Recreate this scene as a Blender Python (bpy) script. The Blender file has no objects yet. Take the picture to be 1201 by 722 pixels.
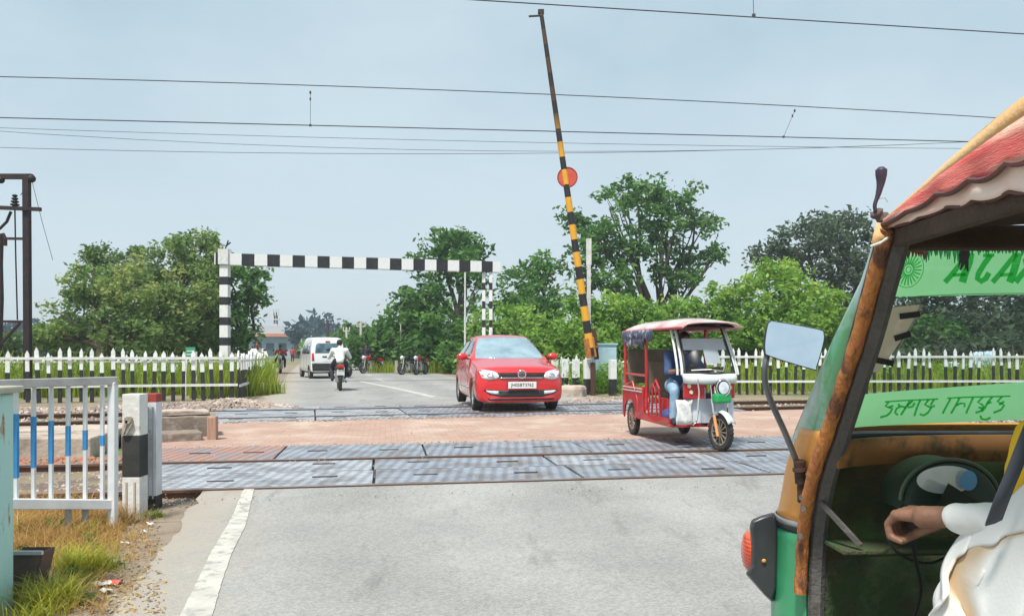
import bpy, bmesh, math, random
import numpy as np
from mathutils import Vector, Matrix, noise
from mathutils.bvhtree import BVHTree

random.seed(7)
rng = np.random.default_rng(7)
PI = math.pi
R = math.radians

# ------------------------------------------------------------------ camera, sky, sun, exposure
scene = bpy.context.scene
col = scene.collection
EYE = 1.2            # eye height of a passenger in a vehicle
cam_d = bpy.data.cameras.new('camera')
cam = bpy.data.objects.new('camera', cam_d)
col.objects.link(cam)
cam.location = (0, 0, EYE)
cam.rotation_euler = (R(90), 0, 0)
cam_d.sensor_width = 36
cam_d.lens = 26.98
cam_d.shift_y = 0.0425
cam_d.clip_end = 4000
cam_d.clip_start = 0.05
scene.camera = cam

SUN_EL, SUN_AZ = 62, 205      # azimuth measured clockwise from +Y: behind the camera, a little to the left
world = bpy.data.worlds.new('World')
scene.world = world
world.use_nodes = True
wn, wl = world.node_tree.nodes, world.node_tree.links
bg = wn['Background']
sky = wn.new('ShaderNodeTexSky')
sky.sky_type = 'NISHITA'
sky.sun_disc = False
sky.sun_elevation = R(SUN_EL)
sky.sun_rotation = R(SUN_AZ)
sky.dust_density = 3.0
sky.air_density = 1.0
tc = wn.new('ShaderNodeTexCoord')
mp = wn.new('ShaderNodeMapping'); mp.inputs['Scale'].default_value = (1.1, 1.1, 2.2)
wl.new(tc.outputs['Generated'], mp.inputs['Vector'])
nz = wn.new('ShaderNodeTexNoise'); nz.inputs['Scale'].default_value = 1.6; nz.inputs['Detail'].default_value = 5
nz.inputs['Roughness'].default_value = 0.58
wl.new(mp.outputs['Vector'], nz.inputs['Vector'])
cr = wn.new('ShaderNodeValToRGB')
cr.color_ramp.elements[0].position = 0.32; cr.color_ramp.elements[0].color = (0.375, 0.515, 0.60, 1)
cr.color_ramp.elements[1].position = 0.70; cr.color_ramp.elements[1].color = (0.55, 0.67, 0.725, 1)
wl.new(nz.outputs['Fac'], cr.inputs['Fac'])
# cloud deck is paler near the horizon
sep = wn.new('ShaderNodeSeparateXYZ'); wl.new(tc.outputs['Generated'], sep.inputs[0])
mr = wn.new('ShaderNodeMapRange'); mr.inputs['From Min'].default_value = 0.0; mr.inputs['From Max'].default_value = 0.32
mr.inputs['To Min'].default_value = 1.0; mr.inputs['To Max'].default_value = 0.0
wl.new(sep.outputs['Z'], mr.inputs['Value'])
hz = wn.new('ShaderNodeMixRGB'); hz.inputs['Color2'].default_value = (0.66, 0.75, 0.80, 1)
wl.new(mr.outputs[0], hz.inputs['Fac']); wl.new(cr.outputs['Color'], hz.inputs['Color1'])
sc_ = wn.new('ShaderNodeVectorMath'); sc_.operation = 'SCALE'; sc_.inputs['Scale'].default_value = 5.6
wl.new(hz.outputs['Color'], sc_.inputs[0])
mx = wn.new('ShaderNodeMixRGB'); mx.inputs['Fac'].default_value = 0.88
wl.new(sky.outputs['Color'], mx.inputs['Color1']); wl.new(sc_.outputs[0], mx.inputs['Color2'])
wl.new(mx.outputs['Color'], bg.inputs['Color'])
bg.inputs['Strength'].default_value = 0.112

sun_d = bpy.data.lights.new('sun', 'SUN')
sun_d.energy = 2.7
sun_d.angle = R(8)
sun_d.color = (1.0, 0.95, 0.87)
sun = bpy.data.objects.new('sun', sun_d); col.objects.link(sun)
az = R(SUN_AZ); el = R(SUN_EL)
sdir = Vector((math.sin(az) * math.cos(el), math.cos(az) * math.cos(el), math.sin(el)))
sun.rotation_euler = sdir.to_track_quat('Z', 'Y').to_euler()
sun.location = (-10, -20, 30)

scene.view_settings.view_transform = 'Standard'
scene.view_settings.look = 'None'
scene.view_settings.gamma = 1
scene.view_settings.use_curve_mapping = False
scene.view_settings.exposure = 0.9

# ------------------------------------------------------------------ placing by reading the survey of the photo
F = 900.0
def P(px, py, Y):     # a point at distance Y that stands where photo pixel (px, py) looks
    return Vector(((px - 600.5) / F * Y, Y, EYE - (py - 412) / F * Y))
def G(px, py):        # ground point seen at the pixel
    return P(px, py, EYE * F / (py - 412))

# ------------------------------------------------------------------ mesh helpers
class MB:
    def __init__(s): s.v = []; s.f = []; s.m = []
    def add(s, vs, fs, mi=0):
        b = len(s.v); s.v.extend([tuple(v) for v in vs])
        for f in fs: s.f.append(tuple(i + b for i in f)); s.m.append(mi)
        return s
    def box(s, c, d, rz=0, mi=0, rot=None):
        M = rot if rot is not None else Matrix.Rotation(rz, 3, 'Z')
        c = Vector(c)
        vs = [c + M @ Vector((x * d[0] / 2, y * d[1] / 2, z * d[2] / 2)) for x in (-1, 1) for y in (-1, 1) for z in (-1, 1)]
        return s.add(vs, [(0, 1, 3, 2), (4, 6, 7, 5), (0, 4, 5, 1), (2, 3, 7, 6), (0, 2, 6, 4), (1, 5, 7, 3)], mi)
    def bar(s, a, b, w, h, mi=0, up=(0, 0, 1)):
        a = Vector(a); b = Vector(b); d = (b - a); L = d.length; y = d.normalized()
        x = y.cross(Vector(up))
        if x.length < 1e-4: x = y.cross(Vector((0, 1, 0)))
        x.normalize(); z = x.cross(y)
        M = Matrix((x, y, z)).transposed()
        return s.box((a + b) / 2, (w, L, h), rot=M, mi=mi)
    def cyl(s, a, b, r0, r1=None, n=12, cap=True, mi=0):
        r1 = r0 if r1 is None else r1
        a = Vector(a); b = Vector(b); d = (b - a).normalized()
        x = d.orthogonal().normalized(); y = d.cross(x)
        vs = []
        for p, r in ((a, r0), (b, r1)):
            for k in range(n):
                t = 2 * PI * k / n; vs.append(p + (x * math.cos(t) + y * math.sin(t)) * r)
        fs = [(k, (k + 1) % n, n + (k + 1) % n, n + k) for k in range(n)]
        if cap: fs += [tuple(range(n - 1, -1, -1)), tuple(range(n, 2 * n))]
        return s.add(vs, fs, mi)
    def tube(s, pts, r, n=8, mi=0, closed=False):
        pts = [Vector(p) for p in pts]; N = len(pts)
        rr = r if isinstance(r, (list, tuple)) else [r] * N
        vs = []; x = None
        for i, p in enumerate(pts):
            if closed: d = pts[(i + 1) % N] - pts[i - 1]
            else: d = pts[min(i + 1, N - 1)] - pts[max(i - 1, 0)]
            d.normalize()
            x = d.orthogonal().normalized() if x is None else (x - d * x.dot(d)).normalized()
            y = d.cross(x)
            for k in range(n):
                t = 2 * PI * k / n; vs.append(p + (x * math.cos(t) + y * math.sin(t)) * rr[i])
        fs = []
        for i in range(N if closed else N - 1):
            j = (i + 1) % N
            for k in range(n):
                fs.append((i * n + k, i * n + (k + 1) % n, j * n + (k + 1) % n, j * n + k))
        if not closed: fs += [tuple(range(n - 1, -1, -1)), tuple(range((N - 1) * n, N * n))]
        return s.add(vs, fs, mi)
    def sphere(s, c, r, nu=12, nv=8, mi=0):
        c = Vector(c); r = Vector((r, r, r)) if not hasattr(r, '__len__') else Vector(r)
        vs = [c + Vector((0, 0, r.z))]
        for i in range(1, nv):
            a = PI * i / nv
            for k in range(nu):
                t = 2 * PI * k / nu
                vs.append(c + Vector((r.x * math.sin(a) * math.cos(t), r.y * math.sin(a) * math.sin(t), r.z * math.cos(a))))
        vs.append(c - Vector((0, 0, r.z)))
        fs = [(0, 1 + k, 1 + (k + 1) % nu) for k in range(nu)]
        for i in range(nv - 2):
            for k in range(nu):
                a = 1 + i * nu + k; b = 1 + i * nu + (k + 1) % nu
                fs.append((a, a + nu, b + nu, b))
        L = len(vs) - 1; o = 1 + (nv - 2) * nu
        fs += [(o + k, L, o + (k + 1) % nu) for k in range(nu)]
        return s.add(vs, fs, mi)
    def prism(s, poly, a0, a1, axis='Y', mi=0):   # polygon in the other two axes, extruded along axis
        def mk(p, a):
            return {'Y': (p[0], a, p[1]), 'X': (a, p[0], p[1]), 'Z': (p[0], p[1], a)}[axis]
        n = len(poly)
        vs = [mk(p, a0) for p in poly] + [mk(p, a1) for p in poly]
        fs = [tuple(range(n)), tuple(range(2 * n - 1, n - 1, -1))]
        fs += [(k, n + k, n + (k + 1) % n, (k + 1) % n) for k in range(n)]
        return s.add(vs, fs, mi)
    def grid(s, rows, mi=0, closed_u=False):
        nr = len(rows); nc = len(rows[0])
        vs = [p for r in rows for p in r]; fs = []
        for i in range(nr - 1):
            for k in range(nc if closed_u else nc - 1):
                j = (k + 1) % nc
                fs.append((i * nc + k, i * nc + j, (i + 1) * nc + j, (i + 1) * nc + k))
        return s.add(vs, fs, mi)
    def lathe(s, prof, c, axis='X', n=20, mi=0):   # prof: (radius, offset along axis)
        rows = []
        c = Vector(c)
        for r, o in prof:
            row = []
            for k in range(n):
                t = 2 * PI * k / n
                a, b = r * math.cos(t), r * math.sin(t)
                row.append(c + Vector({'X': (o, a, b), 'Y': (a, o, b), 'Z': (a, b, o)}[axis]))
            rows.append(row)
        return s.grid(rows, mi, closed_u=True)
    def build(s, name, mats, parent=None, world=False, smooth=False, bevel=0, thick=0, fixn=True, origin=None):
        if not isinstance(mats, (list, tuple)): mats = [mats]
        vs = s.v
        off = None
        if parent is not None and world: off = wloc(parent)
        if parent is None and origin is None and vs:
            a = np.array(vs); off = Vector(((a[:, 0].min() + a[:, 0].max()) / 2, (a[:, 1].min() + a[:, 1].max()) / 2, a[:, 2].min()))
        if origin is not None: off = Vector(origin)
        if off is not None: vs = [(v[0] - off[0], v[1] - off[1], v[2] - off[2]) for v in vs]
        me = bpy.data.meshes.new(name)
        me.from_pydata(vs, [], s.f)
        for m in mats: me.materials.append(m)
        if len(mats) > 1: me.polygons.foreach_set('material_index', s.m)
        if fixn:
            bm = bmesh.new(); bm.from_mesh(me); bmesh.ops.recalc_face_normals(bm, faces=bm.faces); bm.to_mesh(me); bm.free()
        o = bpy.data.objects.new(name, me); col.objects.link(o)
        if smooth:
            me.polygons.foreach_set('use_smooth', [True] * len(me.polygons))
            if smooth != 'all':
                try: me.set_sharp_from_angle(angle=R(38))
                except Exception: pass
        if parent is not None: o.parent = parent
        elif off is not None: o.location = off
        if thick:
            md = o.modifiers.new('thick', 'SOLIDIFY'); md.thickness = thick; md.offset = 0
        if bevel:
            md = o.modifiers.new('bevel', 'BEVEL'); md.width = bevel; md.segments = 2; md.limit_method = 'ANGLE'
        return o

def wloc(o):
    v = Vector(o.location)
    while o.parent is not None: o = o.parent; v += Vector(o.location)
    return v

def np_mesh(name, verts, quads, mats, parent=None, matidx=None, attr=None, tri=False):
    k = 3 if tri else 4
    me = bpy.data.meshes.new(name)
    verts = np.asarray(verts, dtype=np.float32); quads = np.asarray(quads, dtype=np.int32)
    me.vertices.add(len(verts)); me.vertices.foreach_set('co', verts.ravel())
    nf = len(quads)
    me.loops.add(nf * k); me.loops.foreach_set('vertex_index', quads.ravel())
    me.polygons.add(nf)
    me.polygons.foreach_set('loop_start', np.arange(0, nf * k, k, dtype=np.int32))
    if not isinstance(mats, (list, tuple)): mats = [mats]
    for m in mats: me.materials.append(m)
    if matidx is not None: me.polygons.foreach_set('material_index', np.asarray(matidx, dtype=np.int32))
    if attr is not None:
        a = me.attributes.new('var', 'FLOAT', 'POINT'); a.data.foreach_set('value', np.asarray(attr, dtype=np.float32))
    me.update(calc_edges=True)
    o = bpy.data.objects.new(name, me); col.objects.link(o)
    if parent is not None: o.parent = parent
    return o

def tag(o, label=None, cat=None, group=None, kind=None):
    if label: o['label'] = label
    if cat: o['category'] = cat
    if group: o['group'] = group
    if kind: o['kind'] = kind
    return o
def thing(name, label, cat, loc=(0, 0, 0), rz=0, group=None):
    o = bpy.data.objects.new(name, None); col.objects.link(o)
    o.empty_display_size = 0.2
    o.location = loc; o.rotation_euler = (0, 0, rz)
    return tag(o, label, cat, group)
def copy_tree(o, parent=None):
    c = o.copy(); col.objects.link(c); c.parent = parent
    for ch in list(o.children): copy_tree(ch, c)
    return c
def inst(me_obj, name, parent, loc, rot=None, sc=None):   # another child that shares the mesh
    c = bpy.data.objects.new(name, me_obj.data); col.objects.link(c)
    c.parent = parent; c.location = loc
    if rot: c.rotation_euler = rot
    if sc: c.scale = sc
    return c

# ------------------------------------------------------------------ materials
def mat(name, c1, c2=None, scale=4.0, rough=0.6, metal=0.0, bump=0.0, bscale=None, lo=0.35, hi=0.65, c3=None, s3=1.0,
        spec=0.5, coat=0.0, coords='Object', trans=0.0, stretch=None, detail=6, lo3=0.55, hi3=0.75, sub=0.0):
    m = bpy.data.materials.new(name); m.use_nodes = True
    n, l = m.node_tree.nodes, m.node_tree.links
    b = n['Principled BSDF']
    b.inputs['Roughness'].default_value = rough
    b.inputs['Metallic'].default_value = metal
    b.inputs['Specular IOR Level'].default_value = spec
    b.inputs['Coat Weight'].default_value = coat
    b.inputs['Coat Roughness'].default_value = 0.08
    b.inputs['Transmission Weight'].default_value = trans
    b.inputs['Base Color'].default_value = (*c1, 1)
    tcn = n.new('ShaderNodeTexCoord'); v = tcn.outputs[coords]
    if stretch:
        mpn = n.new('ShaderNodeMapping'); mpn.inputs['Scale'].default_value = stretch
        l.new(v, mpn.inputs[0]); v = mpn.outputs[0]
    m['v'] = 0
    if c2 is not None:
        t = n.new('ShaderNodeTexNoise'); t.inputs['Scale'].default_value = scale; t.inputs['Detail'].default_value = detail
        t.inputs['Roughness'].default_value = 0.6
        l.new(v, t.inputs['Vector'])
        r = n.new('ShaderNodeMapRange'); r.inputs['From Min'].default_value = lo; r.inputs['From Max'].default_value = hi
        l.new(t.outputs['Fac'], r.inputs['Value'])
        x = n.new('ShaderNodeMixRGB'); x.inputs['Color1'].default_value = (*c1, 1); x.inputs['Color2'].default_value = (*c2, 1)
        l.new(r.outputs[0], x.inputs['Fac']); out = x.outputs[0]
        if c3 is not None:
            t3 = n.new('ShaderNodeTexNoise'); t3.inputs['Scale'].default_value = s3; t3.inputs['Detail'].default_value = 8
            t3.inputs['Roughness'].default_value = 0.65
            l.new(v, t3.inputs['Vector'])
            r3 = n.new('ShaderNodeMapRange'); r3.inputs['From Min'].default_value = lo3; r3.inputs['From Max'].default_value = hi3
            l.new(t3.outputs['Fac'], r3.inputs['Value'])
            x3 = n.new('ShaderNodeMixRGB'); x3.inputs['Color2'].default_value = (*c3, 1)
            l.new(r3.outputs[0], x3.inputs['Fac']); l.new(out, x3.inputs['Color1']); out = x3.outputs[0]
        l.new(out, b.inputs['Base Color'])
    if bump:
        t2 = n.new('ShaderNodeTexNoise'); t2.inputs['Scale'].default_value = bscale or scale * 4; t2.inputs['Detail'].default_value = 5
        l.new(v, t2.inputs['Vector'])
        bp = n.new('ShaderNodeBump'); bp.inputs['Strength'].default_value = bump; bp.inputs['Distance'].default_value = 0.02
        l.new(t2.outputs['Fac'], bp.inputs['Height']); l.new(bp.outputs[0], b.inputs['Normal'])
    return m

def bands(name, ca, cb, axis, period, duty, phase=0.0, dirt=0.12, rough=0.55, noise_s=6.0, dirtc=(0.25, 0.2, 0.15), dthr=0.6):
    """two paint colours in hard bands along an object axis, with grime on both"""
    m = bpy.data.materials.new(name); m.use_nodes = True
    n, l = m.node_tree.nodes, m.node_tree.links
    b = n['Principled BSDF']; b.inputs['Roughness'].default_value = rough
    t = n.new('ShaderNodeTexCoord'); s = n.new('ShaderNodeSeparateXYZ'); l.new(t.outputs['Object'], s.inputs[0])
    ns = n.new('ShaderNodeTexNoise'); ns.inputs['Scale'].default_value = 14; l.new(t.outputs['Object'], ns.inputs['Vector'])
    a1 = n.new('ShaderNodeMath'); a1.operation = 'MULTIPLY_ADD'; a1.inputs[1].default_value = 0.02; a1.inputs[2].default_value = phase
    l.new(ns.outputs['Fac'], a1.inputs[0])
    ad = n.new('ShaderNodeMath'); ad.operation = 'ADD'; l.new(s.outputs[axis], ad.inputs[0]); l.new(a1.outputs[0], ad.inputs[1])
    dv = n.new('ShaderNodeMath'); dv.operation = 'DIVIDE'; dv.inputs[1].default_value = period; l.new(ad.outputs[0], dv.inputs[0])
    fr = n.new('ShaderNodeMath'); fr.operation = 'FRACT'; l.new(dv.outputs[0], fr.inputs[0])
    gt = n.new('ShaderNodeMath'); gt.operation = 'GREATER_THAN'; gt.inputs[1].default_value = duty; l.new(fr.outputs[0], gt.inputs[0])
    x = n.new('ShaderNodeMixRGB'); x.inputs['Color1'].default_value = (*ca, 1); x.inputs['Color2'].default_value = (*cb, 1)
    l.new(gt.outputs[0], x.inputs['Fac'])
    n2 = n.new('ShaderNodeTexNoise'); n2.inputs['Scale'].default_value = noise_s; n2.inputs['Detail'].default_value = 8
    n2.inputs['Roughness'].default_value = 0.7
    l.new(t.outputs['Object'], n2.inputs['Vector'])
    r = n.new('ShaderNodeMapRange'); r.inputs['From Min'].default_value = dthr - 0.08; r.inputs['From Max'].default_value = dthr + 0.14
    r.inputs['To Max'].default_value = min(1, dirt * 5); l.new(n2.outputs['Fac'], r.inputs['Value'])
    x2 = n.new('ShaderNodeMixRGB'); x2.inputs['Color2'].default_value = (*dirtc, 1)
    l.new(r.outputs[0], x2.inputs['Fac']); l.new(x.outputs[0], x2.inputs['Color1']); l.new(x2.outputs[0], b.inputs['Base Color'])
    return m

def leafmat(name, dark, light, yellow=None):
    m = bpy.data.materials.new(name); m.use_nodes = True
    n, l = m.node_tree.nodes, m.node_tree.links
    b = n['Principled BSDF']; b.inputs['Roughness'].default_value = 0.5; b.inputs['Specular IOR Level'].default_value = 0.35
    at = n.new('ShaderNodeAttribute'); at.attribute_name = 'var'
    cr = n.new('ShaderNodeValToRGB')
    cr.color_ramp.elements[0].color = (*dark, 1); cr.color_ramp.elements[1].color = (*light, 1)
    if yellow:
        cr.color_ramp.elements[1].position = 0.8
        e = cr.color_ramp.elements.new(1.0); e.color = (*yellow, 1)
    l.new(at.outputs['Fac'], cr.inputs['Fac']); l.new(cr.outputs[0], b.inputs['Base Color'])
    tr = n.new('ShaderNodeBsdfTranslucent'); l.new(cr.outputs[0], tr.inputs['Color'])
    ms = n.new('ShaderNodeMixShader'); ms.inputs[0].default_value = 0.5
    out = n['Material Output']
    l.new(b.outputs[0], ms.inputs[1]); l.new(tr.outputs[0], ms.inputs[2]); l.new(ms.outputs[0], out.inputs['Surface'])
    return m

M = {}
M['white'] = mat('white_paint', (0.72, 0.73, 0.72), (0.55, 0.55, 0.52), scale=9, rough=0.5, c3=(0.32, 0.26, 0.2), s3=14, lo3=0.62, hi3=0.8)
M['whitecar'] = mat('white_car_paint', (0.75, 0.77, 0.78), rough=0.25, coat=0.6)
M['red'] = mat('red_car_paint', (0.62, 0.010, 0.014), rough=0.3, coat=1.0)
M['redpaint'] = mat('red_rickshaw_paint', (0.5, 0.012, 0.02), (0.38, 0.01, 0.015), scale=6, rough=0.35, coat=0.5)
M['black'] = mat('black_plastic', (0.012, 0.012, 0.014), (0.03, 0.03, 0.03), scale=8, rough=0.45)
M['blackpaint'] = mat('black_paint', (0.015, 0.015, 0.018), (0.05, 0.045, 0.04), scale=12, rough=0.5)
M['rubber'] = mat('tyre_rubber', (0.02, 0.02, 0.02), (0.06, 0.055, 0.05), scale=10, rough=0.85, bump=0.3, bscale=60)
M['glass_dark'] = mat('dark_window_glass', (0.03, 0.045, 0.05), rough=0.04, spec=1.0, coat=1.0)
M['glass_shield'] = mat('windscreen_glass', (0.30, 0.42, 0.48), (0.18, 0.27, 0.32), scale=2.5, rough=0.05, spec=1.0, coat=1.0)
M['chrome'] = mat('chrome', (0.8, 0.8, 0.8), rough=0.15, metal=1.0)
M['silver'] = mat('silver_paint', (0.5, 0.5, 0.5), rough=0.35, metal=0.6)
M['lamp_clear'] = mat('clear_lamp', (0.75, 0.8, 0.82), (0.5, 0.55, 0.58), scale=18, rough=0.08, coat=1.0)
M['lamp_red'] = mat('red_lamp', (0.5, 0.01, 0.01), rough=0.15, coat=1.0)
M['lamp_amber'] = mat('amber_lamp', (0.75, 0.12, 0.02), (0.55, 0.06, 0.015), scale=12, rough=0.15, coat=1.0)
M['steel'] = mat('rusty_steel', (0.10, 0.055, 0.04), (0.17, 0.08, 0.05), scale=5, rough=0.7, metal=0.2, bump=0.2)
M['railtop'] = mat('worn_rail_top', (0.45, 0.4, 0.37), (0.3, 0.2, 0.16), scale=5, rough=0.35, metal=0.7)
M['concrete'] = mat('concrete', (0.42, 0.37, 0.32), (0.32, 0.27, 0.23), scale=3, rough=0.9, bump=0.4, c3=(0.18, 0.15, 0.12), s3=5)
M['pole_dark'] = mat('dark_steel_pole', (0.018, 0.016, 0.022), (0.045, 0.022, 0.02), scale=5, rough=0.6, metal=0.3)
M['wire'] = mat('overhead_wire', (0.05, 0.045, 0.055), rough=0.6)
M['skin'] = mat('brown_skin', (0.27, 0.135, 0.085), (0.2, 0.1, 0.06), scale=22, rough=0.55, bump=0.12, bscale=120)
M['hair'] = mat('black_hair', (0.012, 0.01, 0.01), rough=0.6, bump=0.6, bscale=90)
M['cloth_white'] = mat('white_cotton', (0.78, 0.78, 0.76), (0.68, 0.68, 0.66), scale=5, rough=0.95, bump=0.25, bscale=14)
M['cloth_navy'] = mat('navy_cotton', (0.035, 0.06, 0.14), (0.05, 0.09, 0.2), scale=8, rough=0.95, bump=0.4, bscale=20)
M['cloth_jeans'] = mat('light_blue_denim', (0.2, 0.33, 0.48), (0.35, 0.48, 0.6), scale=7, rough=0.95, bump=0.3, bscale=25)
M['cloth_dark'] = mat('dark_cloth', (0.02, 0.02, 0.03), (0.04, 0.04, 0.05), scale=8, rough=0.95)
M['cloth_red'] = mat('red_cloth', (0.45, 0.06, 0.05), rough=0.95)
# ------------------------------------------------------------------ the ground, road, tracks
TN = math.atan(.165)      # heading of the near track, turned off the X axis
TF = math.atan(.262)      # heading of the far track
RD = Vector((-0.252, 0.9677, 0))      # road direction
RN = Vector((0.9677, 0.252, 0))       # across the road, to the right
RO = Vector((-2.6, 6.43, 0))          # a point on the left road edge

m_ground = mat('ground_earth', (0.22, 0.17, 0.11), (0.30, 0.24, 0.16), scale=0.8, rough=0.95, bump=0.6, bscale=12,
               c3=(0.10, 0.14, 0.04), s3=0.25, lo3=0.45, hi3=0.6, coords='Object')
g = MB()
N = 40
xs = [-400 + 20 * i for i in range(41)]; ys = [-60 + 20 * i for i in range(48)]
g.grid([[(x, y, 0) for x in xs] for y in ys])
tag(g.build('ground', m_ground, origin=(0, 0, 0)), kind='structure')

# asphalt
NO = (-2.90, 6.22)       # left near corner of the near deck
def asphalt():
    m = mat('worn_asphalt', (0.345, 0.34, 0.325), (0.29, 0.285, 0.275), scale=1.3, rough=0.9, c3=(0.26, 0.255, 0.245), s3=0.45, lo3=0.52, hi3=0.72)
    n, l = m.node_tree.nodes, m.node_tree.links
    b = n['Principled BSDF']
    src = b.inputs['Base Color'].links[0].from_socket
    t = n.new('ShaderNodeTexCoord')
    v = n.new('ShaderNodeTexVoronoi'); v.inputs['Scale'].default_value = 85; l.new(t.outputs['Object'], v.inputs['Vector'])
    sp = n.new('ShaderNodeSeparateXYZ'); l.new(v.outputs['Color'], sp.inputs[0])
    r = n.new('ShaderNodeMapRange'); r.inputs['To Min'].default_value = 0.80; r.inputs['To Max'].default_value = 1.14
    l.new(sp.outputs[0], r.inputs['Value'])
    x = n.new('ShaderNodeVectorMath'); x.operation = 'SCALE'; l.new(src, x.inputs[0]); l.new(r.outputs[0], x.inputs['Scale'])
    # dark oily drips and fine scratches, stretched along the traffic
    mp2 = n.new('ShaderNodeMapping'); mp2.inputs['Rotation'].default_value = (0, 0, R(-15)); mp2.inputs['Scale'].default_value = (1.6, 0.35, 1)
    l.new(t.outputs['Object'], mp2.inputs[0])
    w = n.new('ShaderNodeTexNoise'); w.inputs['Scale'].default_value = 2.2; w.inputs['Detail'].default_value = 10; w.inputs['Roughness'].default_value = 0.7
    l.new(mp2.outputs[0], w.inputs['Vector'])
    r2 = n.new('ShaderNodeMapRange'); r2.inputs['From Min'].default_value = 0.55; r2.inputs['From Max'].default_value = 0.70
    r2.inputs['To Max'].default_value = 0.6; l.new(w.outputs['Fac'], r2.inputs['Value'])
    x2 = n.new('ShaderNodeMixRGB'); x2.inputs['Color2'].default_value = (0.14, 0.13, 0.125, 1)
    l.new(r2.outputs[0], x2.inputs['Fac']); l.new(x.outputs[0], x2.inputs['Color1']); l.new(x2.outputs[0], b.inputs['Base Color'])
    # dust lying along the left edge, polished wheel tracks along the lane
    dt = n.new('ShaderNodeVectorMath'); dt.operation = 'DOT_PRODUCT'; dt.inputs[1].default_value = (0.9677, 0.252, 0); l.new(t.outputs['Object'], dt.inputs[0])
    n5 = n.new('ShaderNodeTexNoise'); n5.inputs['Scale'].default_value = 2.4; n5.inputs['Detail'].default_value = 9; n5.inputs['Roughness'].default_value = .65; l.new(t.outputs['Object'], n5.inputs['Vector'])
    ad = n.new('ShaderNodeMath'); ad.operation = 'MULTIPLY_ADD'; ad.inputs[1].default_value = -1.1; l.new(n5.outputs['Fac'], ad.inputs[0]); l.new(dt.outputs['Value'], ad.inputs[2])
    r5 = n.new('ShaderNodeMapRange'); r5.inputs['From Min'].default_value = -1.45; r5.inputs['From Max'].default_value = -0.75; r5.inputs['To Min'].default_value = .85; r5.inputs['To Max'].default_value = 0; l.new(ad.outputs[0], r5.inputs['Value'])
    x5 = n.new('ShaderNodeMixRGB'); x5.inputs['Color2'].default_value = (0.36, 0.315, 0.26, 1); l.new(r5.outputs[0], x5.inputs['Fac']); l.new(x2.outputs[0], x5.inputs['Color1'])
    wv = n.new('ShaderNodeMath'); wv.operation = 'SINE'; sc5 = n.new('ShaderNodeMath'); sc5.operation = 'MULTIPLY_ADD'; sc5.inputs[1].default_value = 3.6; sc5.inputs[2].default_value = .6; l.new(dt.outputs['Value'], sc5.inputs[0]); l.new(sc5.outputs[0], wv.inputs[0])
    r6 = n.new('ShaderNodeMapRange'); r6.inputs['From Min'].default_value = -1; r6.inputs['From Max'].default_value = 1; r6.inputs['To Min'].default_value = 1.04; r6.inputs['To Max'].default_value = .90; l.new(wv.outputs[0], r6.inputs['Value'])
    x6 = n.new('ShaderNodeVectorMath'); x6.operation = 'SCALE'; l.new(x5.outputs[0], x6.inputs[0]); l.new(r6.outputs[0], x6.inputs['Scale']); l.new(x6.outputs[0], b.inputs['Base Color'])
    bp = n.new('ShaderNodeBump'); bp.inputs['Strength'].default_value = 0.5; bp.inputs['Distance'].default_value = 0.006
    l.new(v.outputs['Distance'], bp.inputs['Height']); l.new(bp.outputs[0], b.inputs['Normal'])
    return m
m_asph = asphalt()
def edge_wob(s, seed, amp):
    return amp * (noise.noise(Vector((s * 1.7, seed, 0))) + 0.6 * noise.noise(Vector((s * 6.1, seed, 3))) )
def near_z(x, y):      # the asphalt ramps up to the first rail
    w = -(x - NO[0]) * math.sin(TN) + (y - NO[1]) * math.cos(TN)
    return .060 * max(0.0, min(1.0, 1 + (w + .06) / .9)) ** 1.6, w
def road_strip(s0, s1, a0, a1, step, z, seed=0, ampl=0.10, ampr=0.10, far=None):
    g = MB(); rows = []
    s = s0
    while s <= s1 + 1e-6:
        l_ = RO + RD * s + RN * (a0(s) + edge_wob(s, seed, ampl)); r_ = RO + RD * s + RN * (a1(s) + edge_wob(s, seed + 5, ampr))
        rows.append([(l_.lerp(r_, k / 6).x, l_.lerp(r_, k / 6).y, z) for k in range(7)]); s += step
    g.grid(rows); return g
def lw(s):   # left edge flares out on the near side, as the worn shoulder does
    return -0.1 if s > -1.2 else -0.1 + 0.0 * s
near = road_strip(-14, 0.6, lambda s: 0.02, lambda s: 12.5, 0.12, 0.008, 1, 0.09)
nv = []
for (x, y, z) in near.v:
    h, w = near_z(x, y)
    if w > -.05: x += (w + .05) * math.sin(TN); y -= (w + .05) * math.cos(TN)
    nv.append((x, y, z + h))
near.v = nv
tag(near.build('road_near', m_asph, origin=(0, 0, 0)), kind='structure')
far = road_strip(9.9, 30, lambda s: -0.3, lambda s: 7.4 + max(0, (15 - s)) * .25, 0.25, 0.008, 2, 0.2, 0.2)
tag(far.build('road_far', m_asph, origin=(0, 0, 0)), kind='structure')
vf = road_strip(30, 260, lambda s: -0.3, lambda s: 7.4, 4, 0.008, 2, 0.2, 0.2)
tag(vf.build('road_beyond', m_asph, origin=(0, 0, 0)), kind='structure')
# sandy shoulders
m_sand = mat('sandy_shoulder', (0.30, 0.24, 0.18), (0.24, 0.19, 0.14), scale=2.5, rough=0.95, bump=0.5, bscale=40, c3=(0.17, 0.13, 0.09), s3=7, lo3=0.5, hi3=0.68)
sh = road_strip(-14, 0.0, lambda s: -1.05 - 0.25 * math.sin(s), lambda s: 0.3, 0.12, 0.004, 9, 0.25)
tag(sh.build('shoulder_near', m_sand, origin=(0, 0, 0)), kind='structure')
sh = road_strip(9.9, 60, lambda s: -1.5, lambda s: 8.3, 0.3, 0.004, 12, 0.4, 0.4)
tag(sh.build('shoulder_far', m_sand, origin=(0, 0, 0)), kind='structure')

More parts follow.
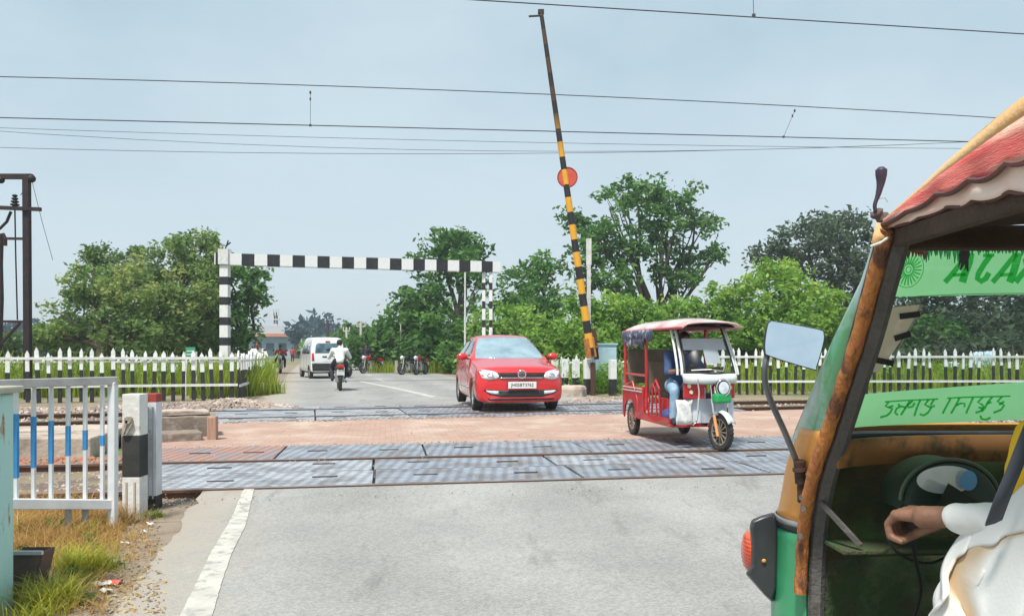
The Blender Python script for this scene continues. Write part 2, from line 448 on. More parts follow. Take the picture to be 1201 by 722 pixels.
# painted lines
m_line = mat('road_line_paint', (0.56, 0.54, 0.48), (0.44, 0.42, 0.38), scale=6, rough=0.8, c3=(0.32, 0.31, 0.295), s3=14, lo3=0.51, hi3=0.62)
g = MB()
pts = []
for (pl, pr, py) in ((298, 306, 570), (284, 297, 586), (265, 287, 620), (247, 272, 650), (232, 261, 682), (211, 249, 724), (190, 240, 775)):
    pts.append((G(pl, py), G(pr, py)))
rows = []
for i in range(len(pts) - 1):
    for k in range(12):
        t = k / 12
        a = pts[i][0].lerp(pts[i + 1][0], t); b = pts[i][1].lerp(pts[i + 1][1], t)
        e1 = 0.005 * noise.noise(Vector((i + t, 1, 0)) * 9); e2 = 0.005 * noise.noise(Vector((i + t, 7, 0)) * 9)
        rows.append([(a.x + (b.x - a.x) * q / 3 + (e1 if q == 0 else e2 if q == 3 else 0), a.y, 0.0125 + near_z(a.x, a.y)[0]) for q in range(4)])
g.grid(rows)
tag(g.build('road_line', m_line, origin=(0, 0, 0)), kind='structure')
g = MB()
g.grid([[(p.x, p.y, 0.0125) for p in r] for r in ((G(420, 447.5), G(424, 447)), (G(462, 456), G(467, 455)), (G(506, 466.5), G(512, 465)))])
s_ = 24
while s_ < 90:
    a = RO + RD * s_ + RN * 3.6
    g.add([a, a + RN * .12, a + RN * .12 + RD * 3, a + RD * 3], [(0, 1, 2, 3)]); s_ += 7
for v in range(len(g.v)): g.v[v] = (g.v[v][0], g.v[v][1], 0.0125)
tag(g.build('centre_line', m_line, origin=(0, 0, 0)), kind='structure')

# crossing decks: studded slabs between and beside the rails
def deckmat(name, c1, c2, dirt):
    m = mat(name, c1, c2, scale=1.2, rough=0.5, c3=dirt, s3=2.6, lo3=0.47, hi3=0.62)
    n, l = m.node_tree.nodes, m.node_tree.links
    b = n['Principled BSDF']; b.inputs['Metallic'].default_value = 0.15
    src = b.inputs['Base Color'].links[0].from_socket
    t = n.new('ShaderNodeTexCoord')
    mp_ = n.new('ShaderNodeMapping'); mp_.inputs['Scale'].default_value = (9.5, 12, 1); l.new(t.outputs['Object'], mp_.inputs[0])
    v = n.new('ShaderNodeTexVoronoi'); v.inputs['Scale'].default_value = 1.0; v.inputs['Randomness'].default_value = 0.06
    l.new(mp_.outputs[0], v.inputs['Vector'])
    r = n.new('ShaderNodeMapRange'); r.inputs['From Min'].default_value = 0.25; r.inputs['From Max'].default_value = 0.38
    r.inputs['To Min'].default_value = 1.12; r.inputs['To Max'].default_value = 0.66; l.new(v.outputs['Distance'], r.inputs['Value'])
    x = n.new('ShaderNodeVectorMath'); x.operation = 'SCALE'; l.new(src, x.inputs[0]); l.new(r.outputs[0], x.inputs['Scale'])
    l.new(x.outputs[0], b.inputs['Base Color'])
    bp = n.new('ShaderNodeBump'); bp.inputs['Strength'].default_value = 0.7; bp.inputs['Distance'].default_value = 0.01; bp.invert = True
    l.new(v.outputs['Distance'], bp.inputs['Height']); l.new(bp.outputs[0], b.inputs['Normal'])
    return m
m_deck = deckmat('grey_deck_slab', (0.36, 0.395, 0.455), (0.27, 0.30, 0.36), (0.24, 0.225, 0.22))
m_deckr = deckmat('red_dust_deck_slab', (0.50, 0.25, 0.18), (0.42, 0.24, 0.19), (0.29, 0.29, 0.32))
m_deckl = deckmat('pale_deck_slab', (0.47, 0.49, 0.53), (0.38, 0.40, 0.44), (0.25, 0.25, 0.26))
m_handle = mat('lifting_slot', (0.06, 0.05, 0.05), rough=0.8)

def rot2(v, a): return Vector((v.x * math.cos(a) - v.y * math.sin(a), v.x * math.sin(a) + v.y * math.cos(a), v.z))
def along(O, a, u, w, z=0.0): return Vector((O[0] + u * math.cos(a) - w * math.sin(a), O[1] + u * math.sin(a) + w * math.cos(a), z))
NO = (-2.90, 6.22)       # left near corner of the near deck
def deck_row(O, a, u0, widths, w0, w1, z, mats, skew=0.27, slots=True):
    u = u0
    for i, wd in enumerate(widths):
        g = MB(); gap = 0.012
        q = [(u + gap, w0 + gap), (u + wd - gap, w0 + gap), (u + wd - gap, w1 - gap), (u + gap, w1 - gap)]
        if i == 0 and skew: q[3] = (u + gap - skew * (w1 - w0), w1 - gap)
        tilt = random.uniform(-.004, .004)
        top = [along(O, a, x, y, z + (tilt if j in (1, 2) else -tilt)) for j, (x, y) in enumerate(q)]
        bot = [Vector((p.x, p.y, -0.02)) for p in top]
        g.add(top + bot, [(0, 1, 2, 3), (0, 4, 5, 1), (1, 5, 6, 2), (2, 6, 7, 3), (3, 7, 4, 0)])
        c = along(O, a, u + wd / 2, (w0 + w1) / 2, z)
        o = g.build('crossing_slab', [mats[min(i, len(mats) - 1)]], bevel=0.006, origin=c)
        o.rotation_euler = (0, 0, 0); tag(o, kind='structure')
        if slots and wd > 1:
            s = MB()
            for k in (-.25, .25):
                s.box(along(O, a, u + wd / 2 + k * wd, (w0 + w1) / 2 + random.uniform(-.1, .1), z + 0.002), (0.22, 0.035, 0.012), rz=a)
            so = s.build('lifting_slot', m_handle, o, world=True)
        u += wd
# the bed under the near deck
wd = [1.75, 1.5, 1.5, 1.5, 1.5, 1.5]
gW = 1.676
# rail lines: w=0 and w=gW (measured across the near track); decks: before, between, beyond
deck_row(NO, TN, 0.0, [1.75, 1.85, 1.8, 1.8, 1.85, 1.8], 0.05, 0.82, 0.075, [m_deckl, m_deck])
deck_row(NO, TN, -0.22, [1.95, 1.8, 1.8, 1.85, 1.8, 1.8], 0.84, 1.53, 0.075, [m_deckl, m_deck, m_deckl, m_deck])
deck_row(NO, TN, -0.46, [1.15, 1.6, 1.85, 1.8, 1.8, 1.8, 1.8], 1.76, 2.90, 0.075, [m_deckr, m_deck])
FO = (-5.05, 12.85)
deck_row(FO, TF, 0.0, [1.7, 1.6, 1.6, 1.6, 1.6, 1.6], -0.62, -0.08, 0.078, [m_deckl, m_deckl, m_deck])
deck_row(FO, TF, 0.0, [1.7, 1.6, 1.6, 1.6, 1.6, 1.6], 0.10, 1.54, 0.078, [m_deckl, m_deckl, m_deck])
deck_row(FO, TF, 0.1, [1.7, 1.6, 1.6, 1.6, 1.6, 1.6], 1.76, 2.45, 0.078, [m_deckl, m_deck])

# brick and earth infill between the two tracks
m_brick = mat('worn_brick_infill', (0.49, 0.325, 0.26), (0.39, 0.265, 0.215), scale=2.2, rough=0.95, bump=0.5, bscale=30, c3=(0.54, 0.42, 0.345), s3=1.1, lo3=0.48, hi3=0.62)
def brickify(m):
    n, l = m.node_tree.nodes, m.node_tree.links
    b = n['Principled BSDF']; src = b.inputs['Base Color'].links[0].from_socket
    t = n.new('ShaderNodeTexCoord')
    mp_ = n.new('ShaderNodeMapping'); mp_.inputs['Rotation'].default_value = (0, 0, -TN); l.new(t.outputs['Object'], mp_.inputs[0])
    k = n.new('ShaderNodeTexBrick'); k.inputs['Scale'].default_value = 3.3; k.inputs['Mortar Size'].default_value = 0.012
    k.inputs['Color1'].default_value = (1, 1, 1, 1); k.inputs['Color2'].default_value = (0.82, 0.78, 0.76, 1); k.inputs['Mortar'].default_value = (0.55, 0.5, 0.45, 1)
    l.new(mp_.outputs[0], k.inputs['Vector'])
    x = n.new('ShaderNodeMixRGB'); x.blend_type = 'MULTIPLY'; x.inputs['Fac'].default_value = 0.75
    l.new(src, x.inputs['Color1']); l.new(k.outputs['Color'], x.inputs['Color2']); l.new(x.outputs[0], b.inputs['Base Color'])
brickify(m_brick)
g = MB(); rows = []
for j in range(25):
    t = j / 24; row = []
    for k in range(60):
        u = -1.0 + k * 0.21
        a = along(NO, TN, u + (-0.1 if j == 0 else 0), 2.88, 0); b = along(FO, TF, u * 1.02 + 0.1, -0.60, 0)
        p = a.lerp(b, t); p.z = 0.062 + 0.012 * noise.noise(p * 1.5)
        if k == 0: p.x += 0.15 * noise.noise(p * 3)
        row.append(p)
    rows.append(row)
g.grid(rows); tag(g.build('brick_infill', m_brick, origin=(0, 0, 0), smooth=True), kind='structure')
g = MB()   # earth between near asphalt and the first rail; packed around the far deck
g.grid([[along(NO, TN, u * 0.4 - 4, w, 0.006) for u in range(45)] for w in (-.9, -0.5, -0.02)])
tag(g.build('earth_strip', m_sand, origin=(0, 0, 0)), kind='structure')

# tracks
def rail_mesh(a, b):
    g = MB(); g2 = MB()
    a = Vector(a); b = Vector(b); n_ = 1
    d = (b - a).normalized(); x = Vector((d.y, -d.x, 0))
    prof = [(-.068, -.12), (.068, -.12), (.068, -.107), (.012, -.09), (.012, -.032), (.034, -.022), (.034, 0), (-.034, 0), (-.034, -.022), (-.012, -.032), (-.012, -.09), (-.068, -.107)]
    vs = [p + x * u + Vector((0, 0, w)) for p in (a, b) for u, w in prof]; n = len(prof)
    fs = [(k, (k + 1) % n, n + (k + 1) % n, n + k) for k in range(n)]
    for k, f in enumerate(fs): g.add([], []); 
    base = len(g.v); g.v += [tuple(v) for v in vs]
    for k, f in enumerate(fs): g.f.append(f); g.m.append(1 if k == 6 else 0)
    return g
def track(label, O, ang, u0, u1, zt, sl):
    t = thing('railway_track', label, 'railway track', (O[0], O[1], 0))
    for w in (0.0, gW):
        a = along(O, ang, u0, w, zt); b = along(O, ang, u1, w, zt)
        rail_mesh(a, b).build('rail', [M['steel'], M['railtop']], t, world=True)
    g = MB(); c = along(O, ang, 0, gW / 2, zt - .12 - .06)
    g.box((0, 0, 0), (0.24, 2.6, 0.12), rz=ang)
    first = g.build('sleeper', M['concrete'], t, bevel=0.01)
    first.location = Vector(along(O, ang, sl[0], gW / 2, zt - .185)) - Vector((O[0], O[1], 0))
    u = sl[0] + .65
    while u < sl[1]:
        if not (sl[2] < u < sl[3]):
            inst(first, 'sleeper', t, Vector(along(O, ang, u, gW / 2, zt - .185)) - Vector((O[0], O[1], 0)))
        u += .65
    return t
track('near rusty railway track running under the grey crossing slabs', NO, TN, -40, 60, 0.078, (-14, 22, 0.3, 10.5))
track('far railway track under the slabs where the red car drives', FO, TF, -60, 90, 0.088, (-16, 24, 0.3, 9.5))

# ballast and rubble: real stones
m_stone = mat('ballast_stone', (0.40, 0.31, 0.26), (0.20, 0.155, 0.135), scale=0.9, rough=0.95, c3=(0.55, 0.46, 0.40), s3=4, lo3=0.5, hi3=0.6)
m_bed = mat('ballast_bed', (0.20, 0.155, 0.13), (0.12, 0.09, 0.075), scale=20, rough=1.0, bump=1.0, bscale=30)
def stones(pts, sizes, name, m, kind_label=None):
    ico = [(0, 0, 1), (.894, 0, .447), (.276, .851, .447), (-.724, .526, .447), (-.724, -.526, .447), (.276, -.851, .447),
           (.724, .526, -.447), (-.276, .851, -.447), (-.894, 0, -.447), (-.276, -.851, -.447), (.724, -.526, -.447), (0, 0, -1)]
    fc = [(0, 1, 2), (0, 2, 3), (0, 3, 4), (0, 4, 5), (0, 5, 1), (1, 6, 2), (2, 7, 3), (3, 8, 4), (4, 9, 5), (5, 10, 1), (6, 7, 2), (7, 8, 3), (8, 9, 4), (9, 10, 5), (10, 6, 1), (6, 11, 7), (7, 11, 8), (8, 11, 9), (9, 11, 10), (10, 11, 6)]
    ico = np.array(ico); fc = np.array(fc)
    n = len(pts); pts = np.array(pts); sizes = np.array(sizes)
    base = np.repeat(ico[None], n, 0) * rng.uniform(.62, 1.15, (n, 12, 1))
    base *= rng.uniform(.5, 1.2, (n, 1, 3))
    A = rng.normal(size=(n, 3, 3)); Q, _ = np.linalg.qr(A)
    base = np.einsum('nij,nkj->nki', Q, base) * sizes[:, None, None] + pts[:, None, :]
    faces = (fc[None] + (np.arange(n) * 12)[:, None, None]).reshape(-1, 3)
    return np_mesh(name, base.reshape(-1, 3), faces, m, tri=True)
def bed(O, ang, u0, u1, w0, w1, h, name, step=0.35):
    g = MB(); rows = []
    nw = 14
    u = u0
    while u <= u1:
        row = []
        for k in range(nw):
            w = w0 + (w1 - w0) * k / (nw - 1)
            e = min(1, min(k, nw - 1 - k) / 2.0)
            p = along(O, ang, u, w, 0); z = -0.03 + (h + 0.03) * e + (0.02 * noise.noise(p * 2.0) if 0 < k < nw - 1 else 0)
            row.append((p.x, p.y, z))
        rows.append(row); u += step
    g.grid(rows); o = g.build(name, m_bed, origin=(0, 0, 0)); tag(o, kind='structure'); return o
bed(NO, TN, -30, -0.1, -0.45, gW + 0.45, 0.0, 'ballast_near')
bed(NO, TN, 11.2, 50, -0.6, gW + 0.8, 0.0, 'ballast_near_right')
bed(FO, TF, -45, -0.1, -0.7, gW + 1.0, 0.0, 'ballast_far')
bed(FO, TF, 9.9, 70, -0.9, gW + 1.0, 0.0, 'ballast_far_right')
pts = []; sz = []
def strew(n, fn, s0, s1, zf=0.0):
    for _ in range(n):
        p = fn(); pts.append((p.x, p.y, p.z + zf)); sz.append(random.uniform(s0, s1))
U = random.uniform
strew(2600, lambda: along(NO, TN, U(-9, -0.35), U(0.05, gW - .05), -0.01), .018, .038)
strew(1000, lambda: along(NO, TN, U(-8, -0.2), U(-0.3, -.06), -0.01), .015, .032)
strew(3600, lambda: along(FO, TF, U(-16, 0.0), U(-.7, gW + 1.1), 0.0), .025, .05)
strew(1800, lambda: along(FO, TF, U(9.2, 24), U(-1.1, gW + 1.1), 0.0), .025, .05)
strew(500, lambda: along(NO, TN, U(-.5, 9), U(2.86, 3.08), 0.068), .004, .013)
strew(420, lambda: along(NO, TN, U(-.3, 9), U(-.5, -.02), 0.05), .003, .009)
strew(260, lambda: along(NO, TN, U(-.6, 9), U(0.1, 5.5), 0.076), .003, .010)
# heap of ballast against the fence on the left and beside the brick infill
def heap(cx, cy, rx, ry, h, n, s0, s1, ang=TF):
    for _ in range(n):
        a = U(0, 2 * PI); r = math.sqrt(U(0, 1))
        u = rx * r * math.cos(a); w = ry * r * math.sin(a)
        p = along((cx, cy), ang, u, w, h * (1 - r * r) * (0.6 + .4 * noise.noise(Vector((u, w, 0)))) )
        pts.append((p.x, p.y, max(0, p.z))); sz.append(U(s0, s1))
heap(-8.5, 15.6, 3.4, 0.55, .10, 1800, .03, .055)
heap(-6.3, 16.2, 1.7, .85, .24, 2000, .03, .06)
heap(-5.4, 12.4, .9, 1.3, .09, 800, .025, .05, ang=TN + .9)
heap(-4.7, 10.6, .45, 1.0, .05, 380, .02, .04, ang=TN + .3)
heap(2.9, 18.3, 1.9, .9, .16, 1500, .03, .06)
heap(8.2, 13.6, 3.4, 1.1, .06, 1500, .02, .05, ang=TF)
heap(3.2, 14.1, 6.5, .12, .03, 900, .015, .03, ang=TF)
strew(700, lambda: along(FO, TF, U(0, 9.5), U(-.78, -.62), 0.065), .01, .024)
tag(stones(pts, sz, 'ballast_stones', m_stone), 'loose grey brown ballast stones along the tracks', 'ballast', kind='stuff')
# broken red brick between the tracks on the left
pts = []; sz = []
strew(1500, lambda: along(NO, TN, U(-9, -0.5), U(gW + .1, gW + 1.0), 0.0), .02, .05)
m_chip = mat('broken_brick', (0.42, 0.13, 0.08), (0.33, 0.2, 0.14), scale=3, rough=0.95)
tag(stones(pts, sz, 'brick_rubble', m_chip), 'broken red brick rubble beside the near track', 'rubble', kind='stuff')

# low concrete slab walls between the tracks, on the left of the road
def slab_thing(name, label, cat, a, b, w, h, m, seed=0, z0=0.0, bev=0.02):
    g = MB(); a = Vector((a[0], a[1], 0)); b = Vector((b[0], b[1], 0)); d = (b - a); L = d.length; d.normalize(); n = Vector((-d.y, d.x, 0))
    K = max(6, int(L / .25)); sec = [(0, z0), (0, z0 + h * .5), (0.0, z0 + h), (w * .5, z0 + h), (w, z0 + h), (w, z0)]
    rows = []
    for i in range(K + 1):
        p = a + d * (L * i / K)
        rows.append([p + n * (s[0] + .015 * noise.noise(Vector((i * .8, j, seed)))) + Vector((0, 0, s[1] + (.02 * noise.noise(Vector((i * .7, seed, j * 2.2))) if s[1] > z0 else 0))) for j, s in enumerate(sec)])
    g.grid(rows)
    n6 = len(sec); g.f.append(tuple(range(n6))); g.m.append(0); g.f.append(tuple(range(K * n6 + n6 - 1, K * n6 - 1, -1))); g.m.append(0)
    return tag(g.build(name, m, bevel=bev), label, cat)
m_slab = mat('weathered_slab', (0.52, 0.44, 0.37), (0.42, 0.34, 0.28), scale=2, rough=0.95, bump=0.5, bscale=18, c3=(0.22, 0.17, 0.13), s3=2.4, lo3=0.5, hi3=0.68)
m_slabf = mat('grey_brown_slab', (0.27, 0.22, 0.18), (0.20, 0.16, 0.13), scale=3, rough=0.95, bump=0.5, bscale=18, c3=(0.42, 0.36, 0.3), s3=5, lo3=0.55, hi3=0.7)
a = G(10, 545); b = G(142, 541)
slab_thing('platform_slab', 'long low pale topped concrete slab seen through the white gate', 'concrete slab', (-8.2, 8.0), (-4.75, 8.65), 1.55, 0.24, m_slab, 3)
a = G(186, 526); b = G(238, 522)
slab_thing('kerb_block', 'lower grey concrete kerb block left of the brick infill', 'concrete block', (a.x - .4, a.y - .1), (b.x, b.y), .45, .17, m_slabf, 5)
slab_thing('kerb_block', 'upper stone kerb block resting behind the lower one, left of the brick infill', 'concrete block', (a.x - .6, a.y + .50), (b.x - .05, b.y + .58), .5, .34, m_slabf, 7)
slab_thing('flat_slab', 'flat pale slab lying on the upper kerb block', 'concrete slab', (a.x - .6, a.y + .52), (b.x - .15, b.y + .60), .42, .05, m_slab, 9, z0=.352)
slab_thing('marker_stone', 'short reddish stone standing at the end of the kerb blocks', 'stone', (b.x + .03, b.y + .05), (b.x + .14, b.y + .07), .16, .36, mat('reddish_stone', (0.4, 0.25, 0.18), rough=.95), 11)
slab_thing('culvert_block', 'rounded beige concrete culvert block on the verge beside the red car', 'concrete block', (1.22, 20.3), (1.85, 20.1), .6, .30, m_slab, 13, bev=.10)
slab_thing('verge_block', 'small pale stone block at the end of the left fence by the road', 'stone', (-7.15, 21.0), (-6.75, 21.1), .4, .34, m_slab, 15, bev=.05)
# ------------------------------------------------------------------ trees and plants
m_bark = mat('bark', (0.11, 0.085, 0.06), (0.07, 0.05, 0.035), scale=6, rough=0.95, bump=0.8, bscale=14)
m_barkp = mat('pale_bark', (0.26, 0.22, 0.17), (0.16, 0.13, 0.1), scale=6, rough=0.95, bump=0.5, bscale=14)
L_olive = leafmat('olive_leaves', (0.05, 0.10, 0.03), (0.24, 0.37, 0.10), (0.46, 0.48, 0.17))
L_mid = leafmat('mid_green_leaves', (0.03, 0.095, 0.026), (0.19, 0.38, 0.085))
L_bright = leafmat('bright_green_leaves', (0.07, 0.18, 0.03), (0.28, 0.48, 0.08), (0.44, 0.58, 0.13))
L_deep = leafmat('dark_green_leaves', (0.025, 0.07, 0.02), (0.12, 0.26, 0.06))
L_dark = leafmat('dull_green_leaves', (0.05, 0.08, 0.05), (0.17, 0.235, 0.13))
L_haze = leafmat('far_hazed_leaves', (0.03, 0.07, 0.09), (0.06, 0.13, 0.14))  # distance haze put into the leaf colour as a blue tint

def leaves(clumps, n_per, size, spread, asp=0.45, varfn=None):
    """clumps: (center(3), radius, var) -> arrays of small leaf quads scattered round each clump centre"""
    C = np.array([c[0] for c in clumps]); Rr = np.array([c[1] for c in clumps]); V = np.array([c[2] for c in clumps])
    n = len(C) * n_per
    idx = np.repeat(np.arange(len(C)), n_per)
    d = rng.normal(size=(n, 3)); d /= np.linalg.norm(d, axis=1)[:, None] + 1e-9
    r = rng.uniform(0, 1, n) ** 0.5
    c = C[idx] + d * (Rr[idx] * r * spread)[:, None] * np.array([1, 1, .8])
    u = rng.normal(size=(n, 3)); u[:, 2] *= .6; u /= np.linalg.norm(u, axis=1)[:, None]
    w = rng.normal(size=(n, 3)); v = np.cross(u, w); v /= np.linalg.norm(v, axis=1)[:, None] + 1e-9
    s = size * rng.uniform(.6, 1.3, n)
    a = u * s[:, None]; b = v * (s * asp)[:, None]
    verts = np.stack([c - a, c - b * 1.0 + a * .1, c + a, c + b * 1.0 + a * .1], 1).reshape(-1, 3)
    quads = np.arange(4 * n).reshape(-1, 4)
    var = np.clip(V[idx] + rng.normal(0, .16, n), 0, 1)
    return verts, quads, np.repeat(var, 4)

def limb(g, a, b, r0, r1, wob=.12, n=7):
    a = Vector(a); b = Vector(b); pts = []; K = 6
    L = (b - a).length
    sd = U(0, 99)
    for i in range(K + 1):
        t = i / K; p = a.lerp(b, t)
        w = wob * L * math.sin(PI * t)
        p += Vector((noise.noise(Vector((t * 2, sd, 0))), noise.noise(Vector((t * 2, sd, 5))), .4 * noise.noise(Vector((t * 2, sd, 9))) + .3)) * w
        pts.append(p)
    g.tube(pts, [r0 + (r1 - r0) * i / K for i in range(K + 1)], n=n)
    return pts

def tree(name, label, blobs, base, leafm, leaf=.16, dens=1.0, nper=26, clump=.55, trunk=.2, barkm=None, group=None, cat='tree', fork=.35, spread=1.0, tag_it=True, hole=0.0):
    """blobs: list of (x, y, z, rx, rz, lightness); a crown of leaf clumps on the blobs' shells, limbs run to each blob"""
    base = Vector(base)
    t = thing(name, label, cat, base, 0, group)
    g = MB()
    zs = [b[2] for b in blobs]
    fz = base.z + (min(zs) - base.z) * .9 * fork * 2 + .2
    top = Vector((base.x + U(-.1, .1), base.y, max(base.z + .3, fz)))
    limb(g, base, top, trunk * 1.25, trunk * .9, .05)
    order = sorted(blobs, key=lambda b: b[2])
    for b in order:
        c = Vector((b[0], b[1], b[2]))
        pts = limb(g, top, c, trunk * .55, trunk * .14, .15)
        for _ in range(3):
            e = c + Vector((U(-1, 1) * b[3], U(-1, 1) * b[3], U(-.4, 1) * b[4])) * .75
            limb(g, pts[3], e, trunk * .22, trunk * .05, .15, n=5)
    g.v = [tuple(Vector(v) - base) for v in g.v]
    g.build('trunk', barkm or m_bark, t, smooth=True)
    cl = []
    for (x, y, z, rx, rz, li) in blobs:
        k = int(dens * 26 * (rx * rx + 2 * rx * rz) / (clump * clump) / 10) + 4
        for _ in range(k):
            d = Vector((random.gauss(0, 1), random.gauss(0, 1), random.gauss(0, 1))).normalized()
            rr = U(.62, 1.08) if random.random() < .8 else U(.2, .8)
            p = Vector((x + d.x * rx * rr, y + d.y * rx * rr, z + d.z * rz * rr))
            if hole and noise.noise(p * .55) < -hole: continue
            v = li + U(-.24, .24) + .25 * noise.noise(p * .4)
            cl.append((tuple(p - base), clump * U(.5, 1.15), v))
    vs, qs, va = leaves(cl, nper, leaf, spread)
    np_mesh('crown', vs, qs, leafm, t, attr=va)
    return t
def bl(px, py, Y, rpx, rpz=None, li=.5, dy=0):     # crown blob surveyed off the photo at distance Y
    rpz = rpz or rpx
    p = P(px, py, Y)
    return (p.x, Y + dy, p.z, rpx / F * Y, rpz / F * Y, li)

# left group
tree('mango_tree', 'broad yellowish olive mango tree behind the left fence, nearest the electric pole',
     [bl(80, 372, 34, 30, 30, .5), bl(110, 330, 34, 34, 30, .6), bl(95, 300, 35, 16, 18, .4, 1), bl(150, 335, 33, 34, 34, .75), bl(135, 380, 33, 40, 28, .45),
      bl(185, 375, 34, 34, 34, .6, 1), bl(60, 395, 34, 22, 16, .5), bl(85, 345, 36, 26, 22, .35, 2), bl(165, 395, 32, 30, 18, .5)],
     (P(120, 412, 34).x, 34, 0), L_olive, leaf=.125, nper=46, clump=.6, trunk=.28)
tree('mango_tree', 'tall olive green mango tree behind the left fence, reaching the striped gauge post',
     [bl(190, 312, 38, 34, 30, .5), bl(225, 300, 37, 32, 28, .55), bl(215, 345, 36, 40, 36, .68), bl(175, 345, 38, 30, 30, .5), bl(245, 345, 38, 26, 36, .5),
      bl(235, 385, 37, 36, 28, .4), bl(200, 390, 37, 36, 24, .5), bl(150, 305, 40, 18, 16, .4), bl(238, 288, 39, 18, 14, .35)],
     (P(215, 412, 37).x, 37.5, 0), L_olive, leaf=.13, nper=46, clump=.6, trunk=.3)
tree('leafy_tree', 'fresh green tree standing behind the left striped gauge post, leaning over the road',
     [bl(275, 340, 40, 24, 24, .5), bl(295, 325, 40, 20, 12, .35), bl(272, 375, 40, 26, 26, .6), bl(285, 398, 40, 22, 14, .55), bl(303, 345, 40, 12, 14, .35), bl(262, 315, 41, 20, 14, .35)],
     (P(280, 412, 40).x, 41, 0), L_mid, leaf=.17, nper=24, clump=.6, trunk=.2, spread=1.1)
# far background
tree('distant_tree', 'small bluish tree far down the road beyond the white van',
     [bl(347, 388, 130, 11, 6, .5), bl(343, 397, 130, 8, 6, .4), bl(355, 391, 130, 8, 4, .4)], (P(348, 412, 130).x, 130, 0), L_haze, leaf=.4, nper=16, clump=1.2, trunk=.4)
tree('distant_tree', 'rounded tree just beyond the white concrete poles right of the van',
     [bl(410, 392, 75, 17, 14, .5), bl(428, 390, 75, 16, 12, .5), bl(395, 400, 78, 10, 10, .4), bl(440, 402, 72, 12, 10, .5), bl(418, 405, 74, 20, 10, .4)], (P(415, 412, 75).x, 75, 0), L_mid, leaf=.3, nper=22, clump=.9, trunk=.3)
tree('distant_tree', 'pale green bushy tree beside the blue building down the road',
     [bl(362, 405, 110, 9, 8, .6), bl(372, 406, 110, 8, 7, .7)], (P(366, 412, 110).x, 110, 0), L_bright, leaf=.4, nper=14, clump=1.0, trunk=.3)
# right of the road, behind the gauge
tree('leafy_tree', 'tall mid green tree behind the right end of the striped gauge beam',
     [bl(520, 292, 46, 34, 20, .45), bl(500, 320, 46, 30, 20, .5), bl(540, 315, 45, 32, 24, .55), bl(555, 290, 47, 20, 14, .35), bl(530, 278, 47, 24, 12, .4), bl(560, 345, 44, 22, 26, .55), bl(505, 350, 45, 34, 22, .45)],
     (P(540, 412, 46).x, 46, 0), L_mid, leaf=.2, nper=24, clump=.75, trunk=.3, hole=.25, barkm=m_barkp)
tree('leafy_tree', 'low spreading tree nearest the parked motorcycles across the road',
     [bl(470, 372, 46, 26, 18, .5), bl(490, 385, 45, 30, 24, .5), bl(462, 398, 45, 20, 16, .45), bl(515, 385, 44, 34, 28, .6), bl(545, 395, 43, 26, 24, .65), bl(478, 350, 47, 16, 12, .35), bl(500, 412, 43, 34, 16, .5), bl(540, 420, 41, 24, 14, .6)],
     (P(495, 430, 44).x, 44.5, 0), L_mid, leaf=.19, nper=26, clump=.7, trunk=.22)
tree('leafy_bush', 'fresh green bush behind the roof of the red car',
     [bl(575, 388, 38, 28, 26, .6), bl(610, 380, 38, 28, 28, .6), bl(640, 395, 36, 26, 24, .6), bl(590, 415, 36, 40, 18, .55), bl(560, 420, 36, 24, 16, .55)],
     (P(600, 430, 38).x, 38, 0), L_bright, leaf=.15, nper=26, clump=.6, trunk=.15, cat='bush')
tree('leafy_tree', 'medium tree left of the raised barrier boom, behind the gauge post',
     [bl(615, 330, 46, 28, 24, .5), bl(640, 315, 46, 24, 16, .45), bl(600, 355, 45, 24, 22, .55), bl(645, 345, 44, 28, 24, .5), bl(625, 370, 44, 34, 20, .5)],
     (P(625, 412, 45).x, 46, 0), L_mid, leaf=.19, nper=24, clump=.7, trunk=.2, hole=.3)
tree('tall_tree', 'tallest airy tree with dark branches, right of the raised barrier boom',
     [bl(745, 225, 48, 36, 24, .5), bl(785, 228, 48, 34, 22, .45), bl(715, 245, 48, 28, 20, .5), bl(815, 262, 48, 26, 18, .4), bl(770, 265, 47, 34, 22, .5), bl(700, 275, 47, 26, 22, .5),
      bl(690, 312, 46, 26, 22, .5), bl(740, 295, 47, 30, 20, .45), bl(800, 298, 48, 28, 16, .42), bl(835, 302, 48, 20, 12, .4), bl(720, 335, 46, 28, 20, .5), bl(810, 330, 47, 22, 14, .45), bl(675, 255, 48, 16, 16, .4), bl(770, 320, 47, 18, 12, .4)],
     (P(775, 412, 48).x, 48, 0), L_mid, leaf=.2, nper=22, clump=.72, trunk=.34, fork=.12, hole=.14, dens=1.35)
tree('leafy_bush', 'bright green bush behind the raised barrier boom base',
     [bl(680, 375, 33, 30, 26, .55), bl(720, 370, 33, 32, 24, .6), bl(755, 378, 33, 28, 26, .55), bl(700, 400, 32, 40, 20, .6), bl(745, 405, 32, 30, 18, .55), bl(663, 400, 33, 20, 20, .5)],
     (P(710, 430, 33).x, 33, 0), L_bright, leaf=.14, nper=30, clump=.5, trunk=.15, cat='bush')
tree('leafy_bush', 'dense bright green bush behind the roof of the red rickshaw',
     [bl(800, 372, 36, 32, 24, .55), bl(840, 362, 36, 32, 28, .6), bl(775, 392, 35, 30, 24, .5), bl(820, 395, 35, 40, 22, .5), bl(865, 385, 35, 32, 28, .5)],
     (P(820, 430, 36).x, 36, 0), L_bright, leaf=.14, nper=30, clump=.55, trunk=.18, cat='bush')
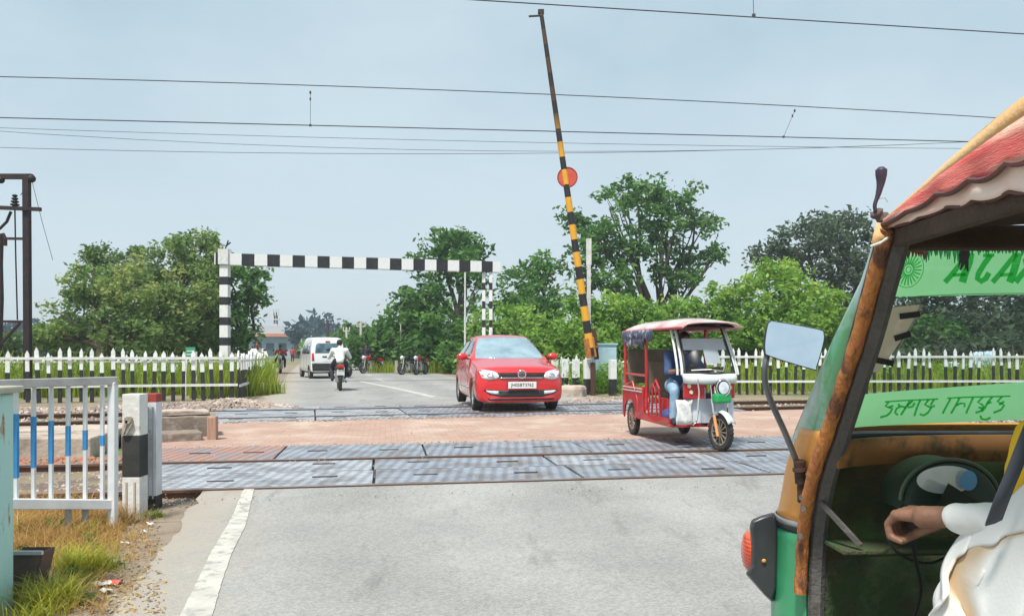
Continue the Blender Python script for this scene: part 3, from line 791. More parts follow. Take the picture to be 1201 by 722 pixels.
tree('leafy_bush', 'large yellowish green bush left of the wing mirror',
     [bl(905, 345, 34, 34, 34, .75), bl(940, 350, 34, 36, 32, .8), bl(975, 362, 34, 28, 28, .7), bl(885, 380, 33, 30, 26, .6), bl(930, 385, 33, 44, 24, .55), bl(985, 392, 34, 26, 20, .6), bl(920, 322, 35, 26, 18, .8), bl(870, 345, 35, 20, 20, .7)],
     (P(930, 430, 34).x, 34, 0), L_bright, leaf=.14, nper=30, clump=.55, trunk=.2, cat='bush')
tree('shade_tree', 'dull dark green tree with bare branch tips behind the large yellowish bush',
     [bl(940, 285, 50, 44, 24, .45), bl(985, 278, 50, 40, 24, .45), bl(905, 300, 50, 28, 20, .4), bl(1020, 300, 50, 32, 28, .4), bl(975, 315, 49, 44, 26, .4), bl(1010, 345, 49, 34, 30, .35), bl(960, 262, 51, 24, 10, .4), bl(1000, 258, 51, 22, 10, .4)],
     (P(985, 412, 50).x, 50, 0), L_dark, leaf=.2, nper=24, clump=.8, trunk=.34, hole=.3)
tree('shade_tree', 'dull bluish green tree seen through the left half of the rickshaw windscreen',
     [bl(1070, 330, 46, 40, 40, .4), bl(1110, 345, 46, 44, 40, .4), bl(1060, 380, 45, 40, 28, .4), bl(1130, 385, 45, 44, 26, .35), bl(1090, 300, 48, 44, 30, .4)],
     (P(1095, 412, 46).x, 46, 0), L_dark, leaf=.19, nper=26, clump=.75, trunk=.3)
tree('shade_tree', 'dull green tree at the right edge of the rickshaw windscreen',
     [bl(1175, 340, 44, 40, 40, .45), bl(1215, 350, 44, 40, 44, .45), bl(1170, 385, 43, 38, 26, .5), bl(1225, 390, 43, 40, 26, .45), bl(1260, 350, 45, 30, 40, .4)],
     (P(1200, 412, 44).x, 44, 0), L_dark, leaf=.18, nper=26, clump=.7, trunk=.28)
for i, (a_, b_, rr, lab) in enumerate(((1330, 300, 46, 'tall'), (1450, 330, 50, 'spreading'))):
    tree('shade_tree', lab + ' green tree beyond the right end of the fence', [bl(a_ - 40, b_ + 30, 45, 40, 36, .45), bl(a_ + 30, b_ + 20, 45, 44, 40, .45), bl(a_, b_ + 70, 44, 60, 36, .4)],
         (P(a_, 412, 45).x, 45, 0), L_dark, leaf=.2, nper=20, clump=.85, trunk=.3)
for i, (a_, lab) in enumerate(((-120, 'broad'), (-300, 'dense'))):
    tree('mango_tree', lab + ' olive tree beyond the left end of the fence', [bl(a_ - 40, 350, 45, 44, 36, .45), bl(a_ + 30, 340, 45, 44, 40, .45), bl(a_, 385, 44, 70, 30, .4)],
         (P(a_, 412, 45).x, 45, 0), L_olive, leaf=.2, nper=20, clump=.85, trunk=.3)
# hedge line filling the depth behind the fences
def hedge(name, label, cat, x0, x1, y0, y1, h, n, leafm, leaf, nper, li, clump=.5):
    t_ = thing(name, label, cat, ((x0 + x1) / 2, (y0 + y1) / 2, 0))
    cl = []
    for _ in range(n):
        s = random.random(); x = x0 + (x1 - x0) * s; y = y0 + (y1 - y0) * s + U(-1.2, 1.2)
        hh = h * (.75 + .5 * noise.noise(Vector((x * .35, y * .35, 1))))
        z = U(.0, 1) ** .7 * hh
        cl.append(((x - t_.location.x, y - t_.location.y, z), clump * U(.6, 1.2), li + U(-.25, .25)))
    vs, qs, va = leaves(cl, nper, leaf, 1.0)
    np_mesh('foliage', vs, qs, leafm, t_, attr=va)
    g = MB()
    for _ in range(1):
        s = .5; x = (x0 + (x1 - x0) * s) - t_.location.x; y = (y0 + (y1 - y0) * s) - t_.location.y
        limb(g, (x, y, 0), (x + U(-.4, .4), y, h * .8), .05, .015, .1, n=5)
    g.build('stem', m_bark, t_)
    return t_
hedge('hedge', 'dark leafy undergrowth below the left mango trees', 'hedge', -28, -15.5, 39, 41, 2.6, 520, L_olive, .15, 24, .3)
hedge('hedge', 'deep green undergrowth behind the parked motorcycles', 'hedge', -10.5, 1.0, 50, 45, 3.4, 560, L_deep, .2, 22, .6, .7)
hedge('hedge', 'deep green undergrowth behind the raised barrier', 'hedge', 1.0, 12, 43, 40, 3.2, 620, L_mid, .18, 24, .35, .6)
hedge('hedge', 'deep green undergrowth below the large yellowish bush', 'hedge', 11, 22, 38, 38, 3.0, 620, L_mid, .17, 24, .35, .6)
hedge('hedge', 'dull undergrowth seen through the rickshaw windscreen', 'hedge', 18, 42, 37, 36, 2.6, 700, L_dark, .17, 22, .4, .6)

# far woodland belt round the horizon
cl = []
for _ in range(1500):
    a_ = U(-46, 60); d_ = U(150, 200)
    if -21.5 < a_ < -15.5: continue
    x = d_ * math.sin(R(a_)); y = d_ * math.cos(R(a_))
    hh = 6 + 5 * noise.noise(Vector((a_ * .25, 3, 0)))
    cl.append(((x, y, U(0.2, 1) * hh), 2.2, U(.1, .8)))
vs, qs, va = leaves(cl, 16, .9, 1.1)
o = np_mesh('far_woodland', vs, qs, L_haze, attr=va); tag(o, 'bluish green far woodland along the horizon', 'woodland', kind='stuff')

# tall grass behind the fences: real blades
def grass(name, regions, leafm, label, hmin, hmax, wdt=.02, lean=.35):
    V = []; Q = []; A = []
    for (n, fn, li, hs) in regions:
        for _ in range(n):
            x, y = fn(); h = U(hmin, hmax) * hs * (.7 + .6 * max(0, .5 + noise.noise(Vector((x * .8, y * .8, 4)))))
            a = U(0, 2 * PI); dx, dy = math.cos(a), math.sin(a); w = wdt * U(.6, 1.4); lx, ly = U(-lean, lean) * h, U(-lean, lean) * h
            b = len(V)
            V += [(x - dx * w, y - dy * w, 0), (x + dx * w, y + dy * w, 0), (x + dx * w * .7 + lx * .4, y + dy * w * .7 + ly * .4, h * .6), (x - dx * w * .7 + lx * .4, y - dy * w * .7 + ly * .4, h * .6),
                  (x + lx + dx * w * .2, y + ly, h), (x + lx - dx * w * .2, y + ly, h)]
            Q += [(b, b + 1, b + 2, b + 3), (b + 3, b + 2, b + 4, b + 5)]
            v = min(1, max(0, li + U(-.25, .25))); A += [v * .8] * 2 + [v] * 4
    return tag(np_mesh(name, V, Q, leafm, attr=A), label, 'grass', kind='stuff')
L_grass = leafmat('yellow_green_grass', (0.10, 0.19, 0.02), (0.42, 0.50, 0.06), (0.60, 0.58, 0.15))
def reg(x0, x1, y0, y1): return lambda: (U(x0, x1), U(y0, y1))
def band(p, q, w0, w1):
    p = Vector(p); q = Vector(q); d = (q - p); n = Vector((-d.y, d.x)).normalized()
    def f():
        r = p + d * random.random() + n * U(w0, w1); return (r.x, r.y)
    return f
grass('tall_grass', [(9000, band((-20, 17.2), (-6.6, 21.2), .2, 5), .6, 1), (6000, band((2.5, 23.2), (30, 25), -1.4, 5), .6, 1),
                     (2600, band((-.3, 32), (6, 26), -1, 2.5), .45, .8), (1300, band((-8, 42.5), (-1.5, 41.5), -.3, 2.5), .6, .8), (900, band((-7.8, 19.5), (-6.9, 22), -.5, .5), .5, .7)],
      L_grass, 'yellow green tall grass behind the picket fences', .45, 1.0)
# leafy weeds in that grass
cl = []
for (n, f, z) in ((420, band((-20, 17.6), (-6.8, 21.4), .6, 4), .8), (520, band((3.0, 22.6), (30, 25), 0, 3), .75), (160, band((1.0, 22.5), (5, 21.6), -.4, 1.0), .8), (120, band((.5, 31), (4, 27), 0, 2), .9)):
    for _ in range(n):
        x, y = f(); cl.append(((x, y, U(.05, z)), U(.14, .34), U(.3, .9)))
vs, qs, va = leaves(cl, 30, .055, 1.0, asp=.5)
tag(np_mesh('leafy_weeds', vs, qs, L_bright, attr=va), 'low leafy weeds among the tall grass by the fences', 'weeds', kind='stuff')

# damp air over the whole place
g = MB(); g.box((0, 410, 8.0), (860, 980, 18.0))
hz_o = g.build('haze', bpy.data.materials.new('haze'), origin=(0, 0, 0)); hm = hz_o.data.materials[0]; hm.use_nodes = True
for nn in list(hm.node_tree.nodes):
    if nn.type != 'OUTPUT_MATERIAL': hm.node_tree.nodes.remove(nn)
pv = hm.node_tree.nodes.new('ShaderNodeVolumePrincipled'); pv.inputs['Color'].default_value = (.82, .90, .96, 1); pv.inputs['Density'].default_value = .0012; pv.inputs['Anisotropy'].default_value = .3
hm.node_tree.links.new(pv.outputs[0], [q for q in hm.node_tree.nodes if q.type == 'OUTPUT_MATERIAL'][0].inputs['Volume'])
tag(hz_o, kind='stuff')

# ------------------------------------------------------------------ fences
m_pick = bands('white_over_black_picket', (0.02, 0.02, 0.022), (0.78, 0.79, 0.79), 2, 10.0, .062, 0.0, dirt=.08, noise_s=9)
m_pickw = mat('white_picket_paint', (0.78, 0.79, 0.79), (0.6, 0.6, 0.58), scale=7, rough=.6)
def fence(label, a, b, spacing, h, w, name='picket_fence', mt=None, rails=(.78, .30), ragged=.03, group=None, split=None, depth=.035, railm=None):
    a = Vector((a[0], a[1], 0)); b = Vector((b[0], b[1], 0)); d = b - a; L = d.length; ang = math.atan2(d.y, d.x); d.normalize()
    t = thing(name, label, 'fence', a, 0, group)
    g = MB(); dr = h * .93
    g.prism([(-w / 2, 0), (w / 2, 0), (w / 2, h - .09), (0, h), (-w / 2, h - .09)], -depth / 2, depth / 2, 'Y')
    mts = mt or m_pick
    n = int(L / spacing); first = None
    for i in range(n + 1):
        if i and random.random() < .05: continue
        u = i * spacing + U(-.02, .02); rz = ang + U(-.05, .05); loc = Vector((d.x * u, d.y * u, U(-ragged, ragged)))
        if first is None:
            first = g.build('picket', mts, t); first.location = loc; first.rotation_euler = (U(-.01, .01), U(-.02, .02), rz)
        else: inst(first, 'picket', t, loc, (U(-.03, .03), U(-.05, .05), rz), (U(.78, 1.15), 1, U(.94, 1.05)))
    nrm = Vector((-d.y, d.x, 0))
    for z in rails:
        r = MB(); r.bar(nrm * (-depth * .5 - .02) + Vector((0, 0, h * z)), d * L + nrm * (-depth * .5 - .02) + Vector((0, 0, h * z)), .03, .06)
        r.build('rail', railm or m_pickw, t)
    return t
m_pickL = bands('white_over_black_picket_left', (0.02, 0.02, 0.022), (0.78, 0.79, 0.79), 2, 10.0, .075, 0.0, dirt=.08, noise_s=9)
fence('white picket fence with black feet behind the left ballast, in front of the electric pole', (-20, 15.5), (-6.75, 18.9), .222, 1.24, .085, mt=m_pickL, rails=(.84, .31))
fence('short white picket fence running back along the left road edge', (-6.75, 18.9), (-7.9, 24.5), .25, 1.15, .085, mt=m_pickL, rails=(.84, .31))
fence('second white picket fence standing in the tall grass behind the front left fence', (-17, 23.2), (-7.9, 24.5), .24, 1.05, .09, mt=m_pickw, rails=(.84, .35))
fence('long white picket fence with black feet on the right, seen behind the wing mirror', (5.6, 21.2), (28, 21.9), .225, 1.24, .075, mt=bands('white_over_black_picket_right', (0.02, 0.02, 0.022), (0.78, 0.79, 0.79), 2, 10.0, .078, 0.0, dirt=.05), rails=(.85, .3))
fence('white picket fence half hidden by weeds between the red car and the red rickshaw', (1.55, 24.3), (5.6, 21.2), .3, 1.05, .07, mt=m_pickw, rails=(.82, .32))

# ------------------------------------------------------------------ bollards right of the road
m_boll = bands('white_over_black_post', (0.018, 0.018, 0.02), (0.75, 0.76, 0.76), 2, 10.0, .046, 0, dirt=.1)
def post(name, label, cat, loc, w, h, m, bev=.012, rz=0.0, group=None, top=None):
    g = MB(); g.box((0, 0, h / 2), (w, w, h)); 
    if top: g.add([(-w / 2, -w / 2, h), (w / 2, -w / 2, h), (w / 2, w / 2, h), (-w / 2, w / 2, h), (0, 0, h + top)], [(0, 1, 4), (1, 2, 4), (2, 3, 4), (3, 0, 4)])
    o = g.build(name, m, bevel=bev, origin=(0, 0, 0)); o.location = loc; o.rotation_euler = (0, 0, rz)
    return tag(o, label, cat, group)
labs = ['black and white square bollard nearest the red car', 'second black and white bollard right of the red car', 'third black and white bollard from the red car, left of the barrier base',
        'black and white bollard directly in front of the barrier base', 'black and white bollard right of the barrier base, among weeds']
for (px, Y, lab) in zip((650.5, 662, 675.5, 689, 718.5), (22.4, 22.2, 22.0, 21.2, 21.0), labs):
    p = P(px, 412, Y); post('bollard', lab, 'bollard', (p.x, Y, 0), .18, .98, m_boll, rz=R(15), group='bollards beside the barrier')
p = P(733, 412, 22.2)
w_ = post('marker_post', 'white marker post with small red lettering, just left of the red rickshaw', 'post', (p.x, 22.2, -.25), .2, 1.15, M['white'], top=.05)
g = MB(); g.box((0, -.103, .98), (.2, .008, .05))
g.build('red_band', M['cloth_red'], w_)
g = MB()
for k in range(7): g.box((0.02, -.104, .86 - k * .09), (.05, .006, .045))
g.build('lettering', M['blackpaint'], w_)

# ------------------------------------------------------------------ height gauge over the road
gp0 = P(264, 412, 28.2); gp1 = P(571.5, 412, 30.6)
t = thing('height_gauge', 'black and white striped height gauge frame spanning the road', 'height gauge', (gp0.x, gp0.y, 0))
O_ = Vector((gp0.x, gp0.y, 0))
zl = P(264, 304, 28.2).z; zr = P(571, 313, 30.6).z
m_gp = bands('black_white_post_bands', (0.015, 0.015, 0.02), (0.75, 0.76, 0.76), 2, .74, .40, 0.05, dirt=.06)
for (x, y, ztop, lab) in ((0, 0, zl + .2, 'l'), (gp1.x - gp0.x, gp1.y - gp0.y, zr - .2, 'r')):
    if lab == 'l':
        g = MB(); g.box((0, 0, ztop / 2), (.30, .30, ztop)); g.build('post', m_gp, t).location = (x, y, 0)
        g = MB(); g.box((0, -.02, ztop - .12), (.36, .40, .56)); g.build('joint_box', M['white'], t)
        g = MB(); g.bar((0, 0, ztop + .15), (.12, 0, ztop + .5), .05, .03); g.bar((.02, 0, ztop + .28), (.2, 0, ztop + .42), .09, .03); g.build('bracket', M['pole_dark'], t)
    else:
        for k in (-.14, .14):
            g = MB(); g.box((0, 0, ztop / 2), (.13, .18, ztop)); o = g.build('post', m_gp, t); o.location = (x + k, y, 0)
        g = MB()
        zz = [(x + (.14 if q % 2 else -.14), y, .4 + q * .22) for q in range(18)]; g.tube(zz, .018, n=5)
        g.build('lacing', M['white'], t)
m_gb = bands('black_white_beam_bands', (0.015, 0.015, 0.02), (0.75, 0.76, 0.76), 1, .90, .5, 0.3, dirt=.04)
g = MB(); d = Vector((gp1.x - gp0.x, gp1.y - gp0.y, zr - zl)); L = d.length + .85
g.box((0, L / 2 - .35, 0), (.34, L, .42)); o = g.build('beam', m_gb, t); o.location = (0, 0, zl)
dd = d.normalized(); o.rotation_mode = 'QUATERNION'; o.rotation_quaternion = dd.to_track_quat('Y', 'Z')

# ------------------------------------------------------------------ raised barrier
pb = P(693.5, 417, 21); pt = P(634.5, 14, 20.3)
pb_g = Vector((pb.x + .06, pb.y, 0))
t = thing('level_crossing_barrier', 'raised yellow and black level crossing barrier boom with a round red disc', 'barrier', pb_g)
bd = (pt - pb); Lb = bd.length
g = MB(); K = 40
g.tube([(0, 0, Lb * i / K) for i in range(K + 1)], [.115 - .06 * i / K for i in range(K + 1)], n=10)
m_boom = bands('yellow_black_boom_bands', (0.02, 0.018, 0.02), (0.80, 0.40, 0.03), 2, .74, .46, .1, dirt=.05, dirtc=(.2, .1, .05))
# darker upper half of the boom
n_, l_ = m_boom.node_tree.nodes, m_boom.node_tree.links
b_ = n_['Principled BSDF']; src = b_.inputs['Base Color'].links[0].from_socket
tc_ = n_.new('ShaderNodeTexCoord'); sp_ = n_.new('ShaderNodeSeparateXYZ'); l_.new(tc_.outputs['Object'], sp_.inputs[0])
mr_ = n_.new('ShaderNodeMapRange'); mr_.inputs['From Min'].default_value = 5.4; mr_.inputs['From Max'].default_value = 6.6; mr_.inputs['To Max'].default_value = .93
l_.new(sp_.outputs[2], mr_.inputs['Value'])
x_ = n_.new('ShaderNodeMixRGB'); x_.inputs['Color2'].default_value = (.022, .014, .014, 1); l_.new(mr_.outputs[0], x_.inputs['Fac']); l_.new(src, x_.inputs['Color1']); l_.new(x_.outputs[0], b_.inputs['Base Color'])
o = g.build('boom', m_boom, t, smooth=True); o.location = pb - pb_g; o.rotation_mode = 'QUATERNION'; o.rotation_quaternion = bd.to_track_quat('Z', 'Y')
bdn = bd.normalized()
g = MB(); g.bar(pt - bdn * .1, pt - bdn * .1 + Vector((-.34, 0, -.02)), .04, .04); g.box(pt, (.16, .1, .1)); g.build('tip_bar', M['pole_dark'], t, world=True)
pd = P(665.5, 208, 20.62)
g = MB(); g.cyl(pd + Vector((0, -.02, 0)), pd + Vector((0, .02, 0)), .25, n=28)
m_disc = mat('faded_red_disc', (0.62, 0.10, 0.05), (0.5, 0.06, 0.04), scale=5, rough=.5)
disc = g.build('red_disc', m_disc, t, world=True)
g = MB(); g.lathe([(.25, -.03), (.275, -.03), (.275, .03), (.25, .03), (.25, -.03)], pd, 'Y', 28); g.build('rim', mat('dark_red_rim', (.25, .02, .02), rough=.5), disc).location = -(pd - pd)
disc.children[0].data.transform(Matrix.Translation(-Vector(t.location)))
m_orange = mat('orange_casting', (0.62, 0.22, 0.03), (0.35, 0.12, 0.04), scale=6, rough=.6)
m_bcast = mat('brown_casting', (0.07, 0.03, 0.02), rough=.7)
g = MB(); q = pb + bdn * .5
g.bar(q, pb - bdn * .05, .19, .24); g.build('boom_socket', m_orange, t, world=True, bevel=.02)
g = MB(); g.bar(pb + Vector((-.15, .10, .85)), pb + Vector((-.07, .10, .1)), .03, .14); g.bar(pb + Vector((.06, .10, .75)), pb + Vector((.16, .10, -.1)), .03, .14)
g.cyl(pb + Vector((-.15, 0, .22)), pb + Vector((.19, 0, .22)), .06, n=14)
g.build('side_plate', m_bcast, t, world=True, bevel=.01)
g = MB(); g.box((pb.x + .05, pb.y + .1, .45), (.13, .2, .9)); g.build('pedestal', m_bcast, t, world=True, bevel=.02)
# signal cabinet behind, mast
g = MB(); g.box((0, 0, .75), (.72, .4, 1.3)); g.box((0, 0, 1.42), (.80, .48, .05)); g.box((-.24, -.205, .75), (.18, .012, 1.1)); g.box((.14, -.205, .75), (.42, .012, 1.1))
o = g.build('signal_cabinet', mat('pale_blue_cabinet', (0.42, 0.60, 0.68), (0.35, 0.5, 0.58), scale=4, rough=.5), bevel=.01, origin=(0, 0, 0)); o.location = (P(708, 412, 23).x, 23.0, 0)
tag(o, 'pale blue signal cabinet just right of the barrier base', 'cabinet')
g = MB(); g.box((0, 0, 1.85), (.11, .09, 3.7)); g.box((0, 0, 4.0), (.15, .10, .75)); g.box((0, 0, .05), (.3, .3, .1))
o = g.build('thin_mast', M['white'], origin=(0, 0, 0)); o.location = (P(690.5, 412, 22.5).x, 22.5, 0)
o.scale = (1, 1, (P(690, 280, 22.5).z) / 4.37); tag(o, 'thin white mast standing behind the barrier boom', 'mast')

# ------------------------------------------------------------------ overhead wires
def wire(label, a, b, r, sag=0.0, n=24, ext=.6, group='overhead railway wires', name='overhead_wire'):
    a = Vector(a); b = Vector(b); d = b - a
    pts = []
    for i in range(n + 1):
        t_ = -ext + (1 + 2 * ext) * i / n; p = a + d * t_; p.z -= sag * (1 - (2 * t_ - 1) ** 2)
        pts.append(p)
    g = MB(); g.tube(pts, r, n=6)
    return tag(g.build(name, M['wire']), label, 'wire', group)
w1a = P(364, 105.5, 14.9); 
wire('highest wire, crossing only the top right corner of the picture', P(555, 0, 9.6), P(1201, 40, 10.6), .0075, 0)
wire('catenary wire that starts highest at the left edge', P(0, 90, 14.2), P(1165, 138, 16.8), .009, -.10)
wire('thick contact wire just below the catenary wire', P(0, 138, 14.2), P(1130, 166, 16.6), .010, -.0)
wire('fine upper power line below the contact wire', P(0, 150, 30), P(1100, 174, 32), .009, .12, group='thin power lines', name='power_line')
wire('fine middle power line, crossing the upper one', P(0, 154, 30), P(1100, 168, 33), .009, .55, group='thin power lines', name='power_line')
wire('lowest power line in the sky', P(0, 173, 30), P(1100, 168, 34), .010, .35, group='thin power lines', name='power_line')
def dropper(label, a, b):
    g = MB(); g.tube([a, b], .0045, n=5); g.box(a, (.03, .03, .05)); g.box(b, (.04, .03, .04)); g.box(Vector(a).lerp(Vector(b), .2), (.025, .025, .05))
    tag(g.build('wire_dropper', M['wire']), label, 'dropper', 'wire droppers')
dropper('short dropper joining two wires above the left trees', P(364, 108.5, 15.0), P(364, 147, 15.0))
dropper('slanting dropper joining two wires above the yellowish bush', P(932, 130, 16.3), P(919, 160.5, 16.2))
dropper('dropper hanging onto the highest wire near the top edge', P(883, -12, 10.1), P(884, 18.5, 10.1))

# ------------------------------------------------------------------ steel electric structure on the left
Yp = 19.2
t = thing('transformer_structure', 'dark steel electric pole structure cut by the left edge of the picture', 'electric pole', (P(33, 412, Yp).x, Yp, 0))
def Q(px, py, dy=0): return P(px, py, Yp + dy)
g = MB(); a = Q(33, 466); a.z = 0; g.bar(a, Q(31.3, 205), .15, .13, up=(0, 1, 0)); g.build('pole', M['pole_dark'], t, world=True)
g = MB(); a = Q(-42, 466); a.z = 0; g.bar(a, Q(-42, 205), .17, .15, up=(0, 1, 0)); g.build('pole', M['pole_dark'], t, world=True)
g = MB(); g.bar(Q(-60, 207), Q(38, 207), .12, .12); g.sphere(Q(37, 209.5), .1); g.sphere(Q(1, 211), .09); g.build('top_beam', M['pole_dark'], t, world=True)
g = MB(); g.bar(Q(-60, 241, -.1), Q(48, 245.5, -.1), .08, .09); g.build('cross_arm', M['pole_dark'], t, world=True)
for yy, x1 in ((279, 35), (376, 29)):
    g = MB(); g.bar(Q(-50, yy), Q(x1, yy + 1), .05, .06); g.build('strut', M['pole_dark'], t, world=True)
g = MB(); g.tube([Q(17.5, 243), Q(17.5, 228)], [.06, .03], n=8)
for k in range(4): g.sphere(Q(17.5, 240 - k * 3.5), (.11 - .015 * k, .11 - .015 * k, .035))
g.build('insulator', M['pole_dark'], t, world=True)
g = MB(); g.tube([Q(17.5, 243), Q(18.5, 300), Q(20.5, 375)], .018, n=5); g.build('cable', M['pole_dark'], t, world=True)
g = MB(); g.tube([Q(13, 248), Q(8, 260), Q(0, 268), Q(-15, 274)], .035, n=6); g.build('cable', M['pole_dark'], t, world=True)
g = MB(); g.tube([Q(2, 274), Q(1, 310), Q(2, 350), Q(0, 410)], .05, n=6)
g.tube([Q(3, 274), Q(6, 280), Q(6, 288)], .05, n=6); g.build('cable', M['pole_dark'], t, world=True)
g = MB(); g.bar(Q(2, 402), Q(24, 378), .05, .05); g.build('brace', M['pole_dark'], t, world=True)
g = MB(); g.tube([Q(24, 229), Q(36, 212)], .008, n=4); g.tube([Q(38, 214), Q(50, 262), Q(62, 305)], .006, n=4); g.build('fine_wire', M['pole_dark'], t, world=True)

# ------------------------------------------------------------------ far things
m_bluew = mat('faded_blue_wall', (0.22, 0.36, 0.48), (0.30, 0.42, 0.5), scale=.4, rough=.9)
m_orr = mat('orange_roof', (0.55, 0.26, 0.17), (0.45, 0.2, 0.13), scale=.6, rough=.8)
t = thing('roadside_building', 'blue walled building with an orange roof far down the road', 'building', (P(323, 412, 140).x, 140, 0))
g = MB(); g.box((0, 0, 1.9), (7.5, 6, 3.8)); g.build('wall', m_bluew, t)
g = MB(); g.box((0, -.4, 4.1), (9.5, 7.5, .55)); g.build('roof', m_orr, t)
g = MB(); g.box((-.5, 1.5, 5.1), (7.0, 3.5, 1.5)); g.build('upper_storey', mat('pale_blue_wall', (.42, .5, .56), rough=.9), t)
for k in (-2.2, 0, 2.2):
    g = MB(); g.box((k, -3.02, 1.6), (1.4, .1, 2.2)); g.build('shop_opening', mat('dim_opening', (.05, .08, .12), rough=.7), t)
g = MB(); g.box((0, 0, 1.5), (6, 5, 3)); g.box((0, 0, 3.1), (6.6, 5.6, .25))
o = g.build('roadside_building', mat('pale_pink_wall', (.5, .42, .38), rough=.9), origin=(0, 0, 0)); o.location = (P(378, 412, 150).x, 150, 0); tag(o, 'small pale building behind the white van, far down the road', 'building')
t = thing('telecom_tower', 'slim telecom tower rising behind the orange roofed building', 'tower', (P(323.5, 412, 170).x, 170, 0))
g = MB(); H = P(0, 366, 170).z
for s in (-.4, .4): g.bar((s, 0, 0), (s * .6, 0, H), .28, .28)
for k in range(14): g.bar((-.35 * (1 - k / 28), 0, k * H / 14), (.35 * (1 - k / 28), 0, (k + 1) * H / 14), .09, .09)
g.build('lattice', M['wire'], t)
g = MB()
for s in (-.55, 0, .55): g.box((s, -.3, H), (.28, .3, 1.4))
g.box((0, 0, H - 1.6), (1.6, .6, .25)); g.cyl((0, 0, H - 3), (0, -.5, H - 3), .5, n=12); g.build('antenna', M['white'], t)
m_conc2 = mat('pale_concrete_pole', (.55, .52, .47), rough=.9)
def pole(label, px, Y, ptop, w=.2, m=m_conc2, arm=0, name='concrete_pole', taper=.7, group=None):
    g = MB(); H = P(px, ptop, Y).z
    g.cyl((0, 0, 0), (0, 0, H), w / 2, w / 2 * taper, n=10)
    if arm:
        g.bar((-arm / 2, 0, H - .25), (arm / 2, 0, H - .25), .08, .08)
        for s in (-.45, 0, .45): g.cyl((s * arm, 0, H - .2), (s * arm, 0, H + .05), .05, n=6)
    o = g.build(name, m, origin=(0, 0, 0)); o.location = (P(px, 412, Y).x, Y, 0); return tag(o, label, 'pole', group)
pole('pale concrete electric pole to the right of the van, the nearer of two', 423.5, 50, 378, .24, arm=.6)
pole('pale concrete electric pole close to the right side of the van', 406.5, 56, 384, .22, arm=.5)
pole('thin pale pole beside the parked motorcycles', 470, 44, 378, .09)
pole('slim pale pole in front of the gauge side trees', 545.5, 36, 318, .11, m=M['white'])
pole('thick dark mast sticking up behind the van roof', 384, 70, 375, .28, m=M['wire'], name='dark_mast', taper=.9)
pole('faint distant pole left of the dark mast', 364, 120, 383, .2, m=M['wire'], arm=1.5)
pole('faint distant pole right of the dark mast', 390, 125, 381, .2, m=M['wire'], arm=1.5)
post('milestone', 'short pale stone post between the parked motorcycles', 'post', (P(465, 412, 41).x, 41, 0), .16, .72, M['concrete'])
# little green and white sign above the left fence
t = thing('roadside_sign', 'small green and white board above the left picket fence', 'sign', (P(224, 412, 21).x, 21, 0))
g = MB(); g.box((-.12, 0, .6), (.05, .05, 1.2)); g.box((.14, 0, .6), (.05, .05, 1.2)); g.build('sign_post', M['white'], t)
g = MB(); g.box((0, -.03, 1.17), (.26, .02, .30)); b1 = g.build('board', mat('green_board', (.05, .3, .16), rough=.5), t)
g = MB(); g.box((0, -.045, 1.21), (.18, .01, .03)); g.box((0, -.045, 1.12), (.2, .01, .03)); g.build('lettering', M['white'], b1)
# clothes drying behind the right fence
m_cl = mat('pale_blue_cloth', (.42, .60, .80), (.6, .72, .85), scale=4, rough=.95)
t = thing('clothes_line', 'pale blue clothes drying on a line behind the right fence', 'clothes line', (P(1143, 412, 30).x, 30, 0))
g = MB(); g.tube([(-1.5, 0, 1.28), (0, 0, 1.2), (1.5, 0, 1.3)], .01, n=5); g.build('line', M['wire'], t)
for s in (-1.5, 1.5):
    g = MB(); g.cyl((s, 0, 0), (s, 0, 1.4), .04, n=8); g.build('pole', m_bark, t)
for (x, w, h, z) in ((-.45, .55, .4, .75), (.15, .4, .8, 1.2), (.6, .45, 1.0, 1.22), (-.95, .35, .25, .8)):
    g = MB(); rows = [[(x - w / 2 + w * i / 8, .06 * math.sin(i * 1.9 + j * .4) * (.3 + j * .2), z - h * j / 5) for i in range(9)] for j in range(6)]
    g.grid(rows); g.build('cloth', m_cl, t, thick=.008, smooth=True)
g = MB()
o = post('white_block', 'small white block post behind the right fence near the drying clothes', 'post', (P(1184, 412, 27).x, 27, 0), .22, .5, M['white'])

# ------------------------------------------------------------------ near left: gate, posts, painted wall end
m_gate = mat('chipped_white_gate_paint', (.74, .76, .78), (.62, .64, .66), scale=8, rough=.5, c3=(.25, .17, .12), s3=16, lo3=.66, hi3=.78)
m_gateg = mat('grey_gate_top', (.30, .29, .28), (.4, .4, .4), scale=8, rough=.5)
m_gb2 = mat('blue_gate_paint', (.04, .24, .52), (.06, .3, .6), scale=9, rough=.5)
t = thing('metal_gate', 'low white metal gate with blue banded bars, standing in the dry grass', 'gate', (-2.66, 5.2, 0))
a_ = P(133, 618, 5.25); Yg = 5.2
def GP(px, py, Y=None):
    Y = Y or (4.75 + (px - 15) / 118 * .45); return P(px, py, Y)
g = MB(); g.bar(GP(-60, 452), GP(137, 446), .045, .055, up=(0, 0, 1)); g.build('top_bar', [m_gateg], t, world=True, bevel=.005)
g = MB(); g.bar(GP(-60, 590), GP(135, 591), .04, .065); g.build('bottom_bar', m_gate, t, world=True, bevel=.005)
g = MB(); g.bar(GP(132.5, 448), GP(132.5, 618), .05, .055, up=(0, 1, 0)); g.build('stile', m_gate, t, world=True, bevel=.005)
tops = {19: 485, 39.5: 488, 60: 493, 80: 499, 100: 504, 120: 510}; bots = {19: 560, 39.5: 548, 60: 543, 80: 534, 100: 527, 120: 522}
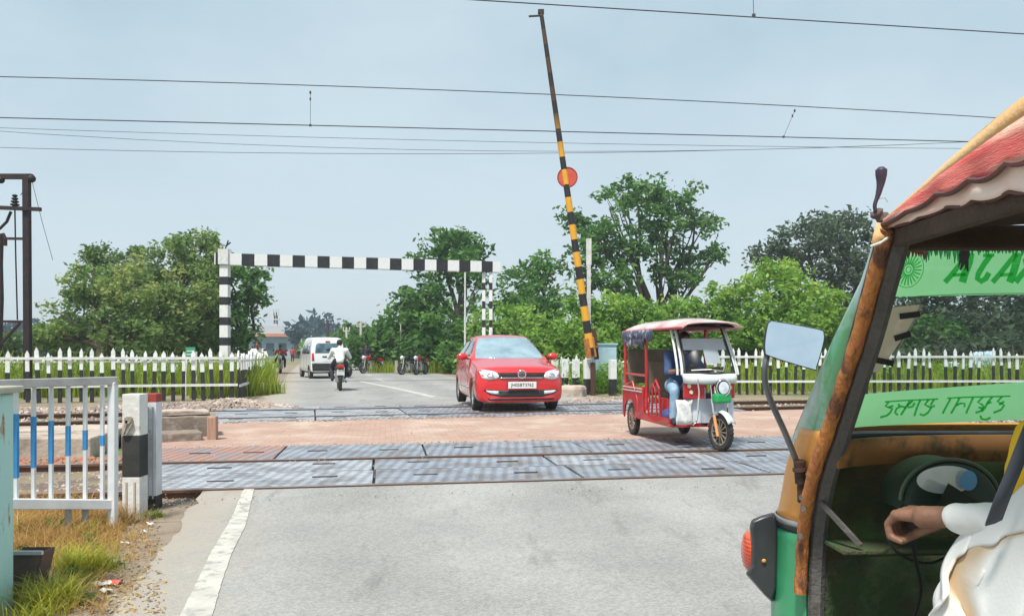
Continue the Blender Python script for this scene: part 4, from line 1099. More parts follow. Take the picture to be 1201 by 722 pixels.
for px in (-22, -2, 19, 39.5, 60, 80, 100, 120):
    g = MB(); g.bar(GP(px, 452), GP(px, 590), .021, .021, up=(0, 1, 0)); br = g.build('bar', m_gate, t, world=True)
    if px in tops:
        g = MB(); g.bar(GP(px, tops[px]), GP(px, bots[px]), .024, .024, up=(0, 1, 0)); g.build('blue_band', m_gb2, br, world=False)
        br.children[0].data.transform(Matrix.Translation(-Vector(t.location)))
for px in (80, 100, 130):
    g = MB(); a = GP(px, 596); a.y -= 0; g.bar(a, (a.x, a.y, 0), .03, .03, up=(0, 1, 0)); g.build('foot', m_gateg, t, world=True)

m_p1 = bands('white_post_with_black_band', (0.02, 0.02, 0.022), (0.74, 0.74, 0.72), 2, 10.0, 0.0, 0, dirt=.12, dirtc=(.36, .26, .18), dthr=.58)
def banded_post(name, label, px0, px1, ytop, ybase, zb0, zb1, ca, cb, extra):
    Yb = EYE * F / (ybase - 412); w = (px1 - px0) / F * Yb * .86; H = P(0, ytop, Yb).z
    t = thing(name, label, 'post', (P((px0 + px1) / 2 - 2, 412, Yb).x, Yb + w / 2, 0), 0)
    m = mat(name + '_shaft', ca, (ca[0] * .82, ca[1] * .8, ca[2] * .78), scale=7, rough=.7, c3=(.38, .29, .2), s3=9, lo3=.57, hi3=.7, bump=.25, bscale=25)
    mb2 = mat(name + '_band', cb, (cb[0] * 1.5 + .01,) * 3 if max(cb) < .1 else (cb[0] * .7, cb[1] * .7, cb[2] * .7), scale=10, rough=.7)
    for (z0, z1, mm, nm, ww) in ((0, zb0, m, 'shaft', w), (zb0, zb1, mb2, 'painted_band', w * 1.004), (zb1, H, m, 'shaft', w)):
        if z1 - z0 < .01: continue
        g = MB(); g.box((0, 0, (z0 + z1) / 2), (ww, ww, z1 - z0)); g.build(nm, mm, t, bevel=.004)
    return t, w, H, Yb
t, w, H, Yb = banded_post('gate_post', 'thick white post with a broad black band, next to the gate', 143.5, 167.5, 462, 604, P(0, 560, 5.6).z, P(0, 511, 5.6).z, (.74, .74, .72), (.02, .02, .022), 1)
g = MB(); g.cyl((-.01, -w / 2 - .03, P(0, 492, Yb).z), (-.01, -w / 2, P(0, 492, Yb).z), .028, n=14); g.bar((-.015, -w / 2 - .02, P(0, 492, Yb).z), (-.05, -w / 2 - .02, P(0, 509, Yb).z), .02, .02); g.bar((.02, -w / 2 - .02, P(0, 496, Yb).z), (-.03, -w / 2 - .02, P(0, 510, Yb).z), .012, .012)
g.build('latch', mat('old_latch', (.5, .46, .38), (.3, .24, .18), scale=20, rough=.6, metal=.4), t, bevel=.002)
for dx in (-.25, .22):
    g = MB(); g.box((w * dx, -w / 2 - .003, P(0, 580, Yb).z * .9), (.012, .01, .22)); g.build('groove', mat('dirty_groove', (.45, .4, .33), rough=.9), t)
t, w, H, Yb = banded_post('fence_post', 'grooved white post with a red cap, right of the black banded post', 168.5, 186.5, 463, 598, .07, .07, (.68, .70, .74), (.4, .04, .03), 1)
g = MB(); g.box((0, 0, .055), (w * 1.02, w * 1.02, .11)); g.build('black_foot', M['blackpaint'], t, bevel=.003)
g = MB(); g.box((0, 0, H - .022), (w * 1.03, w * 1.03, .065)); g.build('red_cap', mat('red_cap_paint', (.36, .05, .035), (.25, .05, .04), scale=9, rough=.7), t, bevel=.004)
g = MB(); g.sphere((-.025, -w / 2 - .005, H - .03), (.014, .008, .017)); g.sphere((-.025, -w / 2, P(0, 487, Yb).z), (.016, .006, .009)); g.build('hole_mark', M['blackpaint'], t)
g = MB()
for dx in (-.012, .026): g.box((dx, -w / 2 - .002, H * .5), (.010, .008, H * .8))
g.build('groove', mat('grey_groove', (.42, .44, .48), rough=.8), t)

# painted wall end at the left edge
m_wallp = mat('cyan_cabinet_paint', (.36, .62, .62), (.42, .66, .60), scale=2, rough=.5, c3=(.32, .17, .09), s3=5, lo3=.60, hi3=.66, stretch=(3, 3, .8))
t = thing('painted_cabinet', 'pale cyan painted metal cabinet with rust streaks, cut by the left edge', 'cabinet', (-2.45, 3.35, 0))
zt = P(0, 462, 3.5).z; xr = P(17, 412, 3.6).x
g = MB(); g.box(((xr - 2.65) / 2, 3.35, zt / 2), (xr + 2.65, .5, zt)); g.build('body', m_wallp, t, world=True, bevel=.012)
g = MB(); g.box(((xr - 2.63) / 2, 3.35, zt + .018), (xr + 2.69, .56, .032)); g.build('lid', mat('pale_lid', (.5, .5, .4), (.35, .33, .26), scale=8, rough=.7), t, world=True, bevel=.008)
g = MB(); g.box((xr, 3.2, zt * .5), (.008, .008, zt * .86)); g.build('door_seam', M['steel'], t, world=True)
# rusty angled trough beside it
t = thing('rusty_trough', 'dark rusty metal trough lying in the grass beside the cyan cabinet', 'trough', (P(32, 412, 3.75).x, 3.8, 0))
x0, x1 = P(12, 412, 3.75).x, P(49, 412, 3.75).x; z1 = P(0, 647, 3.75).z
g = MB()
for s in (0, .1): g.add([(x0, 3.7 + s, 0), (P(36, 412, 3.7).x, 3.7 + s, 0), (x1, 3.75 + s, z1), (x0, 3.75 + s, z1)], [(0, 1, 2, 3)])
g.add([(P(36, 412, 3.7).x, 3.7, 0), (P(36, 412, 3.7).x, 3.8, 0), (x1, 3.85, z1), (x1, 3.75, z1)], [(0, 1, 2, 3)])
g.build('plate', mat('dark_rusty_plate', (.07, .05, .045), (.16, .09, .06), scale=6, rough=.8), t, world=True, thick=.012)
g = MB(); g.bar((x0, 3.74, z1), (x1 + .01, 3.74, z1), .018, .018); g.build('rim', M['silver'], t, world=True)

# dry grass, green tufts and litter on the near left verge
L_dry = leafmat('dry_grass', (.28, .13, .04), (.66, .44, .15), (.74, .62, .28))
L_tuft = leafmat('fresh_tuft', (.14, .20, .02), (.55, .54, .07), (.72, .66, .16))
def near_reg(px0, px1, py0, py1):
    def f():
        p = G(U(px0, px1), U(py0, py1)); return (p.x, p.y)
    return f
def tuftf(px, py, r):
    c = G(px, py)
    return lambda: (c.x + random.gauss(0, r), c.y + random.gauss(0, r))
def verge(name, items, leafm, label, hs, lean, w):
    V = []; Q_ = []; A = []
    for (n, fn, li, h0) in items:
        for _ in range(n):
            x, y = fn(); h = h0 * U(.4, 1.2); a = U(0, 2 * PI); a2 = a + U(-.6, .6)
            dx, dy = math.cos(a + PI / 2), math.sin(a + PI / 2); ww = w * U(.6, 1.5)
            b = len(V); ln = U(.2, lean) * h; K = 4
            for k in range(K + 1):
                t_ = k / K; r_ = ln * t_ ** 1.7; q = ww * (1 - t_ * .85)
                cx = x + math.cos(a2) * r_; cy = y + math.sin(a2) * r_; cz = h * t_ * (1 - .25 * t_ * lean)
                V += [(cx - dx * q, cy - dy * q, cz), (cx + dx * q, cy + dy * q, cz)]
            for k in range(K): Q_.append((b + 2 * k, b + 2 * k + 1, b + 2 * k + 3, b + 2 * k + 2))
            v = min(1, max(0, li + U(-.3, .3))); A += [v] * (2 * K + 2)
    return tag(np_mesh(name, V, Q_, leafm, attr=A), label, 'grass', kind='stuff')
dry = [(2600, near_reg(-30, 140, 600, 650), .55, .13), (1300, near_reg(20, 150, 598, 625), .45, .18), (900, near_reg(60, 175, 600, 640), .6, .09), (1100, near_reg(10, 125, 650, 722), .5, .11), (420, near_reg(110, 182, 612, 660), .5, .05), (1400, near_reg(-60, 110, 585, 604), .55, .16), (350, near_reg(90, 165, 640, 700), .7, .05)]
for _ in range(14):
    dry.append((130, tuftf(U(15, 150), U(602, 660), .05), U(.3, .8), U(.12, .2)))
verge('dry_grass', dry, L_dry, 'dry orange brown grass around the foot of the white gate', 1, 1.3, .0022)
verge('grass_tufts', [(520, tuftf(92, 672, .05), .6, .20), (620, tuftf(60, 712, .055), .7, .19), (260, tuftf(118, 668, .05), .45, .13), (260, tuftf(25, 700, .05), .3, .16), (160, tuftf(100, 630, .05), .3, .14), (150, tuftf(40, 730, .05), .4, .15), (140, tuftf(178, 607, .05), .2, .08)],
      L_tuft, 'yellow green grass tufts at the bottom left corner', 1, 1.2, .0028)
cl = []
for _ in range(26):
    p = G(U(20, 110), U(612, 720)); cl.append(((p.x, p.y, U(.01, .08)), .05, U(.2, .9)))
vs, qs, va = leaves(cl, 22, .016, 1.0, asp=.5); tag(np_mesh('low_weeds', vs, qs, L_mid, attr=va), 'small green weeds in the dry grass by the gate', 'weeds', kind='stuff')
# twigs, dead leaves, litter
pts = []; sz = []
for _ in range(420):
    p = G(U(90, 190) , U(585, 722)); pts.append((p.x, p.y, .01)); sz.append(U(.003, .011))
for _ in range(500):
    p = G(U(185, 250), U(576, 596)); pts.append((p.x, p.y, .01)); sz.append(U(.003, .012))
tag(stones(pts, sz, 'verge_grit', mat('verge_grit', (.4, .34, .28), (.2, .16, .12), scale=9, rough=1)), 'grit and crumbs on the near left shoulder', 'grit', kind='stuff')
cl = []
for _ in range(260):
    p = G(U(70, 190), U(600, 722)); cl.append(((p.x, p.y, .012), .03, U(.2, 1)))
vs, qs, va = leaves(cl, 3, .017, 1.0, asp=.35); vs[:, 2] = np.abs(vs[:, 2]) * .5 + .008
tag(np_mesh('dead_leaves', vs, qs, L_dry, attr=va), 'scattered dead leaves and straw on the near left verge', 'leaves', kind='stuff')
def scrap(label, px, py, r, c, sd, name='litter'):
    p = G(px, py); g = MB(); rr = random.Random(sd); n = 9
    vs = [(0, 0, .018)] + [(r * rr.uniform(.55, 1.2) * math.cos(2 * PI * k / n), r * .8 * rr.uniform(.5, 1.1) * math.sin(2 * PI * k / n), rr.uniform(.004, .03)) for k in range(n)]
    g.add(vs, [(0, 1 + k, 1 + (k + 1) % n) for k in range(n)])
    o = g.build(name, mat('litter_%d' % sd, c, rough=.5), origin=(0, 0, 0), thick=.003); o.location = (p.x, p.y, .006); tag(o, label, 'litter', 'litter on the near left verge')
scrap('flat red plastic scrap on the shoulder', 134, 686, .055, (.6, .12, .09), 1)
scrap('white plastic scrap left of the red scrap', 121, 688, .05, (.7, .7, .68), 2)
scrap('white and blue wrapper at the edge of the dry grass, above the red scrap', 137, 662, .04, (.6, .68, .75), 3)
scrap('dark crumpled bag scrap below the white scraps', 103, 700, .035, (.15, .15, .2), 4)
scrap('pale crumpled paper at the bottom left corner', 62, 716, .06, (.65, .55, .48), 5)
scrap('pale scrap just below the white plastic scrap', 124, 697, .035, (.6, .6, .56), 6)
scrap('small white scrap near the foot of the red capped post', 176, 617, .035, (.75, .75, .75), 7)
scrap('tiny blue white scrap below the red capped post', 168, 626, .025, (.5, .6, .75), 8)
scrap('small white scrap in the grass by the banded post', 146, 640, .03, (.7, .66, .6), 9)
# ------------------------------------------------------------------ vehicle helpers
def catmull(arr, per):
    """arr (n, ...) -> smooth resampling along axis 0 with `per` steps a span"""
    arr = np.asarray(arr, float); n = len(arr)
    out = []
    for i in range(n - 1):
        p0 = arr[max(i - 1, 0)]; p1 = arr[i]; p2 = arr[i + 1]; p3 = arr[min(i + 2, n - 1)]
        if i == 0: p0 = 2 * p1 - p2
        if i == n - 2: p3 = 2 * p2 - p1
        for k in range(per):
            t = k / per
            out.append(.5 * ((2 * p1) + (-p0 + p2) * t + (2 * p0 - 5 * p1 + 4 * p2 - p3) * t * t + (-p0 + 3 * p1 - 3 * p2 + p3) * t ** 3))
    out.append(arr[-1]); return np.array(out)
def loft(sections, ps=5, pu=4):
    """sections: list of lists of (x, y, z) half-section points from bottom centre to top centre; mirrored in x"""
    S = np.array(sections, float); S = catmull(S, pu)
    S = np.transpose(catmull(np.transpose(S, (1, 0, 2)), ps), (1, 0, 2))
    Mx = S[:, ::-1][:, 1:-1] * np.array([-1, 1, 1])
    full = np.concatenate([S, Mx], 1)
    g = MB(); rows = [[tuple(p) for p in r] for r in full]
    g.grid(rows, closed_u=True)
    n = len(rows[0]); m = len(rows)
    for r in (0, m - 1):
        c = np.mean(full[r], 0); g.v.append(tuple(c)); ci = len(g.v) - 1
        for k in range(n): g.f.append((ci, r * n + k, r * n + (k + 1) % n)); g.m.append(0)
    return g
def bvh_of(o):
    dg = bpy.context.evaluated_depsgraph_get(); bm = bmesh.new(); bm.from_object(o, dg); b = BVHTree.FromBMesh(bm); bm.free(); return b
def patch(name, poly, bvh, mats, parent, axis='Y-', off=.005, depth=.02, cell=.03, res=None, start=5.0, bevel=0, smooth=True, roll=0):
    """a panel that lies on the body: polygon in the view plane, cast onto the surface and given thickness"""
    d = {'Y-': Vector((0, 1, 0)), 'Y+': Vector((0, -1, 0)), 'X-': Vector((1, 0, 0)), 'X+': Vector((-1, 0, 0)), 'Z+': Vector((0, 0, -1))}[axis]
    def to3(u, v, far):
        if axis[0] == 'Y': return Vector((u, -d.y * start if far else 0, v))
        if axis[0] == 'X': return Vector((-d.x * start if far else 0, u, v))
        return Vector((u, v, start))
    bm = bmesh.new()
    P2 = []
    n = len(poly)
    for i in range(n):
        a = poly[i]; b = poly[(i + 1) % n]; L = math.hypot(a[0] - b[0], a[1] - b[1]); k = max(1, int(L / cell))
        for j in range(k): P2.append((a[0] + (b[0] - a[0]) * j / k, a[1] + (b[1] - a[1]) * j / k))
    u0, u1 = min(p[0] for p in P2), max(p[0] for p in P2); v0, v1 = min(p[1] for p in P2), max(p[1] for p in P2)
    vs = [bm.verts.new((p[0], p[1], 0)) for p in P2]
    bm.faces.new(vs)
    for ax, lo, hi in ((0, u0, u1), (1, v0, v1)):
        k = int((hi - lo) / cell)
        for i in range(1, k + 1):
            c = lo + (hi - lo) * i / (k + 1); co = (c, 0, 0) if ax == 0 else (0, c, 0); no = (1, 0, 0) if ax == 0 else (0, 1, 0)
            bmesh.ops.bisect_plane(bm, geom=bm.verts[:] + bm.edges[:] + bm.faces[:], plane_co=co, plane_no=no)
    last = None; hits = {}
    for v in bm.verts:
        s = to3(v.co.x, v.co.y, True); h, nn, ix, ds = bvh.ray_cast(s, d)
        hits[v] = h
    good = [(v, h) for v, h in hits.items() if h is not None]
    for v in bm.verts:
        h = hits[v]
        if h is None:
            q = min(good, key=lambda g_: (g_[0].co - v.co).length if g_[0] is not v else 9) if good else None
            s = to3(v.co.x, v.co.y, False)
            if q:
                if axis[0] == 'Y': s.y = q[1].y
                elif axis[0] == 'X': s.x = q[1].x
                else: s.z = q[1].z
            h = s
        hits[v] = h
    for v in bm.verts: v.co = hits[v] - d * off
    bmesh.ops.recalc_face_normals(bm, faces=bm.faces)
    me = bpy.data.meshes.new(name); bm.to_mesh(me); bm.free()
    for p in me.polygons: p.use_smooth = smooth
    # make normals face outward (against d)
    if len(me.polygons) and sum((p.normal.dot(d) * p.area) for p in me.polygons) > 0: me.flip_normals()
    me.materials.append(mats if not isinstance(mats, (list, tuple)) else mats[0])
    o = bpy.data.objects.new(name, me); col.objects.link(o); o.parent = parent
    md = o.modifiers.new('t', 'SOLIDIFY'); md.thickness = depth; md.offset = -1
    return o
def smoothpoly(poly, k=4):
    n = len(poly); out = []
    for i in range(n):
        p0, p1, p2, p3 = [np.array(poly[(i + j) % n], float) for j in (-1, 0, 1, 2)]
        for q in range(k):
            t = q / k; r = .5 * ((2 * p1) + (-p0 + p2) * t + (2 * p0 - 5 * p1 + 4 * p2 - p3) * t * t + (-p0 + 3 * p1 - 3 * p2 + p3) * t ** 3)
            out.append((r[0], r[1]))
    return out
def cut(o, cutters):
    for c in cutters:
        md = o.modifiers.new('cut', 'BOOLEAN'); md.object = c; md.operation = 'DIFFERENCE'; md.solver = 'EXACT'
    dg = bpy.context.evaluated_depsgraph_get(); dg.update()
    me = bpy.data.meshes.new_from_object(o.evaluated_get(dg)); o.modifiers.clear(); old = o.data; o.data = me
    for c in cutters: bpy.data.objects.remove(c, do_unlink=True)
    return o
def wheel(parent, loc, r, w, spokes=5, rimm=None, tyre_frac=.62, rz=0, tilt=None, rimcol='silver', dishside=1):
    """wheel whose axle is X; tyre as the part, rim and hub below it"""
    g = MB(); ri = r * tyre_frac; pr = [(ri, -w * .36), (r * .86, -w * .5), (r * .96, -w * .44), (r, -w * .25), (r, w * .25), (r * .96, w * .44), (r * .86, w * .5), (ri, w * .36), (ri * .97, 0), (ri, -w * .36)]
    g.lathe(pr, (0, 0, 0), 'X', 32)
    for k in range(32):       # tread blocks
        a = 2 * PI * k / 32
        g.box((0, math.cos(a) * r, math.sin(a) * r), (w * .8, r * .11, .008), rot=Matrix.Rotation(a - PI / 2, 3, 'X'))
    t = g.build('wheel', M['rubber'], parent, smooth=True); t.location = loc; t.rotation_euler = (0, 0, rz)
    rm = rimm or M[rimcol]
    g = MB(); g.lathe([(ri, -w * .37), (ri * .9, -w * .3), (ri * .88, w * .3), (ri, w * .37), (ri * 1.01, w * .37), (ri * 1.01, -w * .37), (ri, -w * .37)], (0, 0, 0), 'X', 28)
    for k in range(spokes):
        a = 2 * PI * k / spokes
        for s in (-1, 1):
            g.bar((s * w * .2, math.cos(a) * ri * .12, math.sin(a) * ri * .12), (s * w * .28, math.cos(a) * ri * .92, math.sin(a) * ri * .92), ri * (.9 / spokes if spokes > 3 else .3), .02, up=(1, 0, 0))
    g.cyl((-w * .34, 0, 0), (w * .34, 0, 0), ri * .2, n=14)
    g.build('rim', rm, t, smooth=True)
    g = MB(); g.lathe([(.001, -.004), (ri * .86, -.004), (ri * .86, .004), (.001, .004)], (0, 0, 0), 'X', 20); g.build('brake_disc', M['black'], t)
    return t
def lettering(txt, h, parent, loc, rot, m, name='lettering', depth=.002, cx=True):
    c = bpy.data.curves.new(name, 'FONT'); c.body = txt; c.size = h; c.extrude = depth
    if cx: c.align_x = 'CENTER'; c.align_y = 'CENTER'
    o = bpy.data.objects.new(name, c); col.objects.link(o)
    dg = bpy.context.evaluated_depsgraph_get(); dg.update()
    me = bpy.data.meshes.new_from_object(o.evaluated_get(dg)); bpy.data.objects.remove(o, do_unlink=True)
    me.name = name; me.materials.clear(); me.materials.append(m)
    o = bpy.data.objects.new(name, me); col.objects.link(o); o.parent = parent; o.location = loc; o.rotation_euler = rot
    return o
def rz_matrix_fix(parts, g): pass

# ------------------------------------------------------------------ people: one continuous body grown from tapered limbs
def fused(name, segs, blobs, voxel, m, parent, smooth_it=6, fac=.6):
    g = MB()
    for (a, ra, b, rb) in segs:
        a = Vector(a); b = Vector(b)
        g.sphere(a, ra, 14, 10); g.sphere(b, rb, 14, 10)
        if (b - a).length > 1e-4: g.cyl(a, b, ra, rb, 14)
    for (c, r) in blobs: g.sphere(c, r, 18, 12)
    o = g.build(name, m, parent)
    md = o.modifiers.new('r', 'REMESH'); md.mode = 'VOXEL'; md.voxel_size = voxel; md.use_smooth_shade = True
    md = o.modifiers.new('s', 'SMOOTH'); md.factor = fac; md.iterations = smooth_it
    dg = bpy.context.evaluated_depsgraph_get(); dg.update()
    me = bpy.data.meshes.new_from_object(o.evaluated_get(dg)); o.modifiers.clear(); o.data = me
    for p in me.polygons: p.use_smooth = True
    return o
def person(label, J, parts, loc, rz, voxel=.018, hair=True, cap=None, skin=None, hgt=1.0, head_dir=(0, -1, 0), group=None, hairpoly=None):
    """J: joint dict: head, neck, chest, belly, pelvis, sh/el/wr/ha (L,R), hip/kn/an/to (L,R)"""
    t = thing('person', label, 'person', loc, rz, group)
    j = {k: Vector(v) for k, v in J.items()}
    fd = Vector(head_dir).normalized()
    S = [(j['neck'], .055, j['head'] - Vector((0, 0, .06)), .055), (j['chest'], .135, j['neck'] - Vector((0, 0, .03)), .07), (j['chest'], .14, j['belly'], .13), (j['belly'], .13, j['pelvis'], .145)]
    for s in 'LR':
        S += [(j['chest'] + Vector((0, 0, .05)), .10, j['sh' + s], .065), (j['sh' + s], .058, j['el' + s], .043), (j['el' + s], .043, j['wr' + s], .028), (j['wr' + s], .03, j['ha' + s], .03)]
        S += [(j['pelvis'], .12, j['hip' + s], .10), (j['hip' + s], .095, j['kn' + s], .06), (j['kn' + s], .06, j['an' + s], .04), (j['an' + s], .042, j['to' + s], .035)]
        side = 1 if s == 'L' else -1
        hd = (j['ha' + s] - j['wr' + s]).normalized(); sx = hd.cross(Vector((0, 0, 1))).normalized()
        for k in range(4):
            r0 = j['ha' + s] + sx * (k - 1.5) * .021
            S.append((r0, .011, r0 + hd * .05 + Vector((0, 0, -.012)), .010)); S.append((r0 + hd * .05 + Vector((0, 0, -.012)), .010, r0 + hd * .055 + Vector((0, 0, -.045)), .008))
    B = [(j['head'] + Vector((0, 0, .02)), (.078, .095, .11)), (j['head'] + fd * .03 - Vector((0, 0, .055)), (.055, .06, .06)),
         (j['head'] + fd * .098 - Vector((0, 0, .01)), (.014, .02, .022)), (j['head'] + fd.cross(Vector((0, 0, 1))) * .08, (.02, .02, .03)), (j['head'] - fd.cross(Vector((0, 0, 1))) * .08, (.02, .02, .03))]
    fused('body', S, B, voxel, skin or M['skin'], t)
    for nm, m, segs in parts:
        fused(nm, [(j[a], ra, j[b], rb) for (a, ra, b, rb) in segs], [], voxel, m, t, 4)
    if hair:
        g = MB(); g.sphere(j['head'] + Vector((0, 0, .045)) - fd * .018, (.088, .102, .098), 18, 12); g.build('hair', M['hair'], t, smooth='all')
        e = MB()
        for s in (-1, 1): e.sphere(j['head'] + fd * .09 + fd.cross(Vector((0, 0, 1))) * s * .032 + Vector((0, 0, .015)), .009, 8, 6)
        e.build('eyes', M['hair'], t)
    return t
SHIRT = [('chest', .155, 'neck', .07), ('chest', .16, 'belly', .15), ('belly', .15, 'pelvis', .155), ('chest', .13, 'shL', .085), ('chest', .13, 'shR', .085), ('shL', .078, 'elL', .062), ('shR', .078, 'elR', .062)]
SLEEVE = [('elL', .06, 'wrL', .045), ('elR', .06, 'wrR', .045)]
TROUS = [('pelvis', .15, 'hipL', .115), ('pelvis', .15, 'hipR', .115), ('hipL', .11, 'knL', .078), ('hipR', .11, 'knR', .078), ('knL', .078, 'anL', .06), ('knR', .078, 'anR', .06)]
SHOES = [('anL', .048, 'toL', .042)], [('anR', .048, 'toR', .042)]

# ------------------------------------------------------------------ the red hatchback (front faces -Y)
car_c = (P(601, 412, 14.45).x, 14.45)
CR = R(9.5)
# origin of the car at the ground below its front axle; heading turned so that the left of the picture shows its flank
t = thing('hatchback_car', 'red hatchback car driving towards the viewer over the far track', 'car', (.04, 14.95, 0.078), R(10.5), None)
car = t
def sec(y, zb, ws, zm, wm, zw, ww, zr, wr, dy=(0,) * 9):
    """nine half-section points"""
    pts = [(0, zb), (ws * .75, zb), (ws, zb + .06), (wm, zm), (ww, zw), ((ww + wr) / 2 * 1.0, (zw + zr) / 2), (wr, zr - .045), (wr * .62, zr), (0, zr + .012)]
    return [(p[0], y + d, p[1]) for p, d in zip(pts, dy)]
def hsec(y, zb, ws, zm, wm, ze, we, zc, dy=(0,) * 9):
    """bonnet section without a greenhouse"""
    pts = [(0, zb), (ws * .75, zb), (ws, zb + .06), (wm, zm), (we + .02, ze - .07), (we, ze - .015), (we * .85, ze + .012), (we * .5, zc), (0, zc + .006)]
    return [(p[0], y + d, p[1]) for p, d in zip(pts, dy)]
F0 = -.80    # nose is .8 m ahead of the front axle
secs = [
    [(0, F0 - .0, .26), (.45, F0 + .015, .26), (.62, F0 + .06, .30), (.66, F0 + .07, .48), (.62, F0 + .06, .62), (.58, F0 + .055, .66), (.45, F0 + .04, .68), (.3, F0 + .03, .69), (0, F0 + .02, .69)],
    [(0, F0 + .03, .20), (.50, F0 + .04, .20), (.735, F0 + .13, .25), (.775, F0 + .16, .48), (.735, F0 + .16, .66), (.70, F0 + .14, .715), (.52, F0 + .11, .745), (.34, F0 + .09, .76), (0, F0 + .075, .765)],
    [(0, F0 + .12, .18), (.55, F0 + .13, .18), (.79, F0 + .25, .23), (.825, F0 + .30, .50), (.80, F0 + .30, .72), (.765, F0 + .28, .775), (.60, F0 + .24, .815), (.36, F0 + .2, .835), (0, F0 + .18, .84)],
    hsec(-.22, .17, .80, .52, .84, .855, .76, .905),
    hsec(.15, .17, .80, .54, .842, .905, .765, .965),
    hsec(.42, .17, .80, .55, .842, .945, .765, 1.005),
    sec(.62, .17, .80, .55, .842, .96, .79, 1.09, .66),
    sec(.95, .17, .80, .56, .842, .965, .80, 1.29, .60),
    sec(1.28, .17, .80, .56, .842, .975, .80, 1.425, .565),
    sec(1.60, .17, .80, .57, .842, .985, .80, 1.468, .56),
    sec(2.1, .17, .80, .57, .842, 1.0, .80, 1.475, .56),
    sec(2.55, .18, .80, .58, .84, 1.02, .79, 1.452, .55),
    sec(2.85, .22, .77, .60, .82, 1.02, .77, 1.36, .54),
    sec(3.08, .30, .72, .62, .78, .98, .72, 1.12, .55),
    [(0, 3.16, .36), (.4, 3.15, .36), (.62, 3.13, .40), (.68, 3.12, .62), (.62, 3.13, .88), (.58, 3.13, .9), (.5, 3.13, .93), (.3, 3.14, .95), (0, 3.15, .95)],
]
body = loft(secs, 6, 6).build('body', M['red'], t, smooth='all')
cutters = []
for (y, r) in ((0, .345), (2.46, .345)):
    for s in (-1, 1):
        g = MB(); g.cyl((s * .52, y, .29), (s * 1.2, y, .29), r, n=40); cutters.append(g.build('c', M['black'], t))
g = MB(); g.box((0, -.85, .40), (.02, .02, .02)); 
bv = bvh_of(body)
# glass
ws_poly = [(-.70, .985), (-.35, .997), (0, 1.0), (.35, .997), (.70, .985), (.665, 1.12), (.60, 1.28), (.535, 1.405), (.3, 1.425), (0, 1.43), (-.3, 1.425), (-.535, 1.405), (-.60, 1.28), (-.665, 1.12)]
wsd = patch('windscreen', ws_poly, bv, M['glass_shield'], t, 'Y-', .014, .012, .04)
g = MB(); g.tube([(-.12, .62, 1.02), (-.3, .60, 1.015), (-.55, .61, 1.005)], .012, n=5); g.build('wiper', M['black'], t)
for s, ax in ((-1, 'X-'), (1, 'X+')):
    patch('side_window', [(.78, 1.03), (1.22, 1.35), (1.62, 1.40), (1.62, 1.02)], bv, M['glass_dark'], t, ax, .006, .012, .08)
    patch('side_window', [(1.70, 1.02), (1.70, 1.40), (2.25, 1.37), (2.62, 1.16), (2.62, 1.06)], bv, M['glass_dark'], t, ax, .006, .012, .08)
    # door seams and handle
    patch('door_seam', [(.52, .35), (.55, .95), (.565, .95), (.535, .35)], bv, M['black'], t, ax, .002, .004, .1)
    patch('door_seam', [(1.66, .25), (1.66, .99), (1.675, .99), (1.675, .25)], bv, M['black'], t, ax, .002, .004, .1)
    patch('door_handle', [(1.42, .80), (1.58, .80), (1.58, .835), (1.42, .835)], bv, M['red'], t, ax, .03, .03, .1)
    patch('side_trim', [(.5, .40), (2.05, .40), (2.05, .435), (.5, .435)], bv, M['silver'], t, ax, .012, .012, .1)
# front: grille, lamps, air intake, plate
gr = patch('grille', [(-.40, .635), (.40, .635), (.47, .735), (-.47, .735)], bv, M['black'], t, 'Y-', .004, .02, .05)
for z in (.70, .728): 
    patch('grille_bar', [(-.44, z), (.44, z), (.45, z + .008), (-.45, z + .008)], bv, M['redpaint'] if z > .71 else M['black'], t, 'Y-', .012, .012, .05)
patch('grille_strip', [(-.41, .628), (.41, .628), (.415, .645), (-.415, .645)], bv, M['chrome'], t, 'Y-', .014, .012, .05)
for s in (-1, 1):
    hp = [(s * .435, .63), (s * .60, .605), (s * .715, .63), (s * .755, .70), (s * .765, .79), (s * .66, .785), (s * .52, .76), (s * .445, .715)]
    bz = patch('headlight', smoothpoly(hp), bv, M['lamp_clear'], t, 'Y-', .010, .02, .05)
    ip = [(s * .52, .655), (s * .60, .64), (s * .64, .68), (s * .61, .72), (s * .54, .715)]
    patch('reflector', smoothpoly(ip, 3), bv, M['chrome'], bz, 'Y-', .016, .004, .05)
    patch('amber_marker', [(s * .70, .66), (s * .74, .68), (s * .735, .70), (s * .70, .69)], bv, M['lamp_amber'], bz, 'Y-', .016, .004, .05)
ip = [(-.70, .40), (-.68, .425), (-.2, .41), (.2, .41), (.68, .425), (.70, .40), (.60, .33), (.38, .285), (-.38, .285), (-.60, .33)]
air = patch('air_intake', ip, bv, M['black'], t, 'Y-', .004, .02, .05)
for s in (-1, 1):
    fp = [(s * .43, .395), (s * .66, .405), (s * .66, .385), (s * .56, .345), (s * .43, .335)]
    patch('fog_lamp', fp, bv, M['lamp_clear'], air, 'Y-', .014, .012, .05)
for z in (.31, .335, .36, .385): patch('intake_slat', [(-.40, z), (.40, z), (.40, z + .006), (-.40, z + .006)], bv, mat('slat_black', (.04, .04, .045), rough=.4), air, 'Y-', .012, .01, .05)
patch('lower_lip', [(-.60, .225), (.60, .225), (.64, .262), (-.64, .262)], bv, M['black'], t, 'Y-', .003, .01, .05)
g = MB(); g.box((0, F0 - .025, .505), (.53, .012, .125)); pl = g.build('number_plate', mat('plate_white', (.75, .76, .76), rough=.4), t, bevel=.003)
lettering('JH05BT3762', .083, pl, (0, F0 - .033, .505), (R(90), 0, 0), M['blackpaint'])
